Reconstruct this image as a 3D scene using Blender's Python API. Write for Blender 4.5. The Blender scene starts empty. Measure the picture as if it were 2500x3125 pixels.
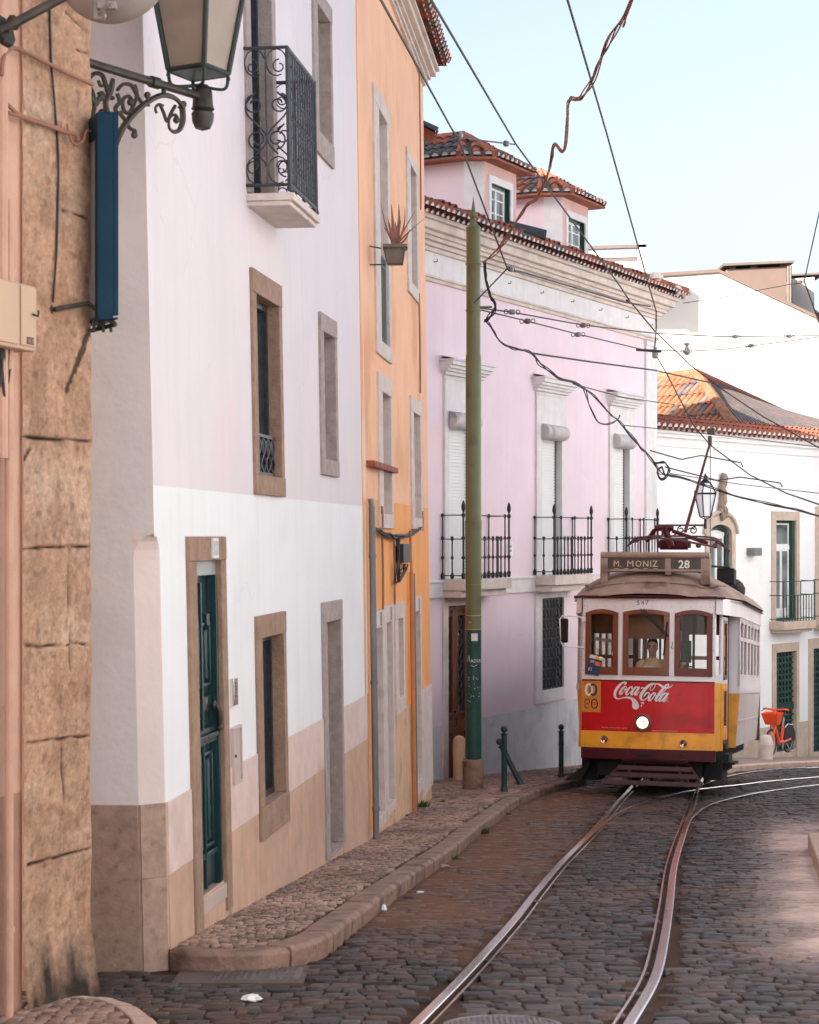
import bpy, bmesh, math, random
import numpy as np
from mathutils import Vector, Matrix, noise
random.seed(7)
rng = np.random.default_rng(7)
scn = bpy.context.scene
rad = math.radians
# ------------------------------------------------------------------ camera
F, HX, HY, CZ = 5500., 1250., 1638., 1.8          # focal length and horizon in photo pixels, eye height
cam_d = bpy.data.cameras.new('camera'); cam = bpy.data.objects.new('camera', cam_d)
scn.collection.objects.link(cam); scn.camera = cam
cam_d.sensor_fit = 'HORIZONTAL'; cam_d.sensor_width = 25.0; cam_d.lens = 55.0
cam.location = (0, 0, CZ); cam.rotation_euler = (rad(90), 0, 0)
cam_d.shift_y = (HY-1562.5)/2500.; cam_d.clip_start = .1; cam_d.clip_end = 3000
cam_d.dof.use_dof = True; cam_d.dof.focus_distance = 25.0; cam_d.dof.aperture_fstop = 6.5
# ------------------------------------------------------------------ world, sun
SUN = Vector((-.72, -.69, 0)).normalized(); EL = rad(27)
world = bpy.data.worlds.new("World"); scn.world = world; world.use_nodes = True
wn = world.node_tree; bgn = wn.nodes['Background']
sky = wn.nodes.new('ShaderNodeTexSky'); sky.sky_type = 'NISHITA'; sky.sun_disc = False
sky.sun_elevation = EL; sky.sun_rotation = math.atan2(SUN.x, SUN.y); sky.altitude = 50
sky.air_density = 1.0; sky.dust_density = 4.5; sky.ozone_density = 1.0
hs_ = wn.nodes.new('ShaderNodeHueSaturation'); hs_.inputs['Saturation'].default_value = .62
wn.links.new(sky.outputs[0], hs_.inputs['Color']); wn.links.new(hs_.outputs[0], bgn.inputs[0]); bgn.inputs[1].default_value = .078
sd = bpy.data.lights.new('sun', 'SUN'); sd.energy = 5.0; sd.angle = rad(.5); sd.color = (1, .87, .72)
so = bpy.data.objects.new('sun', sd); scn.collection.objects.link(so)
sv = Vector((SUN.x*math.cos(EL), SUN.y*math.cos(EL), math.sin(EL)))
so.rotation_euler = sv.to_track_quat('Z', 'Y').to_euler(); so.location = (0, 0, 40)
scn.view_settings.view_transform = 'Standard'; scn.view_settings.look = 'None'
scn.view_settings.use_white_balance = True; scn.view_settings.white_balance_temperature = 6220; scn.view_settings.white_balance_tint = 11
scn.view_settings.exposure = 2.04; scn.view_settings.gamma = 1; scn.view_settings.use_curve_mapping = False
scn.cycles.max_bounces = 7; scn.cycles.transparent_max_bounces = 16
# ------------------------------------------------------------------ pixel <-> world
def W(px, py, Y): return Vector(((px-HX)/F*Y, Y, CZ+(HY-py)/F*Y))
def gz(y):
    if y < -6: y = -6
    if y > 75: y = 75
    return .08-.0815*y-.03*max(0., y-38)
def G(px, py, h=0.):
    lo, hi = 3., 74.
    for _ in range(50):
        m = (lo+hi)/2
        if HY+F*(CZ-gz(m)-h)/m > py: lo = m
        else: hi = m
    return Vector(((px-HX)/F*lo, lo, gz(lo)+h))
# ------------------------------------------------------------------ materials
MT = {}
def mat(name, col, rough=.8, metal=0., var=.12, scale=3., bump=0., bscale=40., col2=None, amt=.35, sscale=1.2,
        streak=0., emit=0., trans=0., spec=.5, coat=0., alpha=1., stretch=(1, 1, 1), contrast=.15, crack=0.):
    m = bpy.data.materials.new(name); m.use_nodes = True; MT[name] = m
    n = m.node_tree; N, L = n.nodes, n.links
    b = N['Principled BSDF']
    b.inputs['Roughness'].default_value = rough; b.inputs['Metallic'].default_value = metal
    b.inputs['Specular IOR Level'].default_value = spec; b.inputs['Coat Weight'].default_value = coat
    b.inputs['Transmission Weight'].default_value = trans; b.inputs['Alpha'].default_value = alpha
    tc = N.new('ShaderNodeTexCoord'); mp = N.new('ShaderNodeMapping'); mp.inputs['Scale'].default_value = stretch
    L.new(tc.outputs['Object'], mp.inputs[0])
    def nz(s, det=5, vec=None):
        t = N.new('ShaderNodeTexNoise'); t.inputs['Scale'].default_value = s; t.inputs['Detail'].default_value = det
        L.new(vec or mp.outputs[0], t.inputs['Vector']); return t.outputs['Fac']
    def ramp(f, a, c):
        r = N.new('ShaderNodeMapRange'); r.inputs[1].default_value = a; r.inputs[2].default_value = c
        L.new(f, r.inputs[0]); return r.outputs[0]
    def mix(f, A, B):
        x = N.new('ShaderNodeMix'); x.data_type = 'RGBA'
        if hasattr(f, 'links'): L.new(f, x.inputs[0])
        else: x.inputs[0].default_value = f
        for v, i in ((A, 6), (B, 7)):
            if hasattr(v, 'links'): L.new(v, x.inputs[i])
            else: x.inputs[i].default_value = (*v, 1)
        return x.outputs[2]
    c1 = tuple(max(0, min(1, k*(1-var))) for k in col); c3 = tuple(max(0, min(1, k*(1+var))) for k in col)
    c = mix(ramp(nz(scale), .3, .7), c1, c3)
    if col2 is not None:
        f = ramp(nz(sscale, 8), .5+contrast*.2, .5+contrast)
        mm = N.new('ShaderNodeMath'); mm.operation = 'MULTIPLY'; mm.inputs[1].default_value = amt; L.new(f, mm.inputs[0])
        c = mix(mm.outputs[0], c, col2)
    if streak > 0:
        mp2 = N.new('ShaderNodeMapping'); mp2.inputs['Scale'].default_value = (1, 1, .06); L.new(tc.outputs['Object'], mp2.inputs[0])
        f = ramp(nz(7, 6, mp2.outputs[0]), .5, .8)
        mm = N.new('ShaderNodeMath'); mm.operation = 'MULTIPLY'; mm.inputs[1].default_value = streak; L.new(f, mm.inputs[0])
        c = mix(mm.outputs[0], c, tuple(k*.45 for k in col))
    if crack:
        dn = N.new('ShaderNodeTexNoise'); dn.inputs['Scale'].default_value = 2.2; dn.inputs['Detail'].default_value = 6; L.new(tc.outputs['Object'], dn.inputs[0])
        va = N.new('ShaderNodeVectorMath'); va.operation = 'MULTIPLY_ADD'; L.new(dn.outputs['Color'], va.inputs[0]); va.inputs[1].default_value = (.55, .55, .55); L.new(tc.outputs['Object'], va.inputs[2])
        vo = N.new('ShaderNodeTexVoronoi'); vo.feature = 'DISTANCE_TO_EDGE'; vo.inputs['Scale'].default_value = .75; L.new(va.outputs[0], vo.inputs['Vector'])
        cr = ramp(vo.outputs['Distance'], .006, .0015); mk = ramp(nz(.8, 2), .53, .60); mm = N.new('ShaderNodeMath'); mm.operation = 'MULTIPLY'; L.new(cr, mm.inputs[0]); L.new(mk, mm.inputs[1])
        m2 = N.new('ShaderNodeMath'); m2.operation = 'MULTIPLY'; m2.inputs[1].default_value = crack; L.new(mm.outputs[0], m2.inputs[0]); c = mix(m2.outputs[0], c, tuple(k*.35 for k in col))
    L.new(c, b.inputs['Base Color'])
    if emit: L.new(c, b.inputs['Emission Color']); b.inputs['Emission Strength'].default_value = emit
    if bump > 0:
        bp = N.new('ShaderNodeBump'); bp.inputs['Strength'].default_value = 1; bp.inputs['Distance'].default_value = bump
        L.new(nz(bscale, 6), bp.inputs['Height']); L.new(bp.outputs[0], b.inputs['Normal'])
    return m
WHT = mat('white_plaster', (.80, .82, .83), .85, crack=.16, var=.03, scale=1.5, bump=.004, bscale=9, streak=.10, col2=(.70, .70, .72), amt=.3, sscale=.8)
WHU = mat('white_plaster_pinkish', (.71, .665, .685), .85, crack=.16, var=.03, scale=1.2, bump=.004, bscale=9, col2=(.73, .63, .66), amt=.6, sscale=.6, streak=.08)
GRW = mat('grey_white_plaster', (.72, .685, .67), .9, crack=.16, var=.05, scale=2, bump=.006, bscale=12, col2=(.60, .54, .50), amt=.25)
CHW = mat('pinkish_corner_plaster', (.68, .58, .55), .9, var=.05, bump=.005, bscale=12)
TIL = mat('light_marble_cladding', (.70, .555, .50), .55, var=.1, scale=6, bump=.002, col2=(.45, .32, .27), amt=.4, streak=.15)
DRK = mat('brown_limestone_cladding', (.56, .37, .265), .6, var=.13, scale=5, bump=.003, col2=(.27, .17, .12), amt=.4, streak=.25, contrast=.25)
SPK = mat('speckled_limestone', (.36, .25, .19), .7, var=.16, scale=14, bump=.004, col2=(.13, .07, .045), amt=.6, sscale=16, contrast=.25)
STN = mat('brown_frame_stone', (.33, .215, .15), .85, var=.18, scale=12, bump=.01, bscale=45, col2=(.19, .12, .09), amt=.5, sscale=6, streak=.3)
STG = mat('grey_frame_stone', (.37, .31, .285), .85, var=.14, scale=14, bump=.008, bscale=60, col2=(.27, .20, .17), amt=.4, sscale=8)
CAV = mat('rough_cavity_stone', (.20, .145, .12), .95, var=.3, scale=30, bump=.03, bscale=35, col2=(.11, .075, .06), amt=.7, sscale=14)
OLD = mat('old_orange_limestone', (.42, .235, .13), .85, var=.2, scale=4, bump=.012, bscale=38, col2=(.27, .14, .075), amt=.55, sscale=2.2, streak=.25)
OLJ = mat('dark_stone_joint', (.07, .04, .03), .95, var=.3, scale=30, bump=.02)
SOOT = mat('sooty_stone', (.055, .035, .03), .9, var=.35, scale=9, bump=.012, bscale=40, col2=(.17, .09, .055), amt=.5, sscale=4, streak=.2)
PPL = mat('pink_old_plaster', (.53, .33, .24), .9, var=.1, scale=5, bump=.006, bscale=25, streak=.15)
PPD = mat('brown_old_plaster', (.36, .20, .14), .9, var=.12, scale=5, bump=.006, bscale=25)
ORW = mat('orange_plaster', (.88, .385, .12), .85, crack=.16, var=.07, scale=2.2, bump=.005, bscale=10, col2=(.60, .34, .16), amt=.5, sscale=1.1, streak=.3)
ORU = mat('faded_orange_plaster', (.86, .50, .31), .85, crack=.16, var=.06, scale=1.6, bump=.004, bscale=8, col2=(.64, .29, .12), amt=.6, sscale=.8, streak=.15)
LMS = mat('pale_limestone', (.64, .55, .50), .8, var=.08, scale=8, bump=.004, bscale=50, col2=(.40, .31, .26), amt=.3, sscale=6)
LMP = mat('ochre_stone_plinth', (.66, .44, .27), .75, var=.12, scale=4, bump=.004, col2=(.38, .22, .13), amt=.5, sscale=3, streak=.3)
PNK = mat('pink_plaster', (.80, .665, .72), .85, crack=.16, var=.04, scale=1.2, bump=.003, bscale=8, col2=(.79, .60, .63), amt=.7, sscale=.45, streak=.08)
PWH = mat('pink_house_white_trim', (.72, .70, .70), .8, var=.06, scale=5, bump=.003, streak=.18)
CRN = mat('weathered_cream_cornice', (.64, .56, .50), .8, var=.1, scale=5, bump=.004, col2=(.33, .25, .21), amt=.4, sscale=2.5, streak=.2)
GRP = mat('grey_marble_plinth', (.60, .62, .65), .6, var=.08, scale=4, bump=.003, col2=(.40, .40, .41), amt=.6, sscale=1.8, streak=.45)
FWH = mat('far_white_plaster', (.82, .82, .82), .85, crack=.16, var=.03, scale=1.0, bump=.003)
GAB = mat('gable_white_plaster', (.40, .395, .385), .85, var=.02)
BEI = mat('beige_stone_surround', (.52, .42, .335), .8, var=.1, scale=7, bump=.004, col2=(.38, .28, .2), amt=.4)
GRN = mat('dark_green_paint', (.012, .045, .05), .32, var=.2, scale=6, coat=.3, bump=.001)
GRM = mat('green_window_paint', (.012, .050, .038), .45, var=.2)
LGT = mat('light_panel_paint', (.30, .32, .33), .35, var=.1, coat=.3)
BLK = mat('black_iron', (.016, .018, .022), .45, var=.3, scale=20, metal=.3, bump=.001)
IRN = mat('grey_iron', (.05, .055, .065), .42, var=.3, scale=20, metal=.5)
BRZ = mat('dark_bronze_iron', (.055, .045, .038), .5, var=.4, scale=15, metal=.5, col2=(.03, .05, .04), amt=.6, sscale=5, bump=.002)
LGR = mat('lantern_green_metal', (.022, .036, .032), .45, var=.3, scale=9, metal=.4, col2=(.08, .06, .04), amt=.4)
GLS = mat('dark_window_glass', (.03, .035, .04), .06, var=.1, spec=.8)
WGL = mat('reflecting_window_glass', (.16, .19, .19), .05, var=.5, scale=1.3, spec=1., stretch=(1, 1, 2))
SHU = mat('white_roller_slat', (.78, .79, .79), .5, var=.03)
SHB = mat('dusty_roller_box', (.52, .49, .48), .5, var=.1, col2=(.20, .18, .17), amt=.7, sscale=3, streak=.4)
BRD = mat('brown_varnished_door', (.15, .045, .02), .4, var=.25, scale=8, coat=.2, stretch=(1, 1, .2))
RTL = mat('red_roof_tile', (.29, .085, .045), .8, var=.3, scale=7, bump=.006, col2=(.16, .08, .06), amt=.6, sscale=3)
GTL = mat('grey_lichen_tile', (.085, .078, .08), .85, var=.35, scale=9, bump=.006, col2=(.30, .12, .07), amt=.5, sscale=2.5)
OHW = mat('weathered_copper_wire', (.045, .022, .018), .6, var=.3)
WTL = mat('pale_old_tile', (.20, .085, .04), .85, var=.4, scale=6, bump=.005, col2=(.15, .115, .10), amt=.9, sscale=2.5)
MOR = mat('white_mortar', (.60, .57, .56), .85, var=.1, scale=10)
OLV = mat('olive_green_pole_paint', (.15, .165, .075), .5, var=.1, scale=3, bump=.001, col2=(.09, .08, .035), amt=.5, sscale=3, streak=.2)
PGR = mat('bottle_green_pole_paint', (.010, .065, .052), .4, var=.25, scale=6, bump=.006, bscale=30)
CON = mat('stained_concrete', (.26, .16, .115), .9, var=.25, scale=8, bump=.01, col2=(.05, .035, .03), amt=.8, sscale=5)
BOL = mat('bollard_green_paint', (.012, .04, .042), .4, var=.3, scale=12)
BLU = mat('blue_sign_metal', (.002, .034, .075), .55, var=.15, scale=4, spec=.25, col2=(.01, .025, .045), amt=.4)
SGW = mat('translucent_sign_face', (.40, .44, .44), .5, var=.2, scale=4, stretch=(1, 1, .15))
COP = mat('brown_cable', (.26, .12, .07), .6, var=.3)
CBK = mat('black_cable', (.018, .018, .02), .55, var=.3)
GPI = mat('grey_metal_pipe', (.20, .20, .21), .5, metal=.4, var=.15)
OPI = mat('orange_painted_pipe', (.55, .21, .06), .6, var=.15, streak=.2)
CRM = mat('cream_meter_box', (.48, .33, .22), .5, var=.06, scale=3)
PMT = mat('beige_meter_door', (.50, .40, .36), .45, var=.08)
FGL = mat('frosted_lantern_glass', (.30, .245, .195), .45, var=.14, scale=3, col2=(.2, .15, .11), amt=.5, sscale=2.5)
CLG = mat('clear_lantern_glass', (.75, .78, .8), .2, var=.05, spec=.6)
PWT = mat('porcelain_insulator', (.22, .19, .18), .3, var=.15)
PBR = mat('brown_insulator', (.16, .06, .04), .3, var=.15)
MIR = mat('grey_mirror_back', (.26, .23, .21), .5, var=.12, scale=5, metal=.3)
STL = mat('polished_rail_steel', (.86, .85, .90), .18, metal=1., var=.12, scale=3, bump=.0006, bscale=60)
RST = mat('rusty_groove', (.06, .028, .018), .9, var=.3, scale=20)
TRD = mat('tram_red_paint', (.60, .003, .010), .36, var=.14, scale=4, coat=.08, spec=.35, bump=.0012, bscale=5, col2=(.30, .006, .010), amt=.5, sscale=2.2)
TDR = mat('tram_dark_red_paint', (.075, .004, .009), .5, var=.2, scale=6, spec=.3, col2=(.05, .012, .01), amt=.5)
TYL = mat('tram_yellow_paint', (.92, .38, .02), .38, var=.1, scale=3, coat=.1, bump=.001, bscale=6, col2=(.50, .19, .02), amt=.6, sscale=2.5)
TWH = mat('tram_white_paint', (.88, .81, .81), .4, var=.05, scale=3, coat=.2, streak=.12)
TSD = mat('tram_side_advert', (.74, .66, .64), .4, var=.05, scale=1, col2=(.70, .45, .42), amt=.6, sscale=1.3, streak=.2)
TRF = mat('dusty_brown_tram_roof', (.37, .255, .20), .75, var=.18, scale=5, bump=.003, col2=(.12, .07, .05), amt=.9, sscale=2.6, contrast=.2)
TWD = mat('tram_brown_wood', (.19, .048, .016), .4, var=.25, scale=5, stretch=(1, 1, .2), coat=.2)
TWR = mat('tram_red_wood', (.14, .018, .013), .4, var=.2, scale=5)
TIN = mat('tram_interior_panel', (.10, .07, .055), .7, var=.15)
UND = mat('tram_underframe', (.010, .009, .010), .8, var=.4, scale=10)
SGN = mat('dark_sign_glass', (.065, .045, .035), .35, var=.3, scale=9)
CRL = mat('cream_lettering', (.62, .50, .36), .6, var=.15, scale=25)
WLT = mat('white_lettering', (.80, .78, .79), .5, var=.02)
NVY = mat('navy_print', (.02, .035, .09), .5)
BKP = mat('black_print', (.03, .02, .015), .5)
CHR = mat('chrome', (.7, .68, .65), .18, metal=1.)
HLT = mat('lit_headlamp', (1., .74, .44), .4, emit=.75, var=.05)
HLR = mat('headlamp_reflector', (.9, .26, .03), .4, emit=.22, var=.2)
RLN = mat('dark_red_lens', (.10, .01, .008), .15, coat=.5)
AMB = mat('glowing_amber', (1., .25, .02), .4, emit=.8)
BOR = mat('bike_orange', (.85, .085, .008), .35, coat=.3, var=.08)
BRB = mat('rubber', (.02, .02, .022), .7)
SKN = mat('skin', (.60, .32, .22), .55, var=.08, scale=20)
SHT = mat('beige_shirt', (.80, .56, .36), .85, var=.12, scale=9, bump=.004, bscale=14)
HAR = mat('dark_hair', (.018, .013, .011), .6, var=.3, scale=50)
ALO = mat('aloe_leaf', (.24, .10, .075), .6, var=.25, scale=9, col2=(.16, .14, .07), amt=.5, sscale=4)
POT = mat('planter_stoneware', (.16, .13, .10), .8, var=.2, scale=9, bump=.004)
GRS = mat('weed_leaf', (.055, .095, .02), .7, var=.3, scale=20)
KRB = mat('kerb_stone', (.25, .155, .115), .75, var=.28, scale=5, bump=.014, bscale=26, col2=(.11, .065, .05), amt=.85, sscale=3.5)
KRD = mat('pale_kerb_stone', (.50, .36, .29), .8, var=.1, scale=5, bump=.006)
PLB = mat('clear_crumpled_plastic', (.55, .62, .66), .15, var=.3, scale=40)
PAP = mat('white_tissue', (.75, .75, .74), .8)
MAN = mat('cast_iron_cover', (.20, .17, .17), .45, metal=.6, var=.3, scale=12)
MET = mat('metal_cap', (.11, .085, .075), .6, var=.1)
TAN = mat('tan_chimney_render', (.12, .085, .072), .85, var=.04)
RGL = mat('clear_railing_glass', (.30, .35, .37), .08, spec=.6)
ORN = mat('terracotta_brown_ornament', (.30, .22, .17), .85, var=.3, scale=9, bump=.01)
def glass(name, tint, refl):
    m = bpy.data.materials.new(name); m.use_nodes = True; MT[name] = m; N, L = m.node_tree.nodes, m.node_tree.links
    N.remove(N['Principled BSDF']); t = N.new('ShaderNodeBsdfTransparent'); t.inputs[0].default_value = (*tint, 1)
    g = N.new('ShaderNodeBsdfGlossy'); g.inputs['Roughness'].default_value = .03
    fr = N.new('ShaderNodeFresnel'); fr.inputs[0].default_value = 1.5
    a = N.new('ShaderNodeMath'); a.operation = 'MULTIPLY_ADD'; a.inputs[1].default_value = .35; a.inputs[2].default_value = refl; L.new(fr.outputs[0], a.inputs[0])
    x = N.new('ShaderNodeMixShader'); L.new(a.outputs[0], x.inputs[0]); L.new(t.outputs[0], x.inputs[1]); L.new(g.outputs[0], x.inputs[2])
    L.new(x.outputs[0], N['Material Output'].inputs[0]); return m
PAN = glass('clear_tram_glass', (.92, .92, .90), .0)
# ------------------------------------------------------------------ mesh builder
OFF = {}
def root(name, loc, label, cat, group=None, rot=None):
    o = bpy.data.objects.new(name, None); scn.collection.objects.link(o); o.empty_display_size = .3
    o.location = loc; o['label'] = label; o['category'] = cat
    if group: o['group'] = group
    OFF[o.name] = Vector(loc) if rot is None else Vector((0, 0, 0))
    if rot is not None: o.rotation_euler = rot
    return o
class MB:
    def __init__(s): s.v = []; s.f = []; s.m = []; s.c = 0
    def add(s, vs, fs, mi=0):
        b = len(s.v); s.v += [tuple(v) for v in vs]; s.f += [tuple(i+b for i in f) for f in fs]; s.m += [mi]*len(fs); return s
    def slab(s, P, u0, u1, v0, v1, d0, d1, nu=1, nv=1, mi=0):
        """closed box patch between depth d0 (back) and d1 (front) in the chart P(u,v,d)"""
        vs = []; fs = []
        for k, d in enumerate((d0, d1)):
            for j in range(nv+1):
                for i in range(nu+1): vs.append(P(u0+(u1-u0)*i/nu, v0+(v1-v0)*j/nv, d))
        n = (nu+1)*(nv+1); I = lambda i, j, k: k*n+j*(nu+1)+i
        for j in range(nv):
            for i in range(nu):
                fs.append((I(i, j, 1), I(i+1, j, 1), I(i+1, j+1, 1), I(i, j+1, 1))); fs.append((I(i, j, 0), I(i, j+1, 0), I(i+1, j+1, 0), I(i+1, j, 0)))
        for i in range(nu):
            fs.append((I(i, 0, 0), I(i+1, 0, 0), I(i+1, 0, 1), I(i, 0, 1))); fs.append((I(i, nv, 0), I(i, nv, 1), I(i+1, nv, 1), I(i+1, nv, 0)))
        for j in range(nv):
            fs.append((I(0, j, 0), I(0, j, 1), I(0, j+1, 1), I(0, j+1, 0))); fs.append((I(nu, j, 0), I(nu, j+1, 0), I(nu, j+1, 1), I(nu, j, 1)))
        return s.add(vs, fs, mi)
    def frame(s, P, u0, u1, v0, v1, w, d0, d1, mi=0, wt=None, wb=None, nu=1, nv=1):
        wt = w if wt is None else wt; wb = w if wb is None else wb
        if wt: s.slab(P, u0, u1, v1-wt, v1, d0, d1, nu, 1, mi)
        if wb: s.slab(P, u0, u1, v0, v0+wb, d0, d1, nu, 1, mi)
        s.slab(P, u0, u0+w, v0+wb, v1-wt, d0, d1, 1, nv, mi); return s.slab(P, u1-w, u1, v0+wb, v1-wt, d0, d1, 1, nv, mi)
    def box(s, c, h, rot=None, mi=0):
        c = Vector(c); vs = []
        for x in (-1, 1):
            for y in (-1, 1):
                for z in (-1, 1):
                    p = Vector((x*h[0], y*h[1], z*h[2]))
                    if rot is not None: p = rot @ p
                    vs.append(c+p)
        return s.add(vs, [(0, 1, 3, 2), (4, 6, 7, 5), (0, 4, 5, 1), (2, 3, 7, 6), (0, 2, 6, 4), (1, 5, 7, 3)], mi)
    def tube(s, pts, r, n=8, closed=False, mi=0, cap=True, flat=None):
        pts = [Vector(p) for p in pts]; m = len(pts); R = r if hasattr(r, '__len__') else [r]*m
        up = None; vs = []
        for i, p in enumerate(pts):
            if closed: t = pts[(i+1) % m]-pts[i-1]
            else: t = pts[min(i+1, m-1)]-pts[max(i-1, 0)]
            t = t.normalized() if t.length > 1e-9 else Vector((0, 0, 1))
            if up is None: up = Vector((0, 0, 1)) if abs(t.z) < .9 else Vector((0, 1, 0))
            a = t.cross(up)
            a = a.normalized() if a.length > 1e-6 else t.orthogonal().normalized()
            b = a.cross(t).normalized(); up = b
            for k in range(n):
                th = 2*math.pi*k/n; vs.append(p+(a*math.cos(th)+b*math.sin(th)*(flat or 1))*R[i])
        fs = []
        for i in range(m if closed else m-1):
            j = (i+1) % m
            for k in range(n): fs.append((i*n+k, i*n+(k+1) % n, j*n+(k+1) % n, j*n+k))
        if cap and not closed: fs += [tuple(range(n))[::-1], tuple((m-1)*n+k for k in range(n))]
        return s.add(vs, fs, mi)
    def lathe(s, prof, c, n=16, axis=None, mi=0):
        """prof = [(r, h)...] turned about an axis through c"""
        c = Vector(c); q = Vector((0, 0, 1)).rotation_difference(Vector(axis)) if axis is not None else None
        vs = []; fs = []
        for r, h in prof:
            for k in range(n):
                p = Vector((r*math.cos(2*math.pi*k/n), r*math.sin(2*math.pi*k/n), h))
                if q: p = q @ p
                vs.append(c+p)
        for i in range(len(prof)-1):
            for k in range(n): fs.append((i*n+k, i*n+(k+1) % n, (i+1)*n+(k+1) % n, (i+1)*n+k))
        fs += [tuple(range(n))[::-1], tuple((len(prof)-1)*n+k for k in range(n))]
        return s.add(vs, fs, mi)
    def sphere(s, c, r, n=10, mi=0, sc=(1, 1, 1)):
        vs = []; fs = []; m = n//2+1
        for i in range(m+1):
            ph = math.pi*i/m
            for k in range(n):
                th = 2*math.pi*k/n; vs.append(Vector(c)+Vector((r*sc[0]*math.sin(ph)*math.cos(th), r*sc[1]*math.sin(ph)*math.sin(th), r*sc[2]*math.cos(ph))))
        for i in range(m):
            for k in range(n): fs.append((i*n+k, (i+1)*n+k, (i+1)*n+(k+1) % n, i*n+(k+1) % n))
        return s.add(vs, fs, mi)
    def prism(s, pts, ext, mi=0):
        """polygon pts (3D) swept by vector ext"""
        n = len(pts); pts = [Vector(p) for p in pts]; ext = Vector(ext)
        vs = pts+[p+ext for p in pts]
        fs = [tuple(range(n))[::-1], tuple(range(n, 2*n))]+[(i, (i+1) % n, n+(i+1) % n, n+i) for i in range(n)]
        return s.add(vs, fs, mi)
    def build(s, name, mats, parent=None, smooth=True, bevel=0., label=None, cat=None, group=None, kind=None, angle=.6, keep=False, label2=None):
        mats = mats if isinstance(mats, (list, tuple)) else [mats]
        me = bpy.data.meshes.new(name); co = np.array(s.v, dtype=float)
        if parent is not None: off = np.array(OFF[parent.name])
        elif kind == 'structure' or keep: off = np.zeros(3)
        else: off = np.array([(co[:, 0].min()+co[:, 0].max())/2, (co[:, 1].min()+co[:, 1].max())/2, co[:, 2].min()])
        me.from_pydata((co-off).tolist(), [], s.f)
        for m in mats: me.materials.append(m)
        me.polygons.foreach_set('material_index', np.array(s.m, dtype=np.int32))
        bm = bmesh.new(); bm.from_mesh(me); bmesh.ops.recalc_face_normals(bm, faces=bm.faces); bm.to_mesh(me); bm.free()
        o = bpy.data.objects.new(name, me); scn.collection.objects.link(o)
        if smooth: me.shade_smooth(); me.set_sharp_from_angle(angle=angle)
        if parent is not None: o.parent = parent; OFF[o.name] = OFF[parent.name]
        else: o.location = off.tolist(); OFF[o.name] = Vector(off.tolist())
        if bevel:
            b = o.modifiers.new('bevel', 'BEVEL'); b.width = bevel; b.segments = 2; b.limit_method = 'ANGLE'; b.harden_normals = False
        if label: o['label'] = label
        if cat: o['category'] = cat
        if group: o['group'] = group
        if kind: o['kind'] = kind
        return o
def crom(pts, k=6, closed=False):
    """catmull-rom through tuples of any length"""
    P = [np.array(p, float) for p in pts]; out = []; n = len(P)
    for i in range(n if closed else n-1):
        a, b, c, d = (P[(i-1) % n], P[i], P[(i+1) % n], P[(i+2) % n]) if closed else (P[max(i-1, 0)], P[i], P[i+1], P[min(i+2, n-1)])
        for j in range(k):
            t = j/k; out.append(.5*((2*b)+(c-a)*t+(2*a-5*b+4*c-d)*t*t+(3*b-a-3*c+d)*t**3))
    if not closed: out.append(P[-1])
    return out
def textmesh(mb, txt, P, u, v, h, d, mi=0, spacing=1., width=1., bold=0., align='LEFT'):
    """flat lettering of height h placed in the chart P at (u,v)"""
    cu = bpy.data.curves.new('t', 'FONT'); cu.body = txt; cu.size = 1.; cu.resolution_u = 2; cu.space_character = spacing; cu.offset = bold; cu.align_x = align
    ob = bpy.data.objects.new('t', cu); scn.collection.objects.link(ob); bpy.context.view_layer.update()
    me = bpy.data.meshes.new_from_object(ob.evaluated_get(bpy.context.evaluated_depsgraph_get()))
    k = h/.72
    mb.add([P(u+p.co.x*k*width, v+p.co.y*k, d) for p in me.vertices], [tuple(p.vertices) for p in me.polygons], mi)
    bpy.data.objects.remove(ob); bpy.data.meshes.remove(me); bpy.data.curves.remove(cu)
def stroke(mb, pts, P, d, mi=0, k=6, closed=False):
    """ribbon through (u, v, width) points, lying in chart P at depth d"""
    q = crom(pts, k, closed); n = len(q); vs = []; fs = []
    for i in range(n):
        a = q[(i-1) % n] if closed else q[max(i-1, 0)]; b = q[(i+1) % n] if closed else q[min(i+1, n-1)]
        t = (b-a)[:2]; l = np.hypot(*t) or 1; nx, ny = -t[1]/l, t[0]/l; w = q[i][2]/2
        vs += [P(q[i][0]+nx*w, q[i][1]+ny*w, d), P(q[i][0]-nx*w, q[i][1]-ny*w, d)]
    for i in range(n if closed else n-1):
        j = (i+1) % n; fs.append((2*i, 2*i+1, 2*j+1, 2*j))
    mb.add(vs, fs, mi)
def disc(mb, u, v, r, P, d, mi=0, n=14, r0=0.):
    c = [(math.cos(2*math.pi*k/n), math.sin(2*math.pi*k/n)) for k in range(n)]
    if r0: mb.add([P(u+r*a, v+r*b, d) for a, b in c]+[P(u+r0*a, v+r0*b, d) for a, b in c], [(k, (k+1) % n, n+(k+1) % n, n+k) for k in range(n)], mi)
    else: mb.add([P(u+r*a, v+r*b, d) for a, b in c], [tuple(range(n))], mi)
def sag(a, b, s=.1, n=12):
    a, b = Vector(a), Vector(b); return [a.lerp(b, i/n)-Vector((0, 0, s*4*(i/n)*(1-i/n))) for i in range(n+1)]
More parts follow.
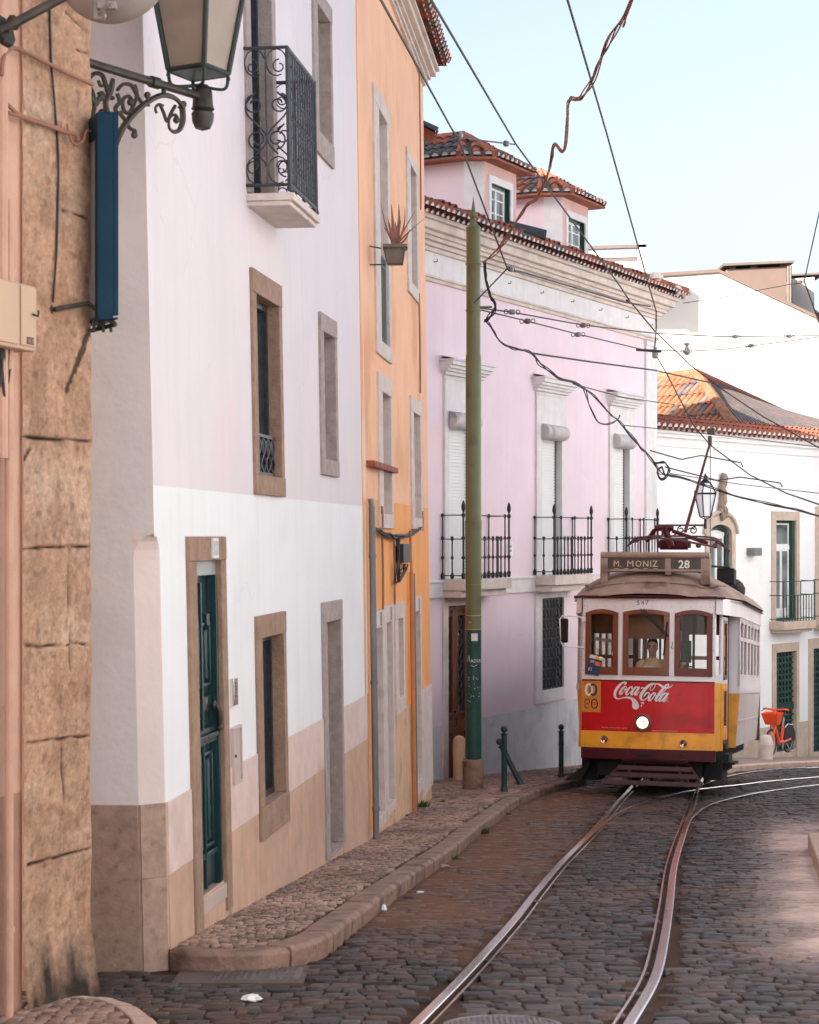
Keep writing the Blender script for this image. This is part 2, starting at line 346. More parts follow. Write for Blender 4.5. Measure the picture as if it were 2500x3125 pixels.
# ------------------------------------------------------------------ facades
class Fac:
    """a vertical wall plane: s metres along it, z height, d metres out of it (towards the street)"""
    def __init__(s, A, tan, zb=0., k0=0., k1=0., L=8.):
        D = Vector((tan, 1, 0)).normalized(); s.A = Vector((A[0], A[1], 0)); s.D = D; s.N = Vector((D.y, -D.x, 0)); s.zb, s.k0, s.k1, s.L = zb, k0, k1, L
    def P(s, u, z, d=0.):
        t = min(1.5, max(-.5, u/s.L)); k = s.k0+(s.k1-s.k0)*t; p = s.A+s.D*u+s.N*d
        return Vector((p.x-k*(z-s.zb), p.y, z))
    def inv(s, px, py, d=0.):
        lo, hi = -12., 60.
        def e(u):
            Y = s.P(u, 0, d).y; z = CZ+(HY-py)/F*Y; p = s.P(u, z, d); return p.x-(px-HX)/F*Y
        a = e(lo)
        for _ in range(60):
            m = (lo+hi)/2
            if (e(m) > 0) == (a > 0): lo = m
            else: hi = m
        Y = s.P(lo, 0, d).y; return lo, CZ+(HY-py)/F*Y
    def R(s, x0, y0, x1, y1, d=0.):
        """rect from photo pixels: left x, top y (at left), right x, bottom y (at left)"""
        ym = (y0+y1)/2; u0 = s.inv(x0, ym, d)[0]; u1 = s.inv(x1, ym, d)[0]
        Y = s.P(u0, 0, d).y; return u0, u1, CZ+(HY-y1)/F*Y, CZ+(HY-y0)/F*Y
    def z(s, px, py): return s.inv(px, py)[1]
def wall(mb, Fc, u0, u1, z0, z1, holes, zones, du=2.0, d=0., rev=.0, back=None):
    """wall skin with openings; zones = [(z_top, mat)...] rising. Reveals go back by rev."""
    us = {u0, u1}; zs = {z0, z1}
    for h in holes:
        us |= {max(u0, h[0]), min(u1, h[1])}; zs |= {max(z0, h[2]), min(z1, h[3])}
    u = u0+du
    while u < u1: us.add(u); u += du
    for zt, _ in zones:
        if z0 < zt < z1: zs.add(zt)
    us, zs = sorted(us), sorted(zs)
    for i in range(len(us)-1):
        for j in range(len(zs)-1):
            uc, zc = (us[i]+us[i+1])/2, (zs[j]+zs[j+1])/2
            if us[i+1]-us[i] < 1e-6 or zs[j+1]-zs[j] < 1e-6 or any(h[0] < uc < h[1] and h[2] < zc < h[3] for h in holes): continue
            mi = next((m for zt, m in zones if zc < zt), zones[-1][1])
            mb.add([Fc.P(us[i], zs[j], d), Fc.P(us[i+1], zs[j], d), Fc.P(us[i+1], zs[j+1], d), Fc.P(us[i], zs[j+1], d)], [(0, 1, 2, 3)], mi)
    for h in holes:
        if rev:
            a, b, c, e = h[:4]
            for q in (((a, c), (b, c)), ((b, c), (b, e)), ((b, e), (a, e)), ((a, e), (a, c))):
                mb.add([Fc.P(*q[0], d), Fc.P(*q[1], d), Fc.P(*q[1], d-rev), Fc.P(*q[0], d-rev)], [(0, 1, 2, 3)], back if back is not None else 0)
def shell(mb, Fc, u0, u1, z0, z1, depth, mi=0, left=True, right=True, top=True):
    """the rest of a building's box behind its street front"""
    a, b = Fc.P(u0, z0), Fc.P(u1, z0); A, B = Fc.P(u0, z1), Fc.P(u1, z1); n = -Fc.N*depth
    if left: mb.add([a, A, A+n, a+n], [(0, 1, 2, 3)], mi)
    if right: mb.add([b, B, B+n, b+n], [(0, 1, 2, 3)], mi)
    if top: mb.add([A, B, B+n, A+n], [(0, 1, 2, 3)], mi)
    mb.add([a+n, b+n, B+n, A+n], [(0, 1, 2, 3)], mi)
# ------------------------------------------------------------------ the ground
def attr_mat(name, rough, bump, bscale, var=.25, spec=.5, vscale=25):
    m = bpy.data.materials.new(name); m.use_nodes = True; MT[name] = m; N, L = m.node_tree.nodes, m.node_tree.links; b = N['Principled BSDF']
    a = N.new('ShaderNodeAttribute'); a.attribute_name = 'tint'
    tc = N.new('ShaderNodeTexCoord'); t = N.new('ShaderNodeTexNoise'); t.inputs['Scale'].default_value = vscale; t.inputs['Detail'].default_value = 7
    L.new(tc.outputs['Object'], t.inputs[0]); r = N.new('ShaderNodeMapRange'); r.inputs[1].default_value = .3; r.inputs[2].default_value = .7
    r.inputs[3].default_value = 1-var; r.inputs[4].default_value = 1+var; L.new(t.outputs[0], r.inputs[0])
    v = N.new('ShaderNodeVectorMath'); v.operation = 'SCALE'; L.new(a.outputs['Color'], v.inputs[0]); L.new(r.outputs[0], v.inputs['Scale'])
    L.new(v.outputs[0], b.inputs['Base Color'])
    t2 = N.new('ShaderNodeTexNoise'); t2.inputs['Scale'].default_value = bscale; t2.inputs['Detail'].default_value = 6; L.new(tc.outputs['Object'], t2.inputs[0])
    bp = N.new('ShaderNodeBump'); bp.inputs['Distance'].default_value = bump; L.new(t2.outputs[0], bp.inputs['Height']); L.new(bp.outputs[0], b.inputs['Normal'])
    r2 = N.new('ShaderNodeMapRange'); r2.inputs[3].default_value = rough-.12; r2.inputs[4].default_value = rough+.14; L.new(t.outputs[0], r2.inputs[0]); L.new(r2.outputs[0], b.inputs['Roughness'])
    b.inputs['Specular IOR Level'].default_value = spec; return m
A_ST = attr_mat('basalt_sett', .52, .005, 45, var=.4, spec=.32); A_DT = attr_mat('dry_dirt', .9, .008, 30, spec=.2, vscale=9); A_LM = attr_mat('limestone_mosaic', .62, .003, 60)
def settint(me, cols):
    a = me.color_attributes.new('tint', 'FLOAT_COLOR', 'POINT'); c = np.ones((len(cols), 4)); c[:, :3] = cols; a.data.foreach_set('color', c.ravel())
gzv = np.vectorize(gz)
# kerb line of the left pavement (outer edge), traced on the pavement plane
kp = [(515, 2893), (610, 2903), (760, 2905), (880, 2893), (965, 2868), (1015, 2843), (1048, 2815), (1150, 2741), (1240, 2680), (1335, 2614), (1400, 2570), (1455, 2522), (1520, 2478), (1570, 2441), (1640, 2410), (1720, 2387), (1790, 2372)]
K = [G(a, b, .12) for a, b in kp]; K = [(p.x, p.y) for p in K]
FP = Fac((.409, 30.), .536, L=10.5)              # pink house wall line
K += [tuple((FP.P(u, 0, dd))[:2]) for u, dd in ((2.6, 1.15), (4.5, .9), (7., .75), (9.5, .7), (10.9, .5), (11.6, -.6), (11.9, -2.5))]
K = [tuple(q) for q in crom(K, 5)]
ky = [q[1] for q in K if q[1] >= K[18][1]]; kx = [q[0] for q in K if q[1] >= K[18][1]]
o_ = np.argsort(ky); ky = np.array(ky)[o_]; kx = np.array(kx)[o_]
def xk(y): return np.interp(y, ky, kx)
def smooth(v, a, b): t = np.clip((v-a)/(b-a), 0, 1); return t*t*(3-2*t)
# rails: head centre lines traced on the road plane
def line(pts, k=8): return [Vector(tuple(q)) for q in crom([tuple(G(a, b, .01)) for a, b in pts], k)]
RL = line([(1190, 3200), (1278, 3114), (1398, 2994), (1486, 2900), (1574, 2801), (1640, 2717), (1711, 2634), (1784, 2562), (1837, 2504), (1888, 2444), (1925, 2405), (1968, 2352)])
RR = line([(1868, 3200), (1923, 3116), (1997, 2986), (2025, 2875), (2042, 2764), (2058, 2639), (2086, 2545), (2103, 2495), (2118, 2446), (2131, 2405), (2160, 2352)])
BL = line([(1812, 2538), (1843, 2511), (1895, 2476), (1960, 2448), (2039, 2427), (2113, 2411), (2187, 2401), (2257, 2394), (2349, 2383), (2500, 2370), (2640, 2362)])
BR = line([(2084, 2545), (2098, 2510), (2122, 2482), (2164, 2455), (2233, 2435), (2349, 2413), (2500, 2394), (2640, 2384)])
BC = line([(2120, 2405), (2145, 2394), (2190, 2378), (2257, 2361), (2372, 2346), (2500, 2341), (2640, 2340)])
allr = np.array([(p.x, p.y) for l in (RL, RR, BL, BR, BC) for p in l])
segA = np.array([(l[i].x, l[i].y) for l in (RL, RR, BL, BR, BC) for i in range(len(l)-1)]); segB = np.array([(l[i+1].x, l[i+1].y) for l in (RL, RR, BL, BR, BC) for i in range(len(l)-1)])
def raild(x, y):
    p = np.stack([x, y], -1); best = np.full(len(x), 9.)
    ab = segB-segA; l2 = (ab**2).sum(1)+1e-9
    for i in range(len(ab)):
        t = np.clip(((p-segA[i])@ab[i])/l2[i], 0, 1); q = segA[i]+t[:, None]*ab[i]; best = np.minimum(best, np.hypot(*(p-q).T))
    return best
def nz2(x, y, s, seed=0.):
    return np.array([noise.noise(Vector((a*s, b*s, seed))) for a, b in zip(x, y)])
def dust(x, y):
    """how deep the dirt lies by the kerb and in drifts; second, a pale patch on the right"""
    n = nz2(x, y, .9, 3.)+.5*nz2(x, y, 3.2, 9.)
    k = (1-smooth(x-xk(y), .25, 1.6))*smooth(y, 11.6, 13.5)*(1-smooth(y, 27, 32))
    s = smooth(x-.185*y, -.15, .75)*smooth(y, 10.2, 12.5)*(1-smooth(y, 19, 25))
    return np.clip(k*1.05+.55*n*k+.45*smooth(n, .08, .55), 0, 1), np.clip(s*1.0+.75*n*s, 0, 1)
# road sheet
xs = np.array([-400, -120, -40, -12, -5]+list(np.arange(-3., 11.5, .13))+[14, 20, 40, 120, 400]); ys = np.array([-120, -40, -6, 0, 4, 7]+list(np.arange(8.2, 47, .13))+[50, 56, 64, 75, 110, 300, 1500])
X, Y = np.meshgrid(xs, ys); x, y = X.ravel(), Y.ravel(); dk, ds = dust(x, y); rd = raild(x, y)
strip = (1-smooth(rd, .08, .16))
z = gzv(y)-.017+.021*np.clip(np.maximum(dk*.9, ds*.95), 0, 1)+.010*strip*(rd > .085)+.003*nz2(x, y, 8., 5.)
z -= .03*(rd < .085)
z -= .09*((x < xk(y)-.12) & (y > 11.2) & (y < 40))
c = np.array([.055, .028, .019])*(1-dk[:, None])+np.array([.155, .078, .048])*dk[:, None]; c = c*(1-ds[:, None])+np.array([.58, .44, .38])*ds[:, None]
nx, ny = len(xs), len(ys); idx = np.arange(nx*ny).reshape(ny, nx)
fs = np.stack([idx[:-1, :-1], idx[:-1, 1:], idx[1:, 1:], idx[1:, :-1]], -1).reshape(-1, 4)
def rawmesh(name, v, f, m, tint, kind, **kw):
    me = bpy.data.meshes.new(name); me.from_pydata(v.tolist(), [], f.tolist() if hasattr(f, 'tolist') else f); me.materials.append(m); settint(me, tint)
    me.shade_smooth(); me.set_sharp_from_angle(angle=kw.get('angle', .9)); o = bpy.data.objects.new(name, me); scn.collection.objects.link(o); o['kind'] = kind; return o
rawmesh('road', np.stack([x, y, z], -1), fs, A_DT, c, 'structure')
def setts(name, cx, cy, w, l, h, ang, tint, m, bev, thick, jit, kind='structure', dome=.003, slope=None):
    n = len(cx); q = np.array([(-1, -1), (1, -1), (1, 1), (-1, 1)], float)
    hx = w/2; hy = l/2; C = np.stack([q[:, 0][None]*hx[:, None], q[:, 1][None]*hy[:, None]], -1)+rng.uniform(-jit, jit, (n, 4, 2))
    ca, sa = np.cos(ang), np.sin(ang); rot = lambda P: np.stack([P[..., 0]*ca[:, None]-P[..., 1]*sa[:, None], P[..., 0]*sa[:, None]+P[..., 1]*ca[:, None]], -1)
    O = rot(C); In = rot(C*(1-bev/np.minimum(hx, hy))[:, None, None]); ctr = np.stack([cx, cy], -1)[:, None]
    tilt = rng.uniform(-.05, .05, (n, 2)); zz = lambda P: (h[:, None]+gzv(P[..., 1]+cy[:, None])+P[..., 0]*tilt[:, :1]+P[..., 1]*tilt[:, 1:])
    V = np.zeros((n, 13, 3))
    V[:, 0:4, :2] = O+ctr; V[:, 0:4, 2] = zz(O)-thick; V[:, 4:8, :2] = O+ctr; V[:, 4:8, 2] = zz(O)-bev*.75
    V[:, 8:12, :2] = In+ctr; V[:, 8:12, 2] = zz(In); V[:, 12, 0] = cx; V[:, 12, 1] = cy; V[:, 12, 2] = h+gzv(cy)+dome
    t = []
    for i in range(4):
        j = (i+1) % 4; t += [(i, j, j+4, i+4), (i+4, j+4, j+8, i+8), (i+8, j+8, 12)]
    faces = []; b = 13*np.arange(n)
    for f in t: faces.append(np.stack([b+i for i in f], -1))
    F_ = sum([a.tolist() for a in faces], [])
    return rawmesh(name, V.reshape(-1, 3), F_, m, np.repeat(tint, 13, 0), kind, angle=1.3)
# basalt setts of the road, laid in wavy courses
CX, CY, CW, CL = [], [], [], []
yy = 8.3
while yy < 46:
    l = .118 if yy < 20 else .16; l *= rng.uniform(.88, 1.12)
    xx = max(-2.4, -.23*yy-.5)+rng.uniform(0, .1)
    while xx < .2273*yy+1.2:
        w = rng.choice([.09, .11, .13, .16, .19])*rng.uniform(.9, 1.1); CX.append(xx+w/2); CY.append(yy+.05*math.sin(xx*1.7+yy*.6)+.03*math.sin(xx*4.3)+.06*xx+rng.uniform(-.008, .008)); CW.append(w-rng.uniform(.006, .014)); CL.append(l*rng.choice([1, 1, 1, .93, .86])-rng.uniform(.008, .018)); xx += w
    yy += l*rng.uniform(.97, 1.03)
CX, CY, CW, CL = map(np.array, (CX, CY, CW, CL))
rd = raild(CX, CY); ok = (rd > .115) & ~((CX < xk(CY)+.03) & (CY > 10.95)) & ~((CX < -1.30) & (CY > 10.75))
# patches without setts: concrete round the drain cover by the corner, grates, manhole
def gp(a, b): p = G(a, b); return (p.x, p.y)
dc = gp(740, 2972); ok &= ~((abs(CX-dc[0]) < .40) & (abs(CY-dc[1]) < .36))
g1 = gp(1676, 2517); g2a, g2b = gp(1850, 2512), gp(2062, 2516); ok &= ~((abs(CX-g1[0]) < .27) & (abs(CY-g1[1]) < .12)); ok &= ~((CX > g2a[0]-.05) & (CX < g2b[0]+.05) & (abs(CY-g2a[1]) < .13))
mh = gp(1535, 3134); ok &= (np.hypot(CX-mh[0], CY-mh[1]) > .33)
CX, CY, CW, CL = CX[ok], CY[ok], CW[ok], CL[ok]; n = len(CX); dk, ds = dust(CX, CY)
g = rng.uniform(.013, .060, n)*(1+.35*nz2(CX, CY, .7, 1.)); T = np.stack([g*1.10, g*.95, g*.96], -1)
wm = rng.random(n) < .25; T[wm] *= np.array([1.35, 1.05, .9])
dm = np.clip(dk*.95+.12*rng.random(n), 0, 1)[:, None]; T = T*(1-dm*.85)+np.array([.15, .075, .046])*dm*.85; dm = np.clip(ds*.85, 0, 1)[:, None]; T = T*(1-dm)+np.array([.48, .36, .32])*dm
H = rng.uniform(-.008, .007, n)-.008*ds
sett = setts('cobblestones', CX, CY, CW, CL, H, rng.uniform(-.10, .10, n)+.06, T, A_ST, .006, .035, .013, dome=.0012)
# pavement: sheet, kerb stones, limestone mosaic
def inset(poly, d):
    out = []
    for i, p in enumerate(poly):
        a = Vector(poly[max(i-1, 0)]); b = Vector(poly[min(i+1, len(poly)-1)]); t = (b-a).normalized(); out.append((p[0]-t.y*d, p[1]+t.x*d))
    return out
KW = .19; Ki = inset(K, KW)
FWt = Fac((-1.476, 10.82), .138, -.8, .022, .0135, 7.6); FO = Fac((-.430, 18.32), .107, -1.5, .0126, .0126, 7.)
def wallx(y):
    if y < 18.3: return -1.476+.138*(y-10.82)
    if y < 25.2: return -.43+.107*(y-18.32)
    return .409+(y-30)/.536*.0+.536*0 if False else (.3 if y < 29.8 else .409+.536*(y-30))
wxv = np.vectorize(wallx)
kerb = MB(); acc = 0; seg = []; cum = [0]
for i in range(1, len(K)): cum.append(cum[-1]+math.dist(K[i], K[i-1]))
cum = np.array(cum); Ka, Kb = np.array(K), np.array(Ki)
def kat(A, s): return np.array([np.interp(s, cum, A[:, 0]), np.interp(s, cum, A[:, 1])])
def kerbline(mb, A, B, cum, hgt=.125, lens=(.7, 1.15), mi=0):
    s = 0
    while s < cum[-1]-.1:
        e = min(s+random.uniform(*lens), cum[-1]); hh = hgt+random.uniform(-.006, .006); m = 4; vs = []; gp_ = .010
        at = lambda Q, t: np.array([np.interp(t, cum, Q[:, 0]), np.interp(t, cum, Q[:, 1])])
        dj = random.uniform(-.008, .008); prof = [(0., -.08), (-.01, hh-.028), (.0, hh-.012), (.022, hh), (1., hh-.004), (1., -.08)]
        for i in range(m+1):
            t = s+gp_+(e-s-2*gp_)*i/m; a, b = at(A, t), at(B, t); w = np.linalg.norm(b-a)
            for f, h in prof:
                f2 = f/ KW if f < .5 else f; q = a+(b-a)*f2+(b-a)/w*dj*(f < .5); vs.append((q[0], q[1], gz(q[1])+h+.003*noise.noise(Vector((q[0]*9, q[1]*9, h*20)))))
        p = len(prof); fs = []
        for i in range(m):
            for k in range(p): fs.append((i*p+k, i*p+(k+1) % p, (i+1)*p+(k+1) % p, (i+1)*p+k))
        fs += [tuple(range(p))[::-1], tuple(m*p+k for k in range(p))]; mb.add(vs, fs, mi); s = e
kerbline(kerb, Ka, Kb, cum); kerb.build('kerb', KRB, kind='structure', bevel=.006, angle=.5)
sw = MB(); prev = None
for i in range(len(Ki)):
    q = Ki[i]; wy = max(q[1], 10.6); wxx = wallx(wy)-.12
    if i < 22: wxx = min(wxx, q[0]-.05)
    pr = [(q[0]+(wxx-q[0])*t, q[1]+(0 if q[1] > 10.9 else 0)) for t in (0, .5, 1)]
    cur = [(a, b, gz(b)+.104) for a, b in pr]
    if prev: sw.add(prev+cur, [(0, 1, 4, 3), (1, 2, 5, 4)])
    prev = cur
so_ = sw.build('pavement', A_DT, kind='structure'); settint(so_.data, np.tile([.07, .038, .027], (len(so_.data.vertices), 1)))
CX, CY, CW = [], [], []; yy = 10.85
while yy < 41:
    l = .064 if yy < 20 else .085; x0 = wallx(yy)-.06 if yy < 25.3 else -.3; xx = x0+rng.uniform(0, .05); xe = float(np.interp(yy, [q[1] for q in Ki[18:]], [q[0] for q in Ki[18:]]))
    if yy < Ki[18][1]: xe = -.75+.0*yy
    while xx < xe-.03:
        w = rng.uniform(.042, .080)*(1 if yy < 20 else 1.25)
        if not (yy > 29.5 and xx < wallx(yy)-.05): CX.append(xx+w/2); CY.append(yy+.035*math.sin(xx*5+yy*2)+rng.uniform(-.006, .006)+.1*(xx-x0)); CW.append(w)
        xx += w
    yy += l
CX, CY, CW = map(np.array, (CX, CY, CW))
kin = np.array(Ki); dd = np.full(len(CX), 9.)
for i in range(len(kin)-1):
    ab = kin[i+1]-kin[i]; p = np.stack([CX, CY], -1)-kin[i]; side = ab[0]*p[:, 1]-ab[1]*p[:, 0]; t = np.clip((p@ab)/(ab@ab+1e-9), 0, 1)
    d_ = np.hypot(*(p-t[:, None]*ab).T)*np.sign(side); dd = np.where(np.abs(d_) < np.abs(dd), d_, dd)
ok = dd > .045; CX, CY, CW = CX[ok], CY[ok], CW[ok]; n = len(CX)
L_ = np.where(CY < 20, .054, .075)*rng.uniform(.88, 1.05, n); n1 = nz2(CX, CY, 1.1, 4.); g = rng.uniform(.62, 1.15, n)*(1+.5*n1)
T = np.array([.35, .225, .17])[None]*g[:, None]; dkp = rng.random(n) < .2; T[dkp] *= .5
setts('mosaic_paving', CX, CY, CW-.007, L_, .119+rng.uniform(-.003, .003, n), rng.uniform(-.1, .1, n), T, A_LM, .004, .02, .006, dome=.001)
# pavement in front of the far white house
def poly_pave(name, pts, h, tint, m=A_DT):
    b = MB(); n = len(pts); v = [(p[0], p[1], gz(p[1])+h) for p in pts]; lo = [(p[0], p[1], gz(p[1])-.1) for p in pts]
    b.add(v+lo, [tuple(range(n))]+[(i, (i+1) % n, n+(i+1) % n, n+i) for i in range(n)]); o = b.build(name, m, kind='structure'); settint(o.data, np.tile(tint, (2*n, 1))); return o
FH = Fac((8.95, 44.2), .86, L=12.)
far = [tuple(G(a, b, .1)[:2]) for a, b in ((2180, 2352), (2260, 2338), (2330, 2331), (2420, 2326), (2500, 2323), (2600, 2320))]
fo = far+[(16.5, 52), (6.5, 43), (5.2, 41)]
poly_pave('far_pavement', fo, .10, [.30, .235, .195])
kb = MB(); A_ = np.array(far); B_ = np.array(inset(far, .2)); cm = np.concatenate([[0], np.cumsum(np.hypot(*(A_[1:]-A_[:-1]).T))]); kerbline(kb, A_, B_, cm, .115); kb.build('far_kerb', KRD, kind='structure')
# pavement corner at the stone house, bottom left
nl = [tuple(G(a, b, .1)[:2]) for a, b in ((150, 3230), (505, 3165), (472, 3112), (425, 3075), (350, 3050), (250, 3040))]
poly_pave('near_pavement', nl+[(-2.6, 9.9), (-2.6, 8.6)], .09, [.16, .09, .065])
A_ = np.array(nl[1:]); B_ = np.array([( (q[0]*.86+(-2.2)*.14), q[1]*.86+9.3*.14) for q in nl[1:]]); cm = np.concatenate([[0], np.cumsum(np.hypot(*(A_[1:]-A_[:-1]).T))])
kb = MB(); kerbline(kb, A_, B_, cm, .105, (.3, .5)); kb.build('near_kerb', KRD, kind='structure', bevel=.008)
gx, gy = np.meshgrid(np.arange(-2.5, -1.3, .066), np.arange(8.4, 10.2, .066)); gx, gy = gx.ravel()+rng.uniform(-.01, .01, gx.size), gy.ravel()+rng.uniform(-.01, .01, gx.size)
B2 = np.array([(q[0], q[1]) for q in B_]); xi = np.interp(gy, B2[::-1, 1][np.argsort(B2[::-1, 1])], B2[::-1, 0][np.argsort(B2[::-1, 1])]); ok = (gx < xi-.03) & (gy < B2[:, 1].max()); gx, gy = gx[ok], gy[ok]; n = len(gx)
if n: setts('near_mosaic_paving', gx, gy, np.full(n, .060), np.full(n, .058), .102+rng.uniform(-.003, .003, n), rng.uniform(-.3, .3, n), np.array([.34, .22, .165])[None]*rng.uniform(.5, 1.1, n)[:, None], A_LM, .004, .02, .006, dome=.001)
# pale kerb of the traffic island on the right
isl = MB(); a, b, c_ = G(2466, 2590), G(2497, 2680), G(2560, 2760)
pp = [Vector((a.x, a.y, 0)), Vector((b.x, b.y, 0)), Vector((c_.x, c_.y, 0)), Vector((c_.x+3, c_.y+.3, 0)), Vector((a.x+3, a.y+.8, 0))]
pp = [(p.x, p.y) for p in pp]; top = [(p[0], p[1], gz(p[1])+.16) for p in pp]; lo = [(p[0], p[1], gz(p[1])-.1) for p in pp]; isl.add(top+lo, [tuple(range(5))]+[(i, (i+1) % 5, 5+(i+1) % 5, 5+i) for i in range(5)])
isl.build('traffic_island', KRD, kind='structure', bevel=.015)
# tram rails
def rail(pts, side, w0=.063, name='tram_rail', **kw):
    """grooved rail: shiny head, rusty groove, thin shiny lip; side=+1 puts the lip to the right"""
    b = MB(); n = len(pts); prof = [(-.042, -.06, 0), (-.040, .002, 0), (-.030, .007, 0), (.030, .007, 0), (.036, .002, 0), (.038, -.03, 1), (.082, -.032, 1), (.080, .002, 0), (.098, .003, 0), (.100, -.06, 0)]
    vs = []
    for i, p in enumerate(pts):
        t = pts[min(i+1, n-1)]-pts[max(i-1, 0)]; t.z = 0; t.normalize(); nr = Vector((t.y, -t.x, 0))*side
        for q, h, _ in prof: v = p+nr*(q if q < 0 else q)*w0/.075; vs.append((v.x, v.y, gz(v.y)+.004+h))
    m = len(prof)
    for i in range(n-1):
        for k in range(m-1): b.f.append((i*m+k, i*m+k+1, (i+1)*m+k+1, (i+1)*m+k)); b.m.append(1 if prof[k][2] or prof[k+1][2] else 0)
    b.v = vs; b.f.append(tuple(range(m))); b.m.append(0); b.f.append(tuple((n-1)*m+k for k in range(m))); b.m.append(0)
    return b.build(name, [STL, RST], kind='structure', angle=.08, **kw)
rail(RL, 1); rail(RR, -1); rail(BL, 1, .052); rail(BR, -1, .052); rail(BC, -1, .052)
# covers and grates let into the road
def grate(name, c, w, l, label, bars, mt=MAN, group=None, ang=0.):
    R_ = root(name, (c[0], c[1], gz(c[1])), label, 'drain' if 'drain' in name else 'cover', group); s = -.0815
    P = lambda u, v, d: Vector((c[0]+u*math.cos(ang)-v*math.sin(ang), c[1]+u*math.sin(ang)+v*math.cos(ang), gz(c[1]+u*math.sin(ang)+v*math.cos(ang))+d))
    f = MB(); f.frame(P, -w/2, w/2, -l/2, l/2, .02, -.03, .009); f.build('frame', mt, R_)
    g_ = MB()
    for i in range(bars): u = -w/2+.02+(w-.04)*(i+.5)/bars; g_.slab(P, u-(w-.04)/bars*.28, u+(w-.04)/bars*.28, -l/2+.02, l/2-.02, -.02, .006)
    g_.slab(P, -w/2+.01, w/2-.01, -l/2+.01, l/2-.01, -.035, -.022); g_.build('bars', mt, R_)
grate('drain_grate', g1, .45, .16, 'narrow rectangular drain grate in the dirt left of the tram rails', 14)
grate('drain_channel', ((g2a[0]+g2b[0])/2, (g2a[1]+g2b[1])/2), g2b[0]-g2a[0], .15, 'long drain channel cover running across between the two tram rails', 34)
R_ = root('drain_cover', (dc[0], dc[1], gz(dc[1])), 'square ribbed iron cover set in concrete at the foot of the pavement corner', 'cover')
P = lambda u, v, d: Vector((dc[0]+u, dc[1]+v, gz(dc[1]+v)+d))
b = MB(); b.slab(P, -.38, .38, -.33, .33, -.04, .001, 8, 4); b.build('surround', mat('worn_concrete', (.10, .072, .06), .8, var=.2, scale=9, bump=.004), R_)
b = MB()
for i in range(12):
    for j in range(8): b.slab(P, -.13+.46*i/12, -.13+.46*(i+.6)/12, -.20+.40*j/8, -.20+.40*(j+.6)/8, .001, .012)
b.slab(P, -.15, .35, -.22, .22, -.01, .0035); b.build('plate', MAN, R_)
R_ = root('manhole', (mh[0], mh[1], gz(mh[1])), 'round cast iron manhole cover between the rails at the bottom edge', 'manhole')
P = lambda u, v, d: Vector((mh[0]+u, mh[1]+v, gz(mh[1]+v)+d)); b = MB(); n = 40; vs = []
for r, d in ((.305, -.03), (.305, .006), (.275, .010), (.27, .002), (0.001, .002)): vs += [P(r*math.cos(2*math.pi*k/n), r*math.sin(2*math.pi*k/n), d) for k in range(n)]
b.add(vs, [(i*n+k, i*n+(k+1) % n, (i+1)*n+(k+1) % n, (i+1)*n+k) for i in range(4) for k in range(n)]); b.build('frame', MAN, R_)
b = MB()
for i in range(-9, 10):
    u = i*.028; h = math.sqrt(max(0, .265**2-u*u))
    if h > .03: b.slab(P, u-.008, u+.008, -h, h, .0, .009, 1, 6)
b.build('ribs', MAN, R_)
# ------------------------------------------------------------------ roof tiles
def tiles(mb, a, b, s, run, pitch=.21, step=.36, r=.085, mi=(0,), mort=None, lift=.03, run_at=None, plane=True, wts=None):
    """barrel tile columns from eave a->b going up along unit vector s"""
    a, b, s = Vector(a), Vector(b), Vector(s).normalized(); e = (b-a); L = e.length; e.normalize(); nn = e.cross(s).normalized()
    if nn.z < 0: nn = -nn
    n = max(1, int(L/pitch)); p = L/n; K_ = 6
    if plane and run_at is None: mb.add([a-nn*.01, b-nn*.01, b+s*run-nn*.01, a+s*run-nn*.01], [(0, 1, 2, 3)], mi[0])
    for i in range(n):
        u = (i+.5)*p; rn = run_at(u) if run_at else run; j = 0; x = 0
        while x < rn-.02:
            x1 = min(x+step+.04, rn); m_ = random.choices(mi, wts)[0]; c0 = a+e*(u+random.uniform(-.006, .006))+s*x+nn*(lift+random.uniform(-.004, .008)); c1 = a+e*u+s*x1+nn*lift*.3; vs = []
            for c, rr in ((c0, r), (c1, r*.82)):
                for k in range(K_+1): th = math.pi*k/K_; vs.append(c+e*math.cos(th)*rr+nn*math.sin(th)*rr)
            for c, rr in ((c0, r-.014), (c1, r*.82-.014)):
                for k in range(K_+1): th = math.pi*k/K_; vs.append(c+e*math.cos(th)*rr+nn*math.sin(th)*rr)
            q = K_+1; fs = []
            for k in range(K_): fs += [(k, k+1, q+k+1, q+k), (2*q+k, 3*q+k, 3*q+k+1, 2*q+k+1), (k, 2*q+k, 2*q+k+1, k+1)]
            mb.add(vs, fs, m_)
            if j == 0 and mort is not None:
                c = c0+s*.012; mb.add([c+e*math.cos(math.pi*k/K_)*(r-.012)+nn*math.sin(math.pi*k/K_)*(r-.012) for k in range(K_+1)], [tuple(range(K_+1))], mort)
            x += step; j += 1
    return mb
def cover_stone(mb, P, r, w, jit=.0, d=.02, back=.0): pass
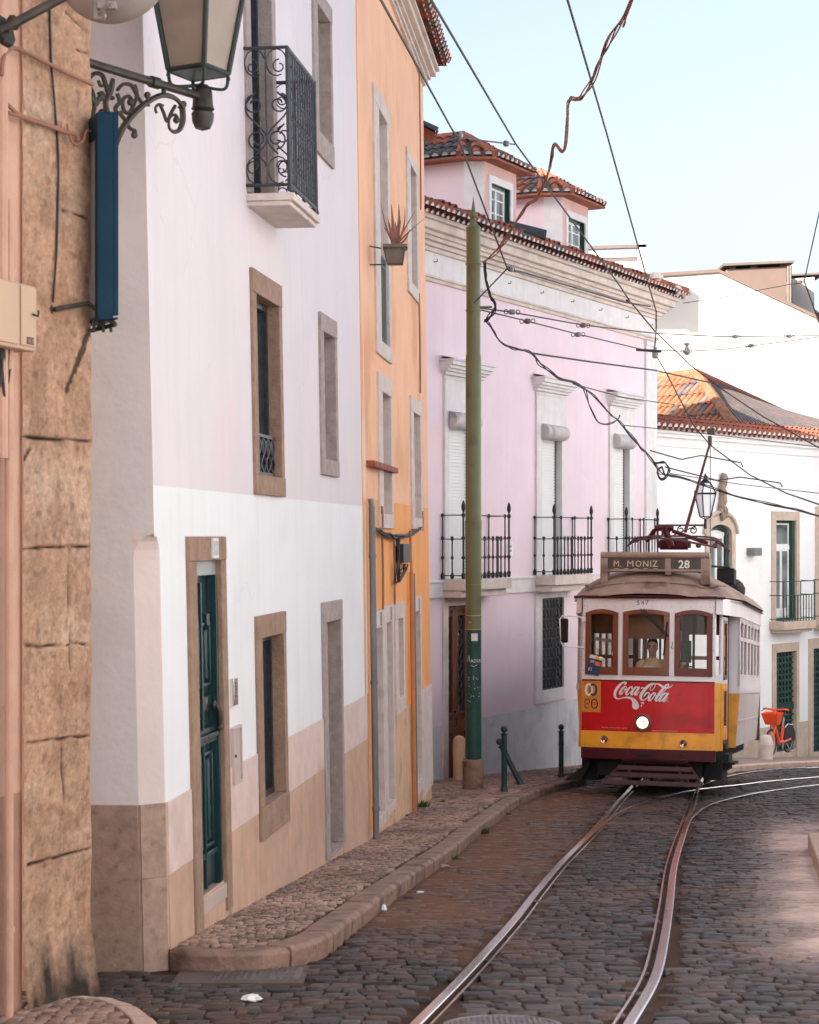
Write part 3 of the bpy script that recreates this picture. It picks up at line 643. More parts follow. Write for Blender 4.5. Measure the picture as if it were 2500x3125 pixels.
def opening(parent, Fc, name, ro, ri, smat, depth=.16, proud=.025, pane=None, kind='blind', label=None, panemat=None, sillout=.0, cav=None, frmat=None):
    """stone surround (outer rect ro, opening ri) with its reveal, and what fills it"""
    fr = MB(); P = Fc.P; o0, o1, oz0, oz1 = ro; i0, i1, iz0, iz1 = ri
    fr.slab(P, o0, o1, iz1, oz1, -depth, proud+.004, 1, 1)                       # lintel
    if iz0 > oz0+.02: fr.slab(P, o0, o1, oz0, iz0, -depth, proud+.006+sillout)      # sill
    zb = iz0 if iz0 > oz0+.02 else oz0
    fr.slab(P, o0, i0, zb, iz1, -depth, proud, 1, 6); fr.slab(P, i1, o1, zb, iz1, -depth, proud, 1, 6)
    f = fr.build(name, smat, parent, bevel=.006, label=label)
    b = MB()
    if kind == 'blind':
        b.slab(P, i0, i1, iz0, iz1, -depth-.05, -depth+.01, 3, 10); b.build('infill', cav or smat, f)
    elif kind == 'window':
        w = .05; fm = frmat or GRM; b.frame(P, i0, i1, iz0, iz1, w, -depth, -depth+.05); m = (i0+i1)/2; b.slab(P, m-.025, m+.025, iz0+w, iz1-w, -depth, -depth+.045)
        b.build('sash', fm, f); b = MB(); b.slab(P, i0, i1, iz0, iz1, -depth-.03, -depth+.015); b.build('pane', panemat or GLS, f)
    return f
# ------------------------------------------------------------------ white house
wh = root('white_house', FWt.P(4, -1), 'tall white plastered house with brown stone window frames and a green door', 'house', 'houses along the left pavement')
R = FWt.R
zp1 = CZ+(HY-2452)/F*10.9; zp2 = CZ+(HY-2672)/F*10.95; zpk = CZ+(HY-1480)/F*10.8; ZT = 10.
def gr(Fc, u): return gz(Fc.P(u, 0).y)
H = {}
H['door'] = (R(577, 1637, 690, 2790), R(600, 1713, 675, 2742))
H['w1'] = (R(767, 815, 856, 1508), R(779, 895, 848, 1448))
H['w2'] = (R(974, 950, 1024, 1448), R(984, 1012, 1018, 1400))
H['w3'] = (R(953, -60, 1008, 457), R(965, 10, 1003, 400))
H['g1'] = (R(782, 1882, 870, 2570), R(797, 1948, 862, 2460))
H['g2'] = (R(985, 1840, 1043, 2628), R(997, 1900, 1038, 2608))
H['bd'] = (R(742, -500, 832, 585), R(757, -420, 822, 592))
UE = FWt.inv(1122, 2000)[0]
holes = [h[1] for h in H.values()]+[(0, .11, -3, 1.80)]
b = MB(); wall(b, FWt, 0, UE, -2.2, ZT, holes, [(zp1, 2), (zpk, 0), (99, 1)], du=.5)
# the side wall and the cut corner
SD = Vector((-1, .07, 0)).normalized()
def SP(s, z, d=0.): p = FWt.P(0, z); return Vector((p.x, p.y, z))+SD*s+Vector((-SD.y, SD.x, 0))*d
def sidewall(s0, s1, z0, z1, mi): b.add([SP(s0, z0), SP(s1, z0), SP(s1, z1), SP(s0, z1)], [(0, 1, 2, 3)], mi)
for z0, z1, mi in ((-2.2, zp2-.02, 4), (zp2-.02, zp1, 4), (zp1, 1.74, 3)): sidewall(.13, 4, z0, z1, mi)
for i in range(8): sidewall(.13, 4, 1.74+i*(ZT-1.74)/8, 1.74+(i+1)*(ZT-1.74)/8, 3)
for i in range(8):
    z0 = 1.82+i*(ZT-1.82)/8; sidewall(0, .13, z0, 1.82+(i+1)*(ZT-1.82)/8, 3)
zz = [-2.2, zp1, .4, 1.2, 1.66]; 
for i in range(4): b.add([SP(.13, zz[i]), FWt.P(.11, zz[i]), FWt.P(.11, zz[i+1]), SP(.13, zz[i+1])], [(0, 1, 2, 3)], 4 if i == 0 else 5)
arc = [(1., 1.66), (.93, 1.72), (.72, 1.77), (.40, 1.805), (0, 1.82)]
for i in range(4):
    (t0, za), (t1, zb) = arc[i], arc[i+1]
    b.add([SP(.13*t0, za), FWt.P(.11*t0, za), FWt.P(.11*t1, zb), SP(.13*t1, zb)], [(0, 1, 2, 3)], 5)
    b.add([FWt.P(.11*t0, za), FWt.P(.11, za), FWt.P(.11, 1.80), FWt.P(.11*t1, min(zb, 1.8))], [(0, 1, 2, 3)], 0)
    b.add([SP(.13*t0, za), SP(.13, za), SP(.13, 1.82), SP(.13*t1, zb)], [(0, 1, 2, 3)], 3)
b.add([FWt.P(0, 1.8), FWt.P(.11, 1.8), FWt.P(.11, 1.81), FWt.P(0, 1.82)], [(0, 1, 2, 3)], 0)
for z0 in (-2.2,): b.add([FWt.P(UE, z0), FWt.P(UE, ZT), FWt.P(UE, ZT, -7), FWt.P(UE, z0, -7)], [(0, 1, 2, 3)], 0)
b.add([SP(4, ZT), SP(0, ZT), FWt.P(UE, ZT), FWt.P(UE, ZT, -7), SP(4, ZT)+Vector((0, 8, 0))], [(0, 1, 2, 3, 4)], 0)
b.build('wall', [WHT, WHU, DRK, GRW, SPK, CHW], wh, angle=.35)
# cladding slabs of the plinth (thin stone plates with joints)
b = MB(); cuts = sorted([.13]+[H[k][0][i] for k in ('door', 'g1', 'g2') for i in (0, 1)]+[UE-.12])
CB = {k: MB() for k in (0, 2, 4, 6)}
def clad(z0, z1, mi, d, wmax):
    for k in range(0, len(cuts)-1):
        if k % 2 == 1: continue
        b = CB[k]
        a, c = cuts[k]+.004, cuts[k+1]-.004; m = max(1, round((c-a)/wmax))
        for j in range(m): b.slab(FWt.P, a+(c-a)*j/m+.0012, a+(c-a)*(j+1)/m-.0012, z0+.0012, z1-.0012, -.01, d, 1, 2, mi)
clad(zp2, zp1, 0, .012, 3.); clad(zp2-.62, zp2, 1, .010, .62); clad(zp2-1.25, zp2-.62, 1, .009, .8); clad(zp2-1.8, zp2-1.25, 1, .008, .9)
a, c = H['g1'][0][0], H['g1'][0][1]; b = CB[4]
b.slab(FWt.P, a, c, zp2-.62, H['g1'][0][2]-.002, -.01, .010, 1, 2, 1); b.slab(FWt.P, a, c, zp2-1.25, zp2-.622, -.01, .009, 1, 2, 1); b.slab(FWt.P, a, c, zp2-1.8, zp2-1.252, -.01, .008, 1, 2, 1)
for b in CB.values(): b.build('plinth_cladding', [TIL, DRK], wh, bevel=.0015)
b = MB()
PS = lambda s, z, d: SP(s, z, d)
for z0, z1 in ((zp2, zp1), (zp2-.62, zp2), (zp2-1.3, zp2-.62)):
    for s0, s1 in ((.135, 1.6), (1.6, 3.2)): b.slab(PS, s0+.001, s1-.001, z0+.001, z1-.001, -.01, .010)
    CHP = lambda u, z, d: SP(.13, z).lerp(FWt.P(.11, z), u)+(Vector((.6, -.8, 0))*d)
    b.slab(CHP, .03, .97, z0+.001, z1-.001, -.01, .008)
b.build('corner_cladding', SPK, wh, bevel=.0015)
# windows, doors
opening(wh, FWt, 'window', *H['w1'], STN, depth=.125, kind='window', frmat=IRN, panemat=GLS)
opening(wh, FWt, 'blind_window', *H['w2'], STG, depth=.10, kind='blind')
opening(wh, FWt, 'blind_window', *H['w3'], STG, depth=.12, kind='blind')
opening(wh, FWt, 'window', *H['g1'], STN, depth=.125, kind='window', frmat=IRN, panemat=GLS, label='low window with a thick brown stone sill')
opening(wh, FWt, 'doorway', *H['g2'], STG, depth=.20, kind='blind', cav=CAV, label='blocked doorway of rough stone')
opening(wh, FWt, 'balcony_door', *H['bd'], STG, depth=.14, kind='window', frmat=IRN)
# little cast balustrade in window w1
i0, i1, z0, z1 = H['w1'][1]; b = MB(); dq = -.04
b.slab(FWt.P, i0, i1, z0+.30, z0+.325, dq-.012, dq+.012); b.slab(FWt.P, i0, i1, z0+.01, z0+.03, dq-.01, dq+.01)
nn_ = 5
for k in range(nn_):
    u = i0+(i1-i0)*(k+.5)/nn_; w = (i1-i0)/nn_*.46
    b.tube([FWt.P(u+w*math.sin(t*6.28), z0+.03+.27*t, dq) for t in np.linspace(0, 1, 9)], .010, 5); b.tube([FWt.P(u-w*math.sin(t*6.28), z0+.03+.27*t, dq) for t in np.linspace(0, 1, 9)], .010, 5)
    b.tube([FWt.P(u+.3*w*math.cos(t*6.28), z0+.22+.05*math.sin(t*6.28), dq) for t in np.linspace(0, 1, 9)], .010, 5)
b.build('window_balustrade', IRN, wh)
# green door
i0, i1, z0, z1 = H['door'][1]; fr = MB(); P = FWt.P; o0, o1, oz0, oz1 = H['door'][0]
zt = gr(FWt, i0)+.12
fr.slab(P, o0, o1, z1, oz1, -.18, .03); fr.slab(P, o0, i0, oz0-.15, z1, -.18, .026, 1, 8); fr.slab(P, i1, o1, oz0-.15, z1, -.18, .026, 1, 8)
dr = fr.build('doorway', STN, wh, bevel=.006)
b = MB(); b.slab(P, i0, i1, z0-.12, z0-.02, -.18, .02); b.slab(P, i0, i1, z0-.5, z0-.122, -.1, .008, mi=1); b.build('threshold', [PMT, DRK], dr, bevel=.004)
b = MB(); dz = -.075; b.slab(P, i0, i1, z1-.10, z1, -.12, -.015, mi=1); b.slab(P, i0, i1, z0-.02, z1-.10, dz-.04, dz, mi=0)
b.slab(P, i1-.04, i1, z0-.02, z1-.1, dz, -.006)      # frame reveals
lw = (i1-.045)-(i0+.01); zm = z0+.98
for k in range(2):
    a = i0+.012+k*lw/2+.01; c = a+lw/2-.025; m = (a+c)/2
    for (q0, q1) in ((zm+.36, z1-.42), (z0+.26, zm-.08)):
        b.frame(P, a+.02, c-.02, q0, q1, .022, dz, dz+.035); b.slab(P, a+.05, c-.05, q0+.05, q1-.05, dz, dz+.02, mi=0)
        b.tube([P(m, q0+.05, dz+.022), P(m, q1-.05, dz+.022)], .016, 8)
    b.slab(P, m-.03, m+.045, z1-.44, z1-.36, dz, dz+.05, mi=0)
    b.slab(P, a, c, z0, z0+.2, dz, dz+.03)
    for h_, w_ in ((0, .055), (.035, .075), (.07, .05)): b.slab(P, a-.006, c+.012, zm-.02+h_, zm+.012+h_, dz, dz+w_, mi=0)
    b.slab(P, a+.01, c-.01, zm+.19, zm+.29, dz, dz+.028, mi=0); b.slab(P, a, c, z0+.20, z0+.235, dz, dz+.045)
b.slab(P, i0+.012+lw/2-.012, i0+.012+lw/2+.012, z0, z1-.15, dz, dz+.045)
dd_ = b.build('door', [GRN, LGT], dr, bevel=.004)
b = MB(); kx_ = i1-.10; kz = FWt.z(665, 2190); b.lathe([(.03, 0), (.032, .01), (.02, .02)], P(kx_, kz+.09, dz+.05), 10, FWt.N)
b.tube([P(kx_, kz+.09, dz+.07), P(kx_+.01, kz+.05, dz+.085), P(kx_+.012, kz, dz+.09), P(kx_+.014, kz-.06, dz+.085)], [.014, .018, .022, .012], 8); b.sphere(P(kx_+.014, kz-.07, dz+.085), .022, 8)
b.build('knocker', BRZ, dr); 
b = MB(); q = i0+.012+lw*.7; b.slab(P, q-.03, q+.03, zm+.2, zm+.28, dz+.028, dz+.036); b.build('letter_plate', CHR, dr)
b = MB(); t0, t1, tz0, tz1 = FWt.R(632, 1642, 648, 1704); b.slab(P, t0, t1, tz0, tz1, .03, .045); b.slab(P, t0+.012, t1-.012, tz0+.02, tz1-.02, .045, .0465, mi=1)
for k in (.34, .62): stroke(b, [(t0+(t1-t0)*k, tz0+.05, .008), (t0+(t1-t0)*(k-.04), (tz0+tz1)/2, .012), (t0+(t1-t0)*(k+.03), tz1-.05, .008)], P, .0475, 0)
b.build('number_tile', [PAP, mat('faded_tile_print', (.42, .42, .46), .4)], dr)
# balcony
zs = FWt.inv(751, 590)[1]; s0 = FWt.inv(751, 592)[0]; s1 = FWt.inv(845, 690)[0]-.02; dpt = .36
b = MB(); b.slab(P, s0, s1, zs-.055, zs, -.02, dpt); b.slab(P, s0+.02, s1-.02, zs-.09, zs-.055, -.02, dpt-.03)
bal = b.build('balcony', LMS, wh, bevel=.006); 
zr = zs+1.08; zb_ = zs+.06; b = MB(); rr = .011
corner = [(s0+.01, .0), (s0+.01, dpt-.03), (s1-.01, dpt-.03), (s1-.01, 0)]
for z in (zr, zb_): b.tube([P(u, z, d) for u, d in corner], .014, 6)
for u, d in corner[1:3]: b.tube([P(u, zb_-.03, d), P(u, zr, d)], .016, 6)
for u in np.linspace(s0+.1, s1-.1, 3): b.sphere(P(u, zb_-.03, dpt-.03), .022, 8, sc=(1, 1, .8)); 
for u, d in corner[1:3]: b.sphere(P(u, zb_-.03, d), .024, 8)
nb = 11
for i in range(nb):
    u = s0+.01+(s1-s0-.02)*(i+.5)/nb; hp = (s1-s0-.02)/nb/2; b.tube([P(u-hp, zb_, dpt-.03), P(u-hp, zr, dpt-.03)], .0095, 5)
    for zc, rz in ((zr-.07, .055), (zr-.42, .08), (zr-.58, .08), (zb_+.07, .055)):
        b.tube([P(u+hp*.7*math.cos(t), zc+rz*math.sin(t), dpt-.03) for t in np.linspace(-.5, 4.4, 11)], .0045, 4)
def scroll(b, P2, cu, cv, r, turns, a0, sgn, rad_=.008, n=22):
    b.tube([P2(cu+r*(1-.62*k/n)*math.cos(a0+sgn*turns*6.283*k/n), cv+r*(1-.62*k/n)*math.sin(a0+sgn*turns*6.283*k/n)) for k in range(n+1)], rad_, 5)
for uu in (s0+.01, s1-.01):
    P2 = lambda d, z, uu=uu: P(uu, z, d); w = dpt-.03
    b.tube([P2(w*.5, zb_), P2(w*.5, zr)], .007, 5)
    for side in (0, 1):
        c = w*(.25+.5*side); sg = 1 if side else -1
        for zc, s2 in ((zr-.11, 1), (zb_+.11, -1)):
            b.tube([P2(c+.078*math.cos(t), zc+.10*math.sin(t)) for t in np.linspace(.3, 5.2, 13)], .005, 4); scroll(b, P2, c+.02*sg, zc-.03*s2, .055, 1.0, 1.57*s2, sg, .006, 14)
        b.tube([P2(c+.08*sg*math.sin(t*3.14*2), zr-.33-.46*t) for t in np.linspace(0, 1, 16)], .007, 5)
        scroll(b, P2, c+.01*sg, zr-.42, .075, 1.2, 1.57, -sg, .007); scroll(b, P2, c-.01*sg, zr-.68, .075, 1.2, -1.57, sg, .007)
b.build('railing', IRN, bal)
# drain pipe where white and orange houses meet, intercom, meter box
b = MB(); us = UE+.03; b.tube([P(us, CZ+(HY-1545)/F*18.3, .06), P(us, gr(FWt, us)+.12, .06)], .034, 10); b.tube([P(us, CZ+(HY-1580)/F*18.3+.2, .05), P(us, CZ+(HY-1545)/F*18.3, .06)], .03, 8)
for z in (-1.0, .3, 1.6): b.lathe([(.041, -.02), (.041, .02)], P(us, z, .06), 10)
b.build('downpipe', GPI, wh)
b = MB(); r_ = FWt.R(700, 2072, 712, 2154); b.slab(P, r_[0], r_[1], r_[2], r_[3], 0, .035, 1, 1); 
for k in range(5): zc = r_[2]+.06+k*.022; b.slab(P, (r_[0]+r_[1])/2-.01, (r_[0]+r_[1])/2+.02, zc, zc+.008, .035, .039, mi=1)
b.build('intercom', [CHR, BKP], wh, bevel=.01)
b = MB(); r_ = FWt.R(703, 2222, 729, 2398); b.frame(P, *r_, .02, 0, .03); b.slab(P, r_[0]+.02, r_[1]-.02, r_[2]+.02, r_[3]-.02, 0, .018); mtb = b.build('meter_box', [PMT], wh, bevel=.003)
b = MB(); b.sphere(P(r_[0]+.05, (r_[2]+r_[3])/2, .025), .012, 8); b.build('knob', BRZ, mtb)
# ------------------------------------------------------------------ orange house
oh = root('orange_house', FO.P(3.5, -1.6), 'narrow orange house with pale stone frames, a planter at a window and tiled eaves', 'house', 'houses along the left pavement')
R = FO.R; P = FO.P; UO = 6.95; ZE = 8.36
zpl = FO.z(1300, 2100)
O = {}
O['o1'] = (R(1140, 250, 1185, 1075), R(1155, 330, 1180, 1040)); O['o2'] = (R(1240, 446, 1272, 888), R(1250, 500, 1268, 862))
O['o3'] = (R(1152, 1132, 1193, 1612), R(1164, 1195, 1189, 1568)); O['o4'] = (R(1252, 1206, 1284, 1615), R(1260, 1258, 1280, 1580))
O['d1'] = (R(1138, 1868, 1168, 2545), R(1146, 1920, 1166, 2500)); O['d2'] = (R(1169, 1852, 1199, 2500), R(1178, 1902, 1196, 2460))
O['g3'] = (R(1202, 1843, 1231, 2186), R(1212, 1890, 1227, 2130)); O['d4'] = (R(1257, 1826, 1284, 2440), R(1266, 1868, 1281, 2395))
b = MB(); wall(b, FO, 0, UO, -3, ZE, [v[1] for v in O.values()], [(zpl-1.0, 2), (2.2, 0), (99, 1)], du=.8)
shell(b, FO, 0, UO, -3, ZE, 8, 0); b.build('wall', [ORW, ORU, LMP], oh, angle=.4)
b = MB(); u4 = O['d4'][0][1]+.005; b.slab(P, u4, UO+.01, zpl-.0, zpl+.02, -.01, .03); 
for z0, z1 in ((zpl-.42, zpl), (zpl-.86, zpl-.42), (zpl-1.4, zpl-.86)): b.slab(P, u4, UO+.01, z0+.001, z1-.001, -.02, .02)
b.build('plinth', LMS, oh, bevel=.003)
b = MB(); ua, uc = O['d2'][0][1]+.005, O['d4'][0][0]-.005; zl = O['g3'][0][2]; b.slab(P, ua, uc, zl-.9, zl-.004, -.01, .012); b.slab(P, ua, uc, zl-1.6, zl-.904, -.01, .012); b.build('stone_base', LMP, oh, bevel=.002)
for k in ('o1', 'o2', 'o3', 'o4', 'g3'): opening(oh, FO, 'window', *O[k], LMS, depth=.13, kind='blind', cav=STG)
for k in ('d1', 'd2', 'd4'):
    f = opening(oh, FO, 'doorway', *O[k], LMS, depth=.16, kind='blind', cav=STG)
    o_, i_ = O[k]; m = (i_[0]+i_[1])/2; b = MB(); h_ = (o_[3]-i_[3]); b.slab(P, m-.05, m+.05, i_[3]+h_*.15, o_[3]-h_*.12, .02, .04)
    b.frame(P, m-.05, m+.05, i_[3]+h_*.15, o_[3]-h_*.12, .014, .04, .043, mi=1); stroke(b, [(m-.01, i_[3]+h_*.3, .012), (m+.012, i_[3]+h_*.5, .014), (m-.006, i_[3]+h_*.72, .012)], P, .0425, 1); b.build('number_tile', [PAP, NVY], f)
# green railing in the top window
i0, i1, z0, z1 = O['o1'][1]; b = MB(); zt = FO.z(1160, 770)
for u in np.linspace(i0+.05, i1-.05, 7): b.tube([P(u, z0, -.02), P(u, zt, -.02)], .012, 6)
for z in (z0+.06, zt, zt-.1): b.tube([P(i0, z, -.02), P(i1, z, -.02)], .012, 6)
b.build('window_railing', GRM, oh)
# cornice and tiled eaves
b = MB(); zc = ZE-.25
for dz_, d in ((0, .04), (.045, .07), (.09, .11)): b.slab(P, -.02, UO+.02+dz_*.3, zc+dz_, zc+dz_+.043, -.05, d)
b.slab(P, -.02, UO+.05, zc+.135, zc+.21, -.05, .18); b.slab(P, -.02, UO+.07, zc+.21, zc+.25, -.05, .23); b.build('cornice', CRN, oh, bevel=.004)
b = MB(); nrm = Vector((0, 0, 1)); zz = zc+.30; a, c = P(-.02, zz, .34), P(UO+.1, zz, .34); sl = (-FO.N*math.cos(.62)+nrm*math.sin(.62))
tiles(b, a, c, sl, 5.8, pitch=.2, mi=(0, 0, 1), mort=2); a2, c2 = P(-.02, zz-.04, .28), P(UO+.1, zz-.04, .28); tiles(b, a2, c2, sl, .4, pitch=.2, mi=(0, 1), mort=2, plane=False)
r1, r2 = a+sl*5.8, c+sl*5.8; b.add([r1, r2, r2-FO.N*4-nrm*3, r1-FO.N*4-nrm*3], [(0, 1, 2, 3)], 0)
b.add([c, r2, r2-nrm*3.4], [(0, 1, 2)], 0); b.build('roof', [RTL, GTL, MOR], oh)
# brown beam, cable run, junction box, pipes
b = MB(); z = FO.z(1160, 1427); u0 = FO.inv(1118, 1427)[0]; b.slab(P, max(u0, 0), FO.inv(1192, 1427)[0], z-.03, z+.03, .0, .09); b.build('beam', RTL, oh)
b = MB(); r_ = R(1206, 1660, 1228, 1718); b.slab(P, *r_, .02, .10); b.build('junction_box', BLK, oh, bevel=.006)
b = MB(); random.seed(4)
for k in range(5):
    pts = []
    for px in np.linspace(1128, 1272, 16):
        py = 1612+26*math.sin((px-1128)/144*math.pi)*(1 if px < 1235 else 1.2)+random.uniform(-6, 6); u, z = FO.inv(px, py); pts.append(P(u, z, .05+random.uniform(-.02, .02)))
    b.tube([Vector(tuple(q)) for q in crom([tuple(p) for p in pts], 3)], .011, 5)
for k in range(6):
    pts = [(1222, 1722), (1214+random.uniform(-5, 5), 1745), (1200+random.uniform(-6, 6), 1760+random.uniform(-15, 20)), (1196, 1700), (1197, 1640)]; q = []
    for px, py in pts: u, z = FO.inv(px, py); q.append(tuple(P(u, z, .06+random.uniform(-.02, .03))))
    b.tube([Vector(tuple(q_)) for q_ in crom(q, 4)], .010, 5)
b.build('cable_bundle', CBK, oh)
b = MB()
for px0, y0, y1, r_ in ((1161, 1640, 1860, .012), (1197, 1640, 1845, .012), (1278, 200, 640, .010), (1276, 900, 1200, .012), (1157, 1545, 1610, .02), (1284, 1560, 1620, .008)):
    ua, za = FO.inv(px0, y0); ub, zb = FO.inv(px0, y1); b.tube([P(ub, za, .03), P(ub, (za+zb)/2, .035), P(ub, zb, .03)], r_, 6)
b.build('wall_cables', COP, oh)
b = MB(); ub = FO.inv(1247, 2000)[0]; b.tube([P(ub, FO.z(1247, 1745), .05), P(ub, gr(FO, ub)+.12, .05)], .027, 10); b.tube([P(ub-.1, FO.z(1247, 1620), .05), P(ub, FO.z(1247, 1745), .05)], .015, 6); b.build('orange_pipe', OPI, oh)
b = MB(); ub = FO.inv(1254, 2000)[0]; b.tube([P(ub, FO.z(1254, 1750), .05), P(ub, gr(FO, ub)+.12, .05)], .018, 8); b.build('grey_conduit', GPI, oh)
# planter with aloe hung on the window railing
u, z = FO.inv(1200, 778, .25); c = P(u, z, .27); pl = root('planter', c, 'square stoneware planter with spiky reddish aloe hanging at the orange house window', 'planter')
b = MB(); h = .10; wt = .115; wb = .085; qd = lambda w, z: [c+Vector((x*w, y*w, z)) for x, y in ((-1, -1), (1, -1), (1, 1), (-1, 1))]
b.add(qd(wb, -h)+qd(wt*.97, h-.04)+qd(wt*1.1, h-.035)+qd(wt*1.12, h)+qd(wt*.97, h), [(3, 2, 1, 0)]+[(4*k+i, 4*k+(i+1) % 4, 4*k+4+(i+1) % 4, 4*k+4+i) for k in range(4) for i in range(4)]+[(16, 17, 18, 19)])
b.build('pot', POT, pl, bevel=.006, smooth=False)
b = MB()
for dx, dz, bend in ((-.19, .62, -.02), (-.05, .58, .0), (.05, .60, .02), (.13, .56, .04), (.42, .42, -.06), (-.1, .40, 0), (.0, .35, .02), (.08, .38, 0), (.2, .25, .03), (-.15, .28, .02), (.28, .5, -.02)):
    q = [c+Vector((dx*t*.78+bend*math.sin(t*3.1), .05*math.sin(dx*20)*t, h-.02+dz*.78*t-.03*math.sin(t*3.1)*abs(dx)*3)) for t in np.linspace(0, 1, 7)]
    b.tube(q, [.022, .025, .022, .018, .013, .008, .002], 6, flat=.5)
b.build('aloe', ALO, pl)
b = MB(); b.tube([c+Vector((-.12, .1, h-.02)), c+Vector((.13, .1, h-.02)), c+Vector((.13, -.13, h-.04)), c+Vector((-.12, -.13, h-.04)), c+Vector((-.12, .1, h-.02))], .007, 5)
b.tube([c+Vector((.10, -.12, h-.05)), c+Vector((.08, -.10, -h-.01)), c+Vector((-.08, -.10, -h-.01)), c+Vector((-.12, -.12, h-.05))], .006, 5); b.tube([c+Vector((-.15, 0, h-.03)), P(u, c.z+h, .0)], .008, 5); b.tube([c+Vector((-.1, 0, -h)), P(u, c.z-h, .0)], .008, 5)
b.build('holder', IRN, pl)
# ------------------------------------------------------------------ stone house, near left
FS = Fac((-1.715, 9.6), .34, L=3.)
sh = root('stone_house', FS.P(-.8, -.6), 'old orange limestone and plaster corner house at the left edge', 'house', 'houses along the left pavement')
uq = FS.inv(60, 1600)[0]; uq2 = 0.
jl = []                                           # joints traced from the wall: (u0,z0,u1,z1)
def J(x0, y0, x1, y1): a = FS.inv(x0, y0); c = FS.inv(x1, y1); jl.append((a[0], a[1], c[0], c[1]))
for q in ((180, 645, 262, 668), (60, 1335, 262, 1348), (68, 1672, 262, 1668), (200, 1680, 204, 2045), (68, 1972, 262, 1966), (72, 2270, 262, 2246), (183, 2262, 184, 2600), (75, 2640, 262, 2590), (190, 40, 262, 98), (225, 150, 262, 165)): J(*q)
JA = np.array(jl); nu, nv = 44, 760; zlo, zhi = gz(9.5)-.1, 9.5
us = np.linspace(uq, 0, nu+1); zs_ = np.concatenate([np.linspace(zlo, 4.75, nv-19), np.linspace(4.9, zhi, 20)]); vs = []; ms = []
UU, ZZ = np.meshgrid(us, zs_); uf, zf = UU.ravel(), ZZ.ravel(); best = np.full(len(uf), 9.); p = np.stack([uf, zf], -1)
wob = np.array([noise.noise(Vector((a*7, b_*7, 1.)))*.012 for a, b_ in p])
for a0, a1, b0, b1 in JA:
    A0 = np.array([a0, a1]); ab = np.array([b0-a0, b1-a1]); t = np.clip(((p-A0)@ab)/(ab@ab), 0, 1); best = np.minimum(best, np.hypot(*(p+wob[:, None]-A0-t[:, None]*ab).T))
ns = np.array([noise.fractal(Vector((a*2.4, b_*2.4, 7.)), 1., 2., 5)*.007+noise.noise(Vector((a*16, b_*16, 2.)))*.0035 for a, b_ in p])
edge = np.array([noise.noise(Vector((b_*4, 5., 0)))*.018+noise.noise(Vector((b_*17, 5., 0)))*.006 for b_ in zs_])
flare = np.clip((-.15-zf)/.75, 0, 1)**2.2*.12
crack = np.array([noise.fractal(Vector((a*5, b_*1.6, 3.)), 1., 2., 4) for a, b_ in p])
mm = []
for i, (u, z) in enumerate(p):
    e = edge[i//(nu+1)]; uu = u+(e if u > -.12 else 0)*(1+u/.12)*.0+e*max(0, 1+u/.15)+flare[i]*max(0, 1+u/.5)
    d = .02+ns[i]-.022*math.exp(-(best[i]/.007)**2)+flare[i]*.9
    vs.append(FS.P(uu, z, d))
b = MB(); idx = lambda i, j: j*(nu+1)+i
d1a = np.array(FS.inv(262, 1010)); d1b = np.array(FS.inv(195, 1190)); d2a = np.array(FS.inv(135, 1280)); d2b = np.array(FS.inv(48, 1425))
def dseg(q, a, c): ab = c-a; t = np.clip(((q-a)@ab)/(ab@ab), 0, 1); return np.hypot(*(q-a-t*ab))
fr_ = lambda q, s, o, k=5: noise.fractal(Vector((q[0]*s, q[1]*s, o)), .9, 2., k)
base_, pale_, dark_, brn = np.array([.41, .255, .165]), np.array([.50, .365, .265]), np.array([.018, .010, .008]), np.array([.25, .125, .07]); tint = []
for k, q in enumerate(p):
    c_ = base_*(1+.20*fr_(q, 3., 1.))+(pale_-base_)*np.clip(fr_(q, 1.7, 4.)*1.3, 0, 1); c_ = c_+(brn-c_)*np.clip(fr_(q, 4.5, 8.)*1.5-.15, 0, .4)
    sp = fr_(q, 17., 2., 3); c_ = c_*(1-.35*np.clip(sp*2.2-.5, 0, 1)); g2 = fr_(q, 55., 6., 2); c_ = c_*(1+.22*g2); st_ = fr_((q[0]*5, q[1]*2.2), 1., 5.); c_ = c_*(1-.18*np.clip(st_*1.6, 0, 1))
    jn = math.exp(-(best[k]/(.0045+.009*max(0, crack[k])))**2); c_ = c_+(dark_-c_)*min(1, jn*(1.25 if noise.noise(Vector((q[0]*6, q[1]*6, 3.))) > -.25 else .5))
    dm = min(dseg(q, d1a, d1b)-.030, dseg(q, d2a, d2b)-.022)+.035*crack[k]+.01*noise.noise(Vector((q[0]*40, q[1]*40, 0))); c_ = c_+(dark_*1.3-c_)*np.clip(-dm/.012, 0, 1)*.9
    so2 = np.clip((-.22+.20*noise.noise(Vector((q[0]*7, 0, 0)))+.10*noise.noise(Vector((q[0]*25, q[1]*3, 4.)))-q[1])/.34+.25*fr_(q, 9., 11.), 0, 1); c_ = c_+(np.array([.016, .011, .010])*(1+.8*fr_(q, 6., 3.))-c_)*so2*.95; tint.append(np.clip(c_, .01, 1))
b.v = [tuple(v) for v in vs]; b.f = [(idx(i, j), idx(i+1, j), idx(i+1, j+1), idx(i, j+1)) for j in range(nv) for i in range(nu)]; b.m = [0]*len(b.f)
rs = [idx(nu, j) for j in range(nv+1)]; base = len(b.v); b.v += [tuple(Vector(b.v[k])+Vector((-.9, .33, 0))) for k in rs]; tint += [tint[k] for k in rs]
for j in range(nv): b.f.append((rs[j], base+j, base+j+1, rs[j+1])); b.m.append(0)
cs_ = b.build('corner_stones', attr_mat('weathered_orange_stone', .85, .007, 55, var=.2, vscale=22, spec=.3), sh, angle=1.2); settint(cs_.data, np.array(tint))
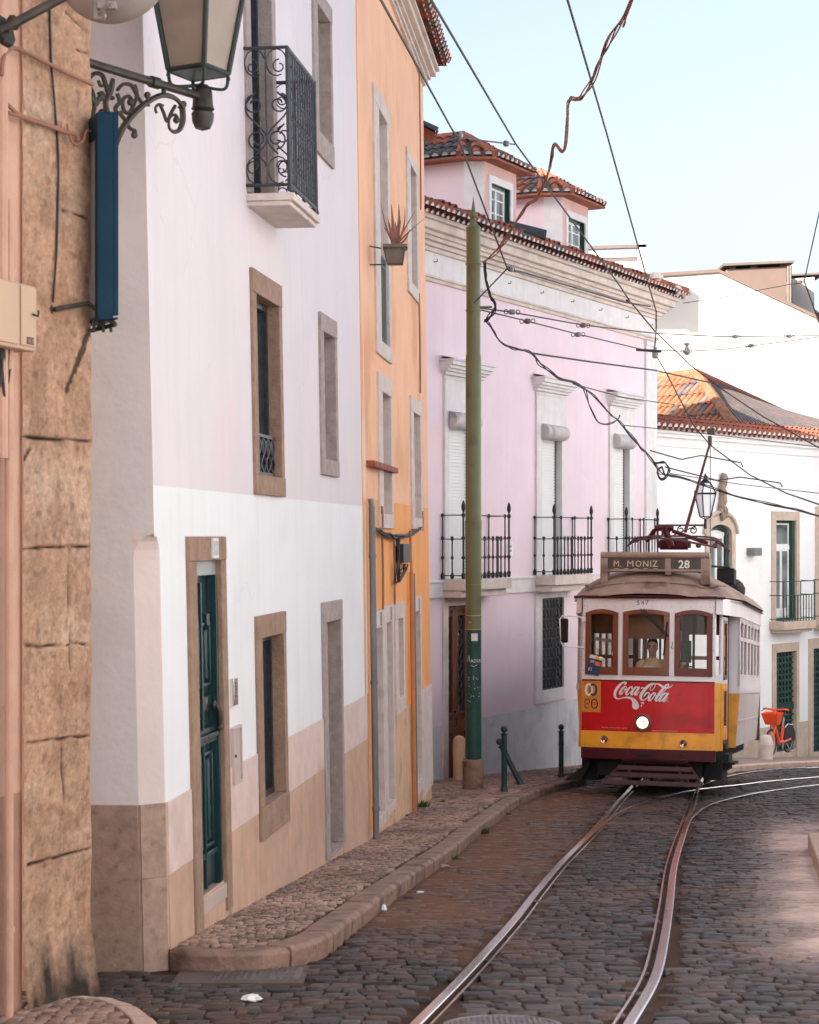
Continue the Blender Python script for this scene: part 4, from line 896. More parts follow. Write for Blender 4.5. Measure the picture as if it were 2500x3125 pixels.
b = MB(); zq = FS.inv(30, 2425)[1]; wall(b, FS, -6.5, uq+.02, gz(8)-.5, 9.5, [], [(zq, 1), (99, 0)], du=.6, d=.0)
a = FS.P(-6.5, -.5); b.add([FS.P(0, 9.5, 0), FS.P(-6.5, 9.5), FS.P(-6.5, 9.5, -5), FS.P(0, 9.5, -3.0)], [(0, 1, 2, 3)], 0); b.add([FS.P(-6.5, -.6), FS.P(-6.5, 9.5), FS.P(-6.5, 9.5, -5), FS.P(-6.5, -.6, -5)], [(0, 1, 2, 3)], 0)
b.add([FS.P(-.0, -1., -.02), FS.P(-.0, 9.5, -.02), FS.P(0, 9.5, -3.), FS.P(0, -1., -3.)], [(0, 1, 2, 3)], 0); b.build('wall', [PPL, PPD], sh)
b = MB(); u_ = FS.inv(22, 2700, .04)[0]; b.tube([FS.P(u_, gz(9)+.1, .05), FS.P(u_, FS.z(20, 620), .05)], .022, 10)
u3 = FS.inv(6, 1500, .04)[0]; b.tube([FS.P(u3, FS.z(6, 1400), .04), FS.P(u3, 5., .04)], .03, 10)
for zz in (FS.z(15, 2155), FS.z(15, 2830), FS.z(15, 1365)): b.lathe([(.028, -.012), (.028, .012)], FS.P(u_, zz, .05), 10)
b.build('drain_pipe', PPL, sh)
b = MB(); r_ = FS.R(-30, 845, 100, 1052, .1); P = FS.P; b.slab(P, r_[0], r_[1]-.02, r_[2], r_[3], 0, .13); bx_ = b.build('meter_box', CRM, sh, bevel=.008)
b = MB(); b.slab(P, r_[1]-.17, r_[1]-.03, r_[2]+.02, r_[3]-.01, .13, .138); b.slab(P, r_[0], r_[1]-.19, r_[2]+.02, r_[3]-.01, .13, .138); b.build('lid', CRM, bx_, bevel=.003)
b = MB(); b.slab(P, r_[1]-.12, r_[1]-.06, r_[2]+.03, r_[2]+.065, .138, .142); [b.slab(P, r_[1]-.117+k*.0085, r_[1]-.1145+k*.0085, r_[2]+.035, r_[2]+.06, .142, .143, mi=1) for k in (0, 2, 3, 5, 6)]; b.build('number_plate', [BKP, CRM], bx_)
b = MB(); b.tube([P(r_[1]-.07, r_[3]-.14, .14), P(r_[1]-.05, r_[3]-.15, .16), P(r_[1]-.045, r_[3]-.12, .16)], .006, 6); b.build('latch', IRN, bx_)
b = MB()
for k, (x0, dy) in enumerate(((20, 130), (36, 165), (45, 120))):
    q = [FS.inv(x0-14, 1050, .1), FS.inv(x0-6, 1050+dy*.6, .1), FS.inv(x0, 1050+dy*.98, .1), FS.inv(x0+7, 1050+dy*.6, .1), FS.inv(x0+12, 1050, .1)]; b.tube([Vector(tuple(w)) for w in crom([tuple(P(a_, c_, .06)) for a_, c_ in q], 5)], .008, 6)
b.build('box_cables', CBK, sh)
b = MB()
def wpath(pts, d, r, mb, n=5): mb.tube([Vector(tuple(q)) for q in crom([tuple(P(*FS.inv(a_, c_, d), d)) for a_, c_ in pts], 4)], r, n)
wpath([(5, 230), (8, 190), (20, 158), (50, 148), (130, 185), (200, 220), (262, 248), (282, 258)], .06, .011, b, 8); wpath([(18, 313), (60, 350), (130, 375), (200, 398), (232, 412), (236, 430)], .05, .010, b, 8); wpath([(22, 342), (90, 365), (160, 388), (212, 408)], .06, .010, b, 8)
wpath([(205, 378), (215, 425), (232, 440), (252, 432), (262, 405), (268, 398), (285, 402)], .06, .007, b); b.build('wall_cables', COP, sh)
b = MB(); wpath([(152, 20), (156, 180), (168, 330), (178, 480), (176, 650), (172, 780), (166, 860), (162, 922)], .03, .006, b); b.build('thin_wire', CBK, sh)
# ---------------- blue sign box on its brackets
Ys = 9.42; zt, zb = CZ+(HY-346)/F*Ys, CZ+(HY-968)/F*Ys
o_ = W(299, 660, Ys); o_.z = 0; bk_ = Vector((-.42, .907, 0)); SB = lambda u, v, d: o_+Vector((1, .0, 0))*u+bk_*d+Vector((0, 0, v))
bs = root('sign_box', SB(.05, zb, .15), 'tall narrow dark blue sign box hanging from the stone corner under the lamp', 'sign')
b = MB(); b.slab(SB, .008, .100, zb+.01, zt-.01, .012, .33); b.build('body', SGW, bs, bevel=.004)
b = MB(); b.slab(SB, 0, .080, zb, zt, 0, .014); b.slab(SB, .081, .108, zb+.01, zt+.002, 0.002, .02); b.slab(SB, -.004, .0, zb-.005, zt+.004, 0, .05); b.slab(SB, 0, .106, zt, zt+.010, 0, .34); b.slab(SB, 0, .106, zb-.01, zb, 0, .34)
b.slab(SB, -.004, .004, zt-.12, zt, .05, .34)
for zz in (zt-.03, zt-.2, zt-.35, zb+.10, zb+.15, zb+.02): b.sphere(SB(random.uniform(.03, .09), zz, -.001), .005, 6)
b.build('rim', BLU, bs, bevel=.004)
b = MB(); q0 = FS.P(*FS.inv(150, 945), .03); b.tube([q0, W(270, 925, 9.45), SB(.10, zb-.035, .03)], .013, 8); b.lathe([(.026, 0), (.026, .02)], q0-FS.N*.03, 8, FS.N); b.tube([SB(.10, zb-.035, .03), SB(-.02, zb-.055, .30)], .012, 6); b.tube([SB(0, zb-.03, .03), SB(.1, zb-.03, .30)], .010, 6)
for u in (.0, .05, .09): b.tube([SB(u, zb-.07, .08), SB(u, zb, .08)], .008, 6)
b.build('bracket', BRZ, bs)
# ---------------- wall lamp on its scrolled arm
la = root('wall_lamp', W(430, 300, 10.2), 'large square green street lantern on an ornate scrolled iron arm, top left', 'street lamp')
a0 = W(262, 188, 9.62); a1 = W(612, 300, 10.38); a1.z = a0.z; ed = (a1-a0).normalized(); LP = lambda u, z: a0+ed*u+Vector((0, 0, z)); Ln = (a1-a0).length
b = MB(); b.tube([LP(-.03, 0), LP(Ln, 0)], .024, 10); b.lathe([(.034, -.03), (.034, .03)], LP(Ln*.58, 0), 8, ed)
b.lathe([(.0, -.175), (.045, -.16), (.062, -.12), (.066, -.075), (.052, -.06), (.068, -.05), (.06, -.03), (.055, .05), (.045, .07), (.03, .09)], LP(Ln+.02, -.02), 14); b.build('arm', BRZ, la)
# scrollwork traced in the arm's plane
def lp(px, py):
    lo, hi = -1., 2.
    for _ in range(40):
        m = (lo+hi)/2; q = LP(m, 0)
        if (px-HX)/F*q.y > q.x: lo = m
        else: hi = m
    q = LP(lo, 0); return Vector((q.x, q.y, CZ+(HY-py)/F*q.y))
def sc(mb, pts, r, n=6): q = crom([tuple(lp(a_, c_))+(r_,) for (a_, c_), r_ in zip(pts, r if hasattr(r, '__len__') else [r]*len(pts))], 5); mb.tube([Vector(tuple(w[:3])) for w in q], [max(.004, w[3]) for w in q], n, flat=.7)
b = MB()
sc(b, [(330, 520), (352, 440), (378, 385), (420, 335), (465, 302), (500, 290), (535, 300), (556, 325), (560, 350)], .020); sc(b, [(500, 268), (500, 292)], .014)
sc(b, [(556, 325), (558, 365), (548, 395), (530, 402), (516, 388), (518, 360), (532, 350), (542, 362), (536, 375)], [.018, .018, .016, .015, .013, .012, .011, .01, .01])
sc(b, [(535, 322), (522, 345), (510, 370), (498, 340), (488, 318)], .013); sc(b, [(498, 322), (484, 318), (474, 330), (478, 345)], .010); sc(b, [(545, 328), (560, 318), (562, 335)], .010)
sc(b, [(250, 345), (275, 355), (288, 330), (285, 290), (272, 268), (252, 280), (252, 305), (262, 312)], .016); sc(b, [(265, 250), (285, 225), (310, 228), (322, 255), (332, 290), (345, 300)], .017)
sc(b, [(255, 225), (262, 250), (270, 285), (290, 320), (305, 300)], .015); sc(b, [(345, 240), (340, 265), (332, 290), (322, 315), (330, 350)], [.012, .018, .018, .016, .014]); sc(b, [(300, 285), (312, 282), (318, 296), (308, 305), (298, 298)], .012)
sc(b, [(358, 275), (375, 257), (400, 260), (415, 285), (432, 312), (455, 322)], [.012, .014, .015, .014, .013, .01]); sc(b, [(410, 258), (418, 285), (408, 320), (392, 345), (378, 335), (375, 305), (390, 293), (402, 305), (398, 318)], .014)
sc(b, [(358, 285), (365, 310), (352, 330), (360, 345), (375, 340)], .015); sc(b, [(450, 290), (450, 322)], .011); sc(b, [(365, 345), (385, 370), (395, 390), (412, 400), (408, 414)], .014); sc(b, [(330, 350), (318, 335), (306, 338)], .012); sc(b, [(300, 245), (308, 262), (318, 258)], .012)
for q in ((262, 308), (308, 296), (398, 312), (538, 366), (450, 290), (410, 412), (560, 318)): b.sphere(lp(*q), .02, 8)
b.build('scrollwork', BRZ, la)
# the lantern: an inverted truncated pyramid
lc = LP(Ln-.018, 0); th = rad(-28); zb0 = CZ+(HY-222)/F*10.38; hb, ht, hh = .123, .190, .50
def LQ(w, z): return [lc+Vector((w*(x*math.cos(th)-y*math.sin(th)), w*(x*math.sin(th)+y*math.cos(th)), 0))+Vector((0, 0, z-lc.z)) for x, y in ((-1, -1), (1, -1), (1, 1), (-1, 1))]
B0, T0 = LQ(hb, zb0), LQ(ht, zb0+hh)
b = MB()
for i in range(4):
    j = (i+1) % 4; b.tube([B0[i], T0[i]], .017, 6); b.tube([B0[i], B0[j]], .017, 6); b.tube([T0[i], T0[j]], .016, 6); b.sphere(B0[i]-Vector((0, 0, .028)), .014, 8); b.tube([B0[i], B0[i]-Vector((0, 0, .03))], .007, 6)
b.add(LQ(hb*.98, zb0-.012)+LQ(hb*.98, zb0+.006), [(0, 1, 2, 3), (7, 6, 5, 4), (0, 1, 5, 4), (1, 2, 6, 5), (2, 3, 7, 6), (3, 0, 4, 7)])
b.add(LQ(ht*1.18, zb0+hh)+LQ(ht*1.22, zb0+hh+.03)+LQ(ht*.35, zb0+hh+.20)+LQ(ht*.3, zb0+hh+.26), [(3, 2, 1, 0)]+[(4*k+i, 4*k+(i+1) % 4, 4*k+4+(i+1) % 4, 4*k+4+i) for k in range(3) for i in range(4)]+[(12, 13, 14, 15)])
ln = b.build('lantern_frame', LGR, la, bevel=.003, angle=.4)
b = MB(); b0, t0 = LQ(hb*.95, zb0+.01), LQ(ht*.96, zb0+hh); b.add(b0+t0, [(i, (i+1) % 4, 4+(i+1) % 4, 4+i) for i in range(4)]); b.build('lantern_glass', FGL, la, smooth=False)
b = MB()
for i in range(4): q = B0[i]; top = lc+Vector((0, 0, .06)); m = (q+top)/2+Vector((q.x-lc.x, q.y-lc.y, 0))*.35-Vector((0, 0, .05)); b.tube([Vector(tuple(w)) for w in crom([tuple(q-Vector((0, 0, .01))), tuple(m), tuple(top)], 6)], .010, 6)
b.build('lantern_cradle', LGR, la)
# ---------------- traffic mirror seen from behind
c = W(345, -105, 8.6); mr = root('traffic_mirror', c, 'round grey back of a traffic mirror on a steel tube, cut by the top edge', 'traffic mirror')
b = MB(); ax = Vector((.12, 1, -.08)).normalized(); b.lathe([(.0, -.06), (.12, -.052), (.2, -.034), (.262, -.012), (.275, 0), (.282, .012), (.275, .03), (.26, .03)], c, 48, ax, 0); b.build('dish', MIR, mr)
b = MB(); c2 = W(345, 40, 8.5); b.box(c2+Vector((-.06, -.03, .03)), (.028, .012, .07)); b.box(c2+Vector((-.02, -.05, .02)), (.045, .02, .018)); b.tube([c2+Vector((-.06, -.05, -.02)), c2+Vector((.0, -.09, .03))], .010, 6); b.sphere(c2+Vector((-.03, -.06, -.03)), .012, 6); b.build('clamp', MIR, mr, bevel=.004)
b = MB(); q0, q1 = W(-20, 105, 8.25), W(260, -45, 8.35); b.tube([q0, q1], .022, 10); b.lathe([(.075, -.015), (.075, .015)], W(10, 95, 8.3), 8, Vector((.85, -.3, .3))); b.tube([q0-(q1-q0)*.4, q0], .022, 8); b.lathe([(.03, 0), (.04, .02), (.03, .04)], W(30, 75, 8.3), 8, q1-q0)
for k in range(5): a_ = k*1.25; b.sphere(W(10+28*math.cos(a_)*.6, 95+32*math.sin(a_), 8.25), .010, 6)
b.build('tube', BRZ, mr)
# ------------------------------------------------------------------ pink house
ph = root('pink_house', FP.P(5, -2.6), 'pink house with white roller shutters, black iron balconies, dormers and red tile eaves', 'house', 'houses along the left pavement')
P = FP.P; R = FP.R; UP = FP.inv(1998, 1500)[0]; zsl = 1.06; zpk2 = -1.38
zf0, zf1 = FP.z(1320, 862), FP.z(1320, 770)
Wn = []
for l, r, sl, sr, bl, br in ((1352, 1455, 1364, 1430, 1362, 1474), (1633, 1722, 1648, 1707, 1648, 1745), (1857, 1932, 1868, 1915, 1868, 1950)):
    q = [FP.inv(x, 1500)[0] for x in (l, r, sl, sr)]; Wn.append(q)
Wn[0][1] = Wn[0][0]+(Wn[1][1]-Wn[1][0])*1.0; Wn[0][3] = Wn[0][2]+(Wn[1][3]-Wn[1][2])*1.0
zwt = FP.z(1650, 1338); zst = FP.z(1633, 1200)
door = R(1364, 1850, 1420, 2356); dfr = R(1349, 1797, 1440, 2356); gw = R(1650, 1826, 1716, 2108); gfr = R(1632, 1785, 1724, 2150)
door = (door[0], door[0]+1.0, -2.9, door[3]); dfr = (dfr[0], door[1]+.14, -2.9, dfr[3])
holes = [(q[2], q[3]+.04, zsl, zwt) for q in Wn]+[door, gw]
b = MB(); wall(b, FP, -3, UP, -4.2, 6.9, holes, [(zpk2, 1), (zsl-.1, 0), (zf0, 0), (99, 2)], du=1., rev=.16, back=2)
shell(b, FP, -3, UP, -4.2, 6.9, 9, 0); b.build('wall', [PNK, GRP, PWH], ph, angle=.4)
b = MB(); b.slab(P, UP-.62, UP+.03, -4.1, zf0-.1, -.05, .05, 1, 6); b.slab(P, UP-.66, UP+.05, zf0-.12, zf0-.02, -.05, .08); b.build('corner_pilaster', PWH, ph, bevel=.004)
b = MB(); b.slab(P, -3, UP+.04, zsl-.28, zsl, -.03, .045); b.slab(P, -3, UP+.06, zsl-.03, zsl+.01, -.03, .07); b.build('string_course', PWH, ph, bevel=.004)
b = MB(); b.slab(P, -3, UP+.06, zf0, zf0+.06, -.03, .05); b.slab(P, -3, UP+.08, zf0+.06, zf0+.10, -.03, .08)
for dz_, w in ((0, .06), (.07, .12), (.14, .20), (.20, .26)): b.slab(P, -3, UP+.05+w, zf1+dz_, zf1+dz_+.068, -.05, w)
b.slab(P, -3, UP+.36, zf1+.27, zf1+.40, -.05, .36); b.slab(P, -3, UP+.42, zf1+.40, zf1+.47, -.05, .44); b.build('cornice', CRN, ph, bevel=.005)
b = MB()
for k in range(8): u = -.0+k*1.45; b.tube([P(u, (zf0+zf1)/2+.1, 0), P(u, (zf0+zf1)/2+.1, .06), P(u, (zf0+zf1)/2+.14, .06)], .009, 5)
b.build('frieze_hooks', IRN, ph)
# roof: eaves tiles and slope
up = Vector((0, 0, 1)); b = MB(); ze = zf1+.50; sl = (-FP.N*math.cos(.42)+up*math.sin(.42)); sl2 = (-FP.N*math.cos(.3)+up*math.sin(.3))
a, c = P(-3, ze, .60), P(UP+.55, ze, .60); tiles(b, a, c, sl, 1.2, pitch=.185, mi=(0, 0, 0, 1), mort=2, r=.08)
a2, c2 = P(-3, ze-.08, .50), P(UP+.5, ze-.08, .50); tiles(b, a2, c2, sl, .4, pitch=.185, mi=(0, 1), mort=2, plane=False, r=.075)
r0, r1 = a+sl*1.2, c+sl*1.2-FP.D*1.0; b.add([r0, r1, r1-FP.N*7+up*.5, r0-FP.N*7+up*.5], [(0, 1, 2, 3)], 0)
for k in range(9): u = .2+k*1.1; tiles(b, P(u, ze+.30, -.02), P(u+.7, ze+.30, -.02), sl2, .55, pitch=.2, mi=(0,), plane=False, r=.09, lift=.05)
# little ridge along the right end
b.tube([c-FP.D*.1+up*.1, c-FP.D*.7-FP.N*1.0+up*.5], .10, 8, mi=0)
q = FP.inv(2008, 890, .45); b.lathe([(.09, 0), (.08, .10), (.15, .12), (.14, .2), (.09, .21), (.08, .26)], P(FP.inv(2008, 905, .45)[0], ze+.10, .42), 10, mi=3)
b.tube([P(UP-.15, ze-.02, .6), P(UP-.1, ze+.14, .55), P(UP+.1, ze+.17, .5), P(UP+.3, ze+.10, .5), P(UP+.42, ze-.02, .55)], .055, 8, mi=3)
b.build('roof', [RTL, GTL, MOR, CRN], ph)
# dormers
def dormer(xl, xr, yt, yb, win, name='dormer'):
    dn = -.95; u0, zt_ = FP.inv(xl, yt, dn); u1 = FP.inv(xr, yt, dn)[0]; zb_ = FP.inv(xl, yb, dn)[1]-.35; ch = .34
    b = MB(); Q = lambda u, d, z: P(u, z, dn+d)
    dep = 3.4; w0 = FP.inv(win[0], 600, dn)[0]; w1 = FP.inv(win[1], 600, dn)[0]; wz1 = FP.inv(win[0], win[2], dn)[1]; wz0 = FP.inv(win[0], win[3], dn)[1]
    us = [u0, w0, w1, u1]; zs = [zb_, wz0, wz1, zt_]
    for i in range(3):
        for j in range(3):
            if i == 1 and j == 1: continue
            b.add([Q(us[i], 0, zs[j]), Q(us[i+1], 0, zs[j]), Q(us[i+1], 0, zs[j+1]), Q(us[i], 0, zs[j+1])], [(0, 1, 2, 3)], 0)
    b.add([Q(u0, 0, zb_), Q(u0-ch*.55, -ch, zb_), Q(u0-ch*.55, -ch, zt_), Q(u0, 0, zt_)], [(0, 1, 2, 3)], 1)
    b.add([Q(u0-ch*.55, -ch, zb_), Q(u0-ch*.55, -dep, zb_), Q(u0-ch*.55, -dep, zt_), Q(u0-ch*.55, -ch, zt_)], [(0, 1, 2, 3)], 2)
    b.add([Q(u1, 0, zb_), Q(u1+.05, -dep, zb_), Q(u1+.05, -dep, zt_), Q(u1, 0, zt_)], [(0, 1, 2, 3)], 2)
    b.add([Q(u0-ch*.55, -dep, zb_), Q(u1, -dep, zb_), Q(u1, -dep, zt_), Q(u0-ch*.55, -dep, zt_)], [(0, 1, 2, 3)], 2)
    for a_, c_ in (((w0, wz0), (w1, wz0)), ((w1, wz0), (w1, wz1)), ((w1, wz1), (w0, wz1)), ((w0, wz1), (w0, wz0))): b.add([Q(a_[0], 0, a_[1]), Q(c_[0], 0, c_[1]), Q(c_[0], -.14, c_[1]), Q(a_[0], -.14, a_[1])], [(0, 1, 2, 3)], 3)
    b.slab(lambda u, z, d: Q(u, d, z), u0-ch*.5-.02, u1+.04, zb_, zb_+.28, -.4, .03, mi=1)
    dm = b.build(name, [DPK, PWH, PNK, GRM], ph, angle=.3)
    b = MB(); PF = lambda u, z, d: Q(u, d, z); b.frame(PF, w0-.10, w1+.10, wz0-.12, wz1+.14, .10, -.01, .03, wt=.14, wb=.12); b.build('surround', PWH, dm, bevel=.004)
    b = MB(); m = (w0+w1)/2-.02; b.frame(PF, w0+.01, w1-.10, wz0+.02, wz1-.06, .04, -.12, -.07); b.slab(PF, m-.03-.04, m+.03-.04, wz0+.03, wz1-.08, -.12, -.065)
    for t in (.36, .68): z = wz0+(wz1-wz0)*t; b.slab(PF, w0+.03, w1-.12, z-.012, z+.012, -.115, -.075)
    b.build('sash', PAP, dm); b = MB(); b.slab(PF, w0, w1, wz0, wz1, -.16, -.10); b.build('pane', WGL, dm)
    # hipped roof with grey tiles on the near slope
    b = MB(); ov = .28; ez = zt_; e = [Q(u0-ch*.55-ov, -dep, ez), Q(u0-ch*.55-ov, -ch*.9, ez), Q(u0-.12, ov, ez), Q(u1+ov, ov, ez), Q(u1+ov+.05, -dep, ez)]
    cx = (u0-ch*.3+u1)/2; rz = ez+.62; p1 = Q(cx, -.75, rz); p2 = Q(cx, -dep, rz)
    def slope(a_, c_, top_a, top_c, mi, wts=None):
        e_ = (c_-a_); L_ = e_.length; ed_ = e_.normalized(); mid = ((top_a+top_c)/2-a_); s_ = mid-ed_*mid.dot(ed_); run = s_.length
        def ra(u):
            ta = (top_a-a_).dot(ed_); tb = (top_c-a_).dot(ed_)
            if u < ta: return max(.06, run*u/max(ta, .01))
            if u > tb: return max(.06, run*(L_-u)/max(L_-tb, .01))
            return run
        tiles(b, a_, c_, s_, run, pitch=.19, r=.085, mi=mi, mort=2, run_at=ra, plane=False, wts=wts); b.add([a_-up*.01, c_-up*.01, top_c-up*.02, top_a-up*.02], [(0, 1, 2, 3)], mi[0])
    slope(e[0], e[1], p2, p1, (1, 1, 1, 0)); slope(e[1], e[2], p1, p1, (1, 0)); slope(e[2], e[3], p1, p1, (0, 1)); slope(e[3], e[4], p1, p2, (0, 0, 1))
    for q in (e[1], e[2], e[3]): b.tube([q+(p1-q)*t+up*(.035+.012*(int(t*12) % 2)) for t in np.linspace(0, 1, 13)], .065, 8, mi=0)
    b.tube([p1+up*.05, p2+up*.05], .07, 8, mi=0)
    b.add([v-up*.05 for v in e]+[v-up*.01 for v in e], [(0, 1, 2, 3, 4)]+[(i, i+1, i+6, i+5) for i in range(4)], 0)
    b.build('dormer_roof', [RTL, GTL, MOR], dm)
DPK = mat('bounce_warmed_pink', (.64, .42, .37), .85, var=.05, bump=.003)  # dormer fronts: warm bounced light mixed into the pink
dormer(1479, 1576, 484, 700, (1497, 1556, 557, 690)); dormer(1717, 1795, 594, 800, (1732, 1784, 662, 780))
# upper windows with roller shutters
for i, (a_, c_, sa, sc_) in enumerate(Wn):
    b = MB(); z0 = zsl
    b.slab(P, a_, sa-.0, z0, zst, -.02, .045, 1, 1); b.slab(P, sc_+.04, c_, z0, zst, -.02, .045, 1, 1); b.slab(P, sa, sc_+.04, zwt, zst, -.02, .043)
    b.slab(P, a_-.01, c_+.01, zst-.02, zst+.0, -.02, .06); b.slab(P, a_+.03, c_-.03, zst, zst+.0, -.02, .05)
    hz = FP.z((1333, 1625, 1850)[i], (1092, 1148, 1195)[i]); zst2 = hz-.26
    b.slab(P, a_+.0, c_-.0, zst, zst2, -.02, .035)
    for k, (h_, d_) in enumerate(((0, .09), (.055, .14), (.10, .20))): b.slab(P, a_-.03-d_*.4, c_+.03+d_*.4, zst2+h_, zst2+h_+.053, -.02, d_)
    b.slab(P, a_-.12, c_+.12, zst2+.155, zst2+.225, -.02, .25); b.prism([P(a_-.15, zst2+.225, -.02), P(c_+.15, zst2+.225, -.02), P(c_+.15, zst2+.225, .28), P(a_-.15, zst2+.225, .28)], (0, 0, .025)); b.add([P(a_-.15, zst2+.25, .28), P(c_+.15, zst2+.25, .28), P(c_+.05, zst2+.32, 0), P(a_-.05, zst2+.32, 0)], [(0, 1, 2, 3)])
    w = b.build('balcony_window', PWH if i else PWH, ph, bevel=.004)
    b = MB(); n = 44
    for k in range(n): z = zsl+.02+(zwt-zsl-.02)*k/n; hh = (zwt-zsl-.02)/n; b.slab(P, sa+.01, sc_-.03, z, z+hh*.86, -.10, -.085); b.slab(P, sa+.01, sc_-.03, z+hh*.1, z+hh*.7, -.085, -.079)
    b.slab(P, sa, sc_+.04, zsl, zwt, -.13, -.10); b.slab(P, sc_-.03, sc_+.0, zsl, zwt, -.10, -.07, mi=1); b.build('roller_shutter', [SHU, GRM], w)
    b = MB(); uc0, uc1 = sa-.02, sc_+.06; zc = zwt+.13
    b.tube([P(uc0, zc, .06), P(uc1, zc, .06)], .145, 18); b.slab(P, uc0, uc1, zc-.145, zc+.10, -.02, .06); b.build('shutter_box', SHB, w)
    # balcony
    b0, b1 = a_-.10, c_+.38; d = .42
    b = MB(); b.slab(P, b0, b1, zsl-.16, zsl+.02, -.02, d+.04); b.slab(P, b0+.04, b1-.04, zsl-.28, zsl-.16, -.02, d-.05); bl = b.build('balcony', CRN, ph, bevel=.008)
    b = MB(); rz = zsl+1.10; mz = zsl+.70; bz = zsl+.09
    def bar(u, dd_, zt_, big=False):
        r_ = .017 if big else .012; b.tube([P(u, bz-.03, dd_), P(u, zt_, dd_)], r_, 6)
        for zz in ([bz+.02, bz+.30, mz+.02]+([rz] if big else [])):
            if zz < zt_+.05: b.lathe([(r_, -.03), (r_*2.1, -.012), (r_*2.1, .012), (r_, .03)], P(u, zz, dd_), 6)
        b.lathe([(r_*1.8, -.03), (r_*1.8, .03)], P(u, zt_ if not big else rz, dd_), 6); b.lathe([(.012, -.06), (.032, -.045), (.032, .0), (.018, .01)], P(u, bz-.0, dd_), 6)
        if big: b.lathe([(.012, 0), (.02, .04), (.034, .07), (.036, .12), (.022, .18), (.003, .22)], P(u, rz+.03, dd_), 8)
    for path in ([(b0+.03, 0), (b0+.03, d)], [(b0+.03, d), (b1-.03, d)], [(b1-.03, d), (b1-.03, 0)]):
        for z in (rz, mz, bz): b.tube([P(path[0][0], z, path[0][1]), P(path[1][0], z, path[1][1])], .010, 6)
    for u in (b0+.03, b1-.03): bar(u, d, rz, True); bar(u, .03, rz)
    for u in (b0+.03, b1-.03): bar(u, d*.5, mz)
    nb = 11
    for k in range(1, nb): u = b0+.03+(b1-b0-.06)*k/nb; bar(u, d, rz if k % 4 == 2 else mz)
    for z in (bz+.30,): b.tube([P(b0+.03, z, d), P(b1-.03, z, d)], .008, 5)
    b.build('railing', BLK, bl)
# street door, grille window, plaque
b = MB(); b.slab(P, dfr[0], door[0], -2.7, dfr[3], -.10, .035, 1, 1); b.slab(P, door[1], dfr[1], -2.7, dfr[3], -.10, .035); b.slab(P, door[0], door[1], door[3], dfr[3], -.10, .034); b.slab(P, door[0], door[1], -2.9, -2.42, -.12, .03)
w = b.build('doorway', CRN, ph, bevel=.004)
b = MB(); a_, c_ = door[0], door[1]; zt_ = door[3]; m = (a_+c_)/2; b.slab(P, a_, c_, -2.42, zt_, -.17, -.13)
for x0, x1 in ((a_+.02, m-.01), (m+.01, c_-.02)):
    b.frame(P, x0, x1, -2.4, zt_-.02, .07, -.13, -.10); b.frame(P, x0+.09, x1-.09, -2.2, -1.65, .03, -.13, -.115); b.slab(P, x0, x1, -1.55, -1.35, -.13, -.095); b.frame(P, x0+.07, x1-.07, -1.25, zt_-.15, .03, -.13, -.09)
dr = b.build('door', BRD, w, bevel=.004)
b = MB()
for x0, x1 in ((a_+.12, m-.11), (m+.11, c_-.12)):
    b.slab(P, x0, x1, -1.2, zt_-.2, -.129, -.122, mi=0)
    for k in range(8):
        z = -1.1+k*(zt_-.3+1.1)/8; u = (x0+x1)/2
        b.tube([P(u+.06*math.sin(t), z+.3*t/6.28, -.11) for t in np.linspace(0, 6.28, 9)], .008, 4, mi=1); b.tube([P(u-.06*math.sin(t), z+.3*t/6.28, -.11) for t in np.linspace(0, 6.28, 9)], .008, 4, mi=1)
b.build('door_glass', [GLS, BLK], w); b = MB(); b.tube([P(m-.03, -1.45, -.09), P(m-.03, -1.42, -.05), P(m-.03, -1.3, -.05)], .012, 6); b.sphere(P(m-.03, -1.2, -.08), .025, 8); b.build('door_handle', BRZ, w)
b = MB(); b.slab(P, gfr[0], gw[0], gfr[2], gfr[3], -.03, .04); b.slab(P, gw[1], gfr[1], gfr[2], gfr[3], -.03, .04); b.slab(P, gw[0], gw[1], gw[3], gfr[3], -.03, .038); b.slab(P, gw[0], gw[1], gfr[2], gw[2], -.03, .038); w = b.build('grille_window', PWH, ph, bevel=.004)
b = MB(); b.slab(P, *gw, -.17, -.14); b.build('pane', WGL, w); b = MB(); b.frame(P, *gw, .02, -.03, .0); nc, nr = 6, 9; cw, chh = (gw[1]-gw[0]-.03)/nc, (gw[3]-gw[2]-.03)/nr
for i in range(nc):
    for j in range(nr):
        uc, zc = gw[0]+.015+(i+.5)*cw, gw[2]+.015+(j+.5)*chh
        b.tube([P(uc+cw*.5*math.cos(t), zc+chh*.52*math.sin(t), -.012) for t in np.linspace(0, 6.283, 9)], .013, 4)
    b.tube([P(gw[0]+.015+(i+.5)*cw, gw[2], -.02), P(gw[0]+.015+(i+.5)*cw, gw[3], -.02)], .007, 4)
b.build('grille', BLK, w)
b = MB(); r_ = R(1546, 1655, 1564, 1696); b.slab(P, *r_, 0, .02); w_ = r_[1]-r_[0]
for t in (.3, .62): b.slab(P, r_[0]+w_*.3, r_[1]-w_*.3, r_[2]+(r_[3]-r_[2])*t, r_[2]+(r_[3]-r_[2])*(t+.14), .02, .023, mi=1)
b.build('wall_plaque', [PAP, GPI], ph, bevel=.004)
# skylight leaning open between the dormers
c = W(1610, 703, 33.3); b = MB(); b.box(c, (.36, .25, .02), Matrix.Rotation(.25, 3, 'Y') @ Matrix.Rotation(.5, 3, 'X')); b.box(c+Vector((0, .1, -.17)), (.3, .3, .12)); b.build('skylight', [BLK], ph, bevel=.01)
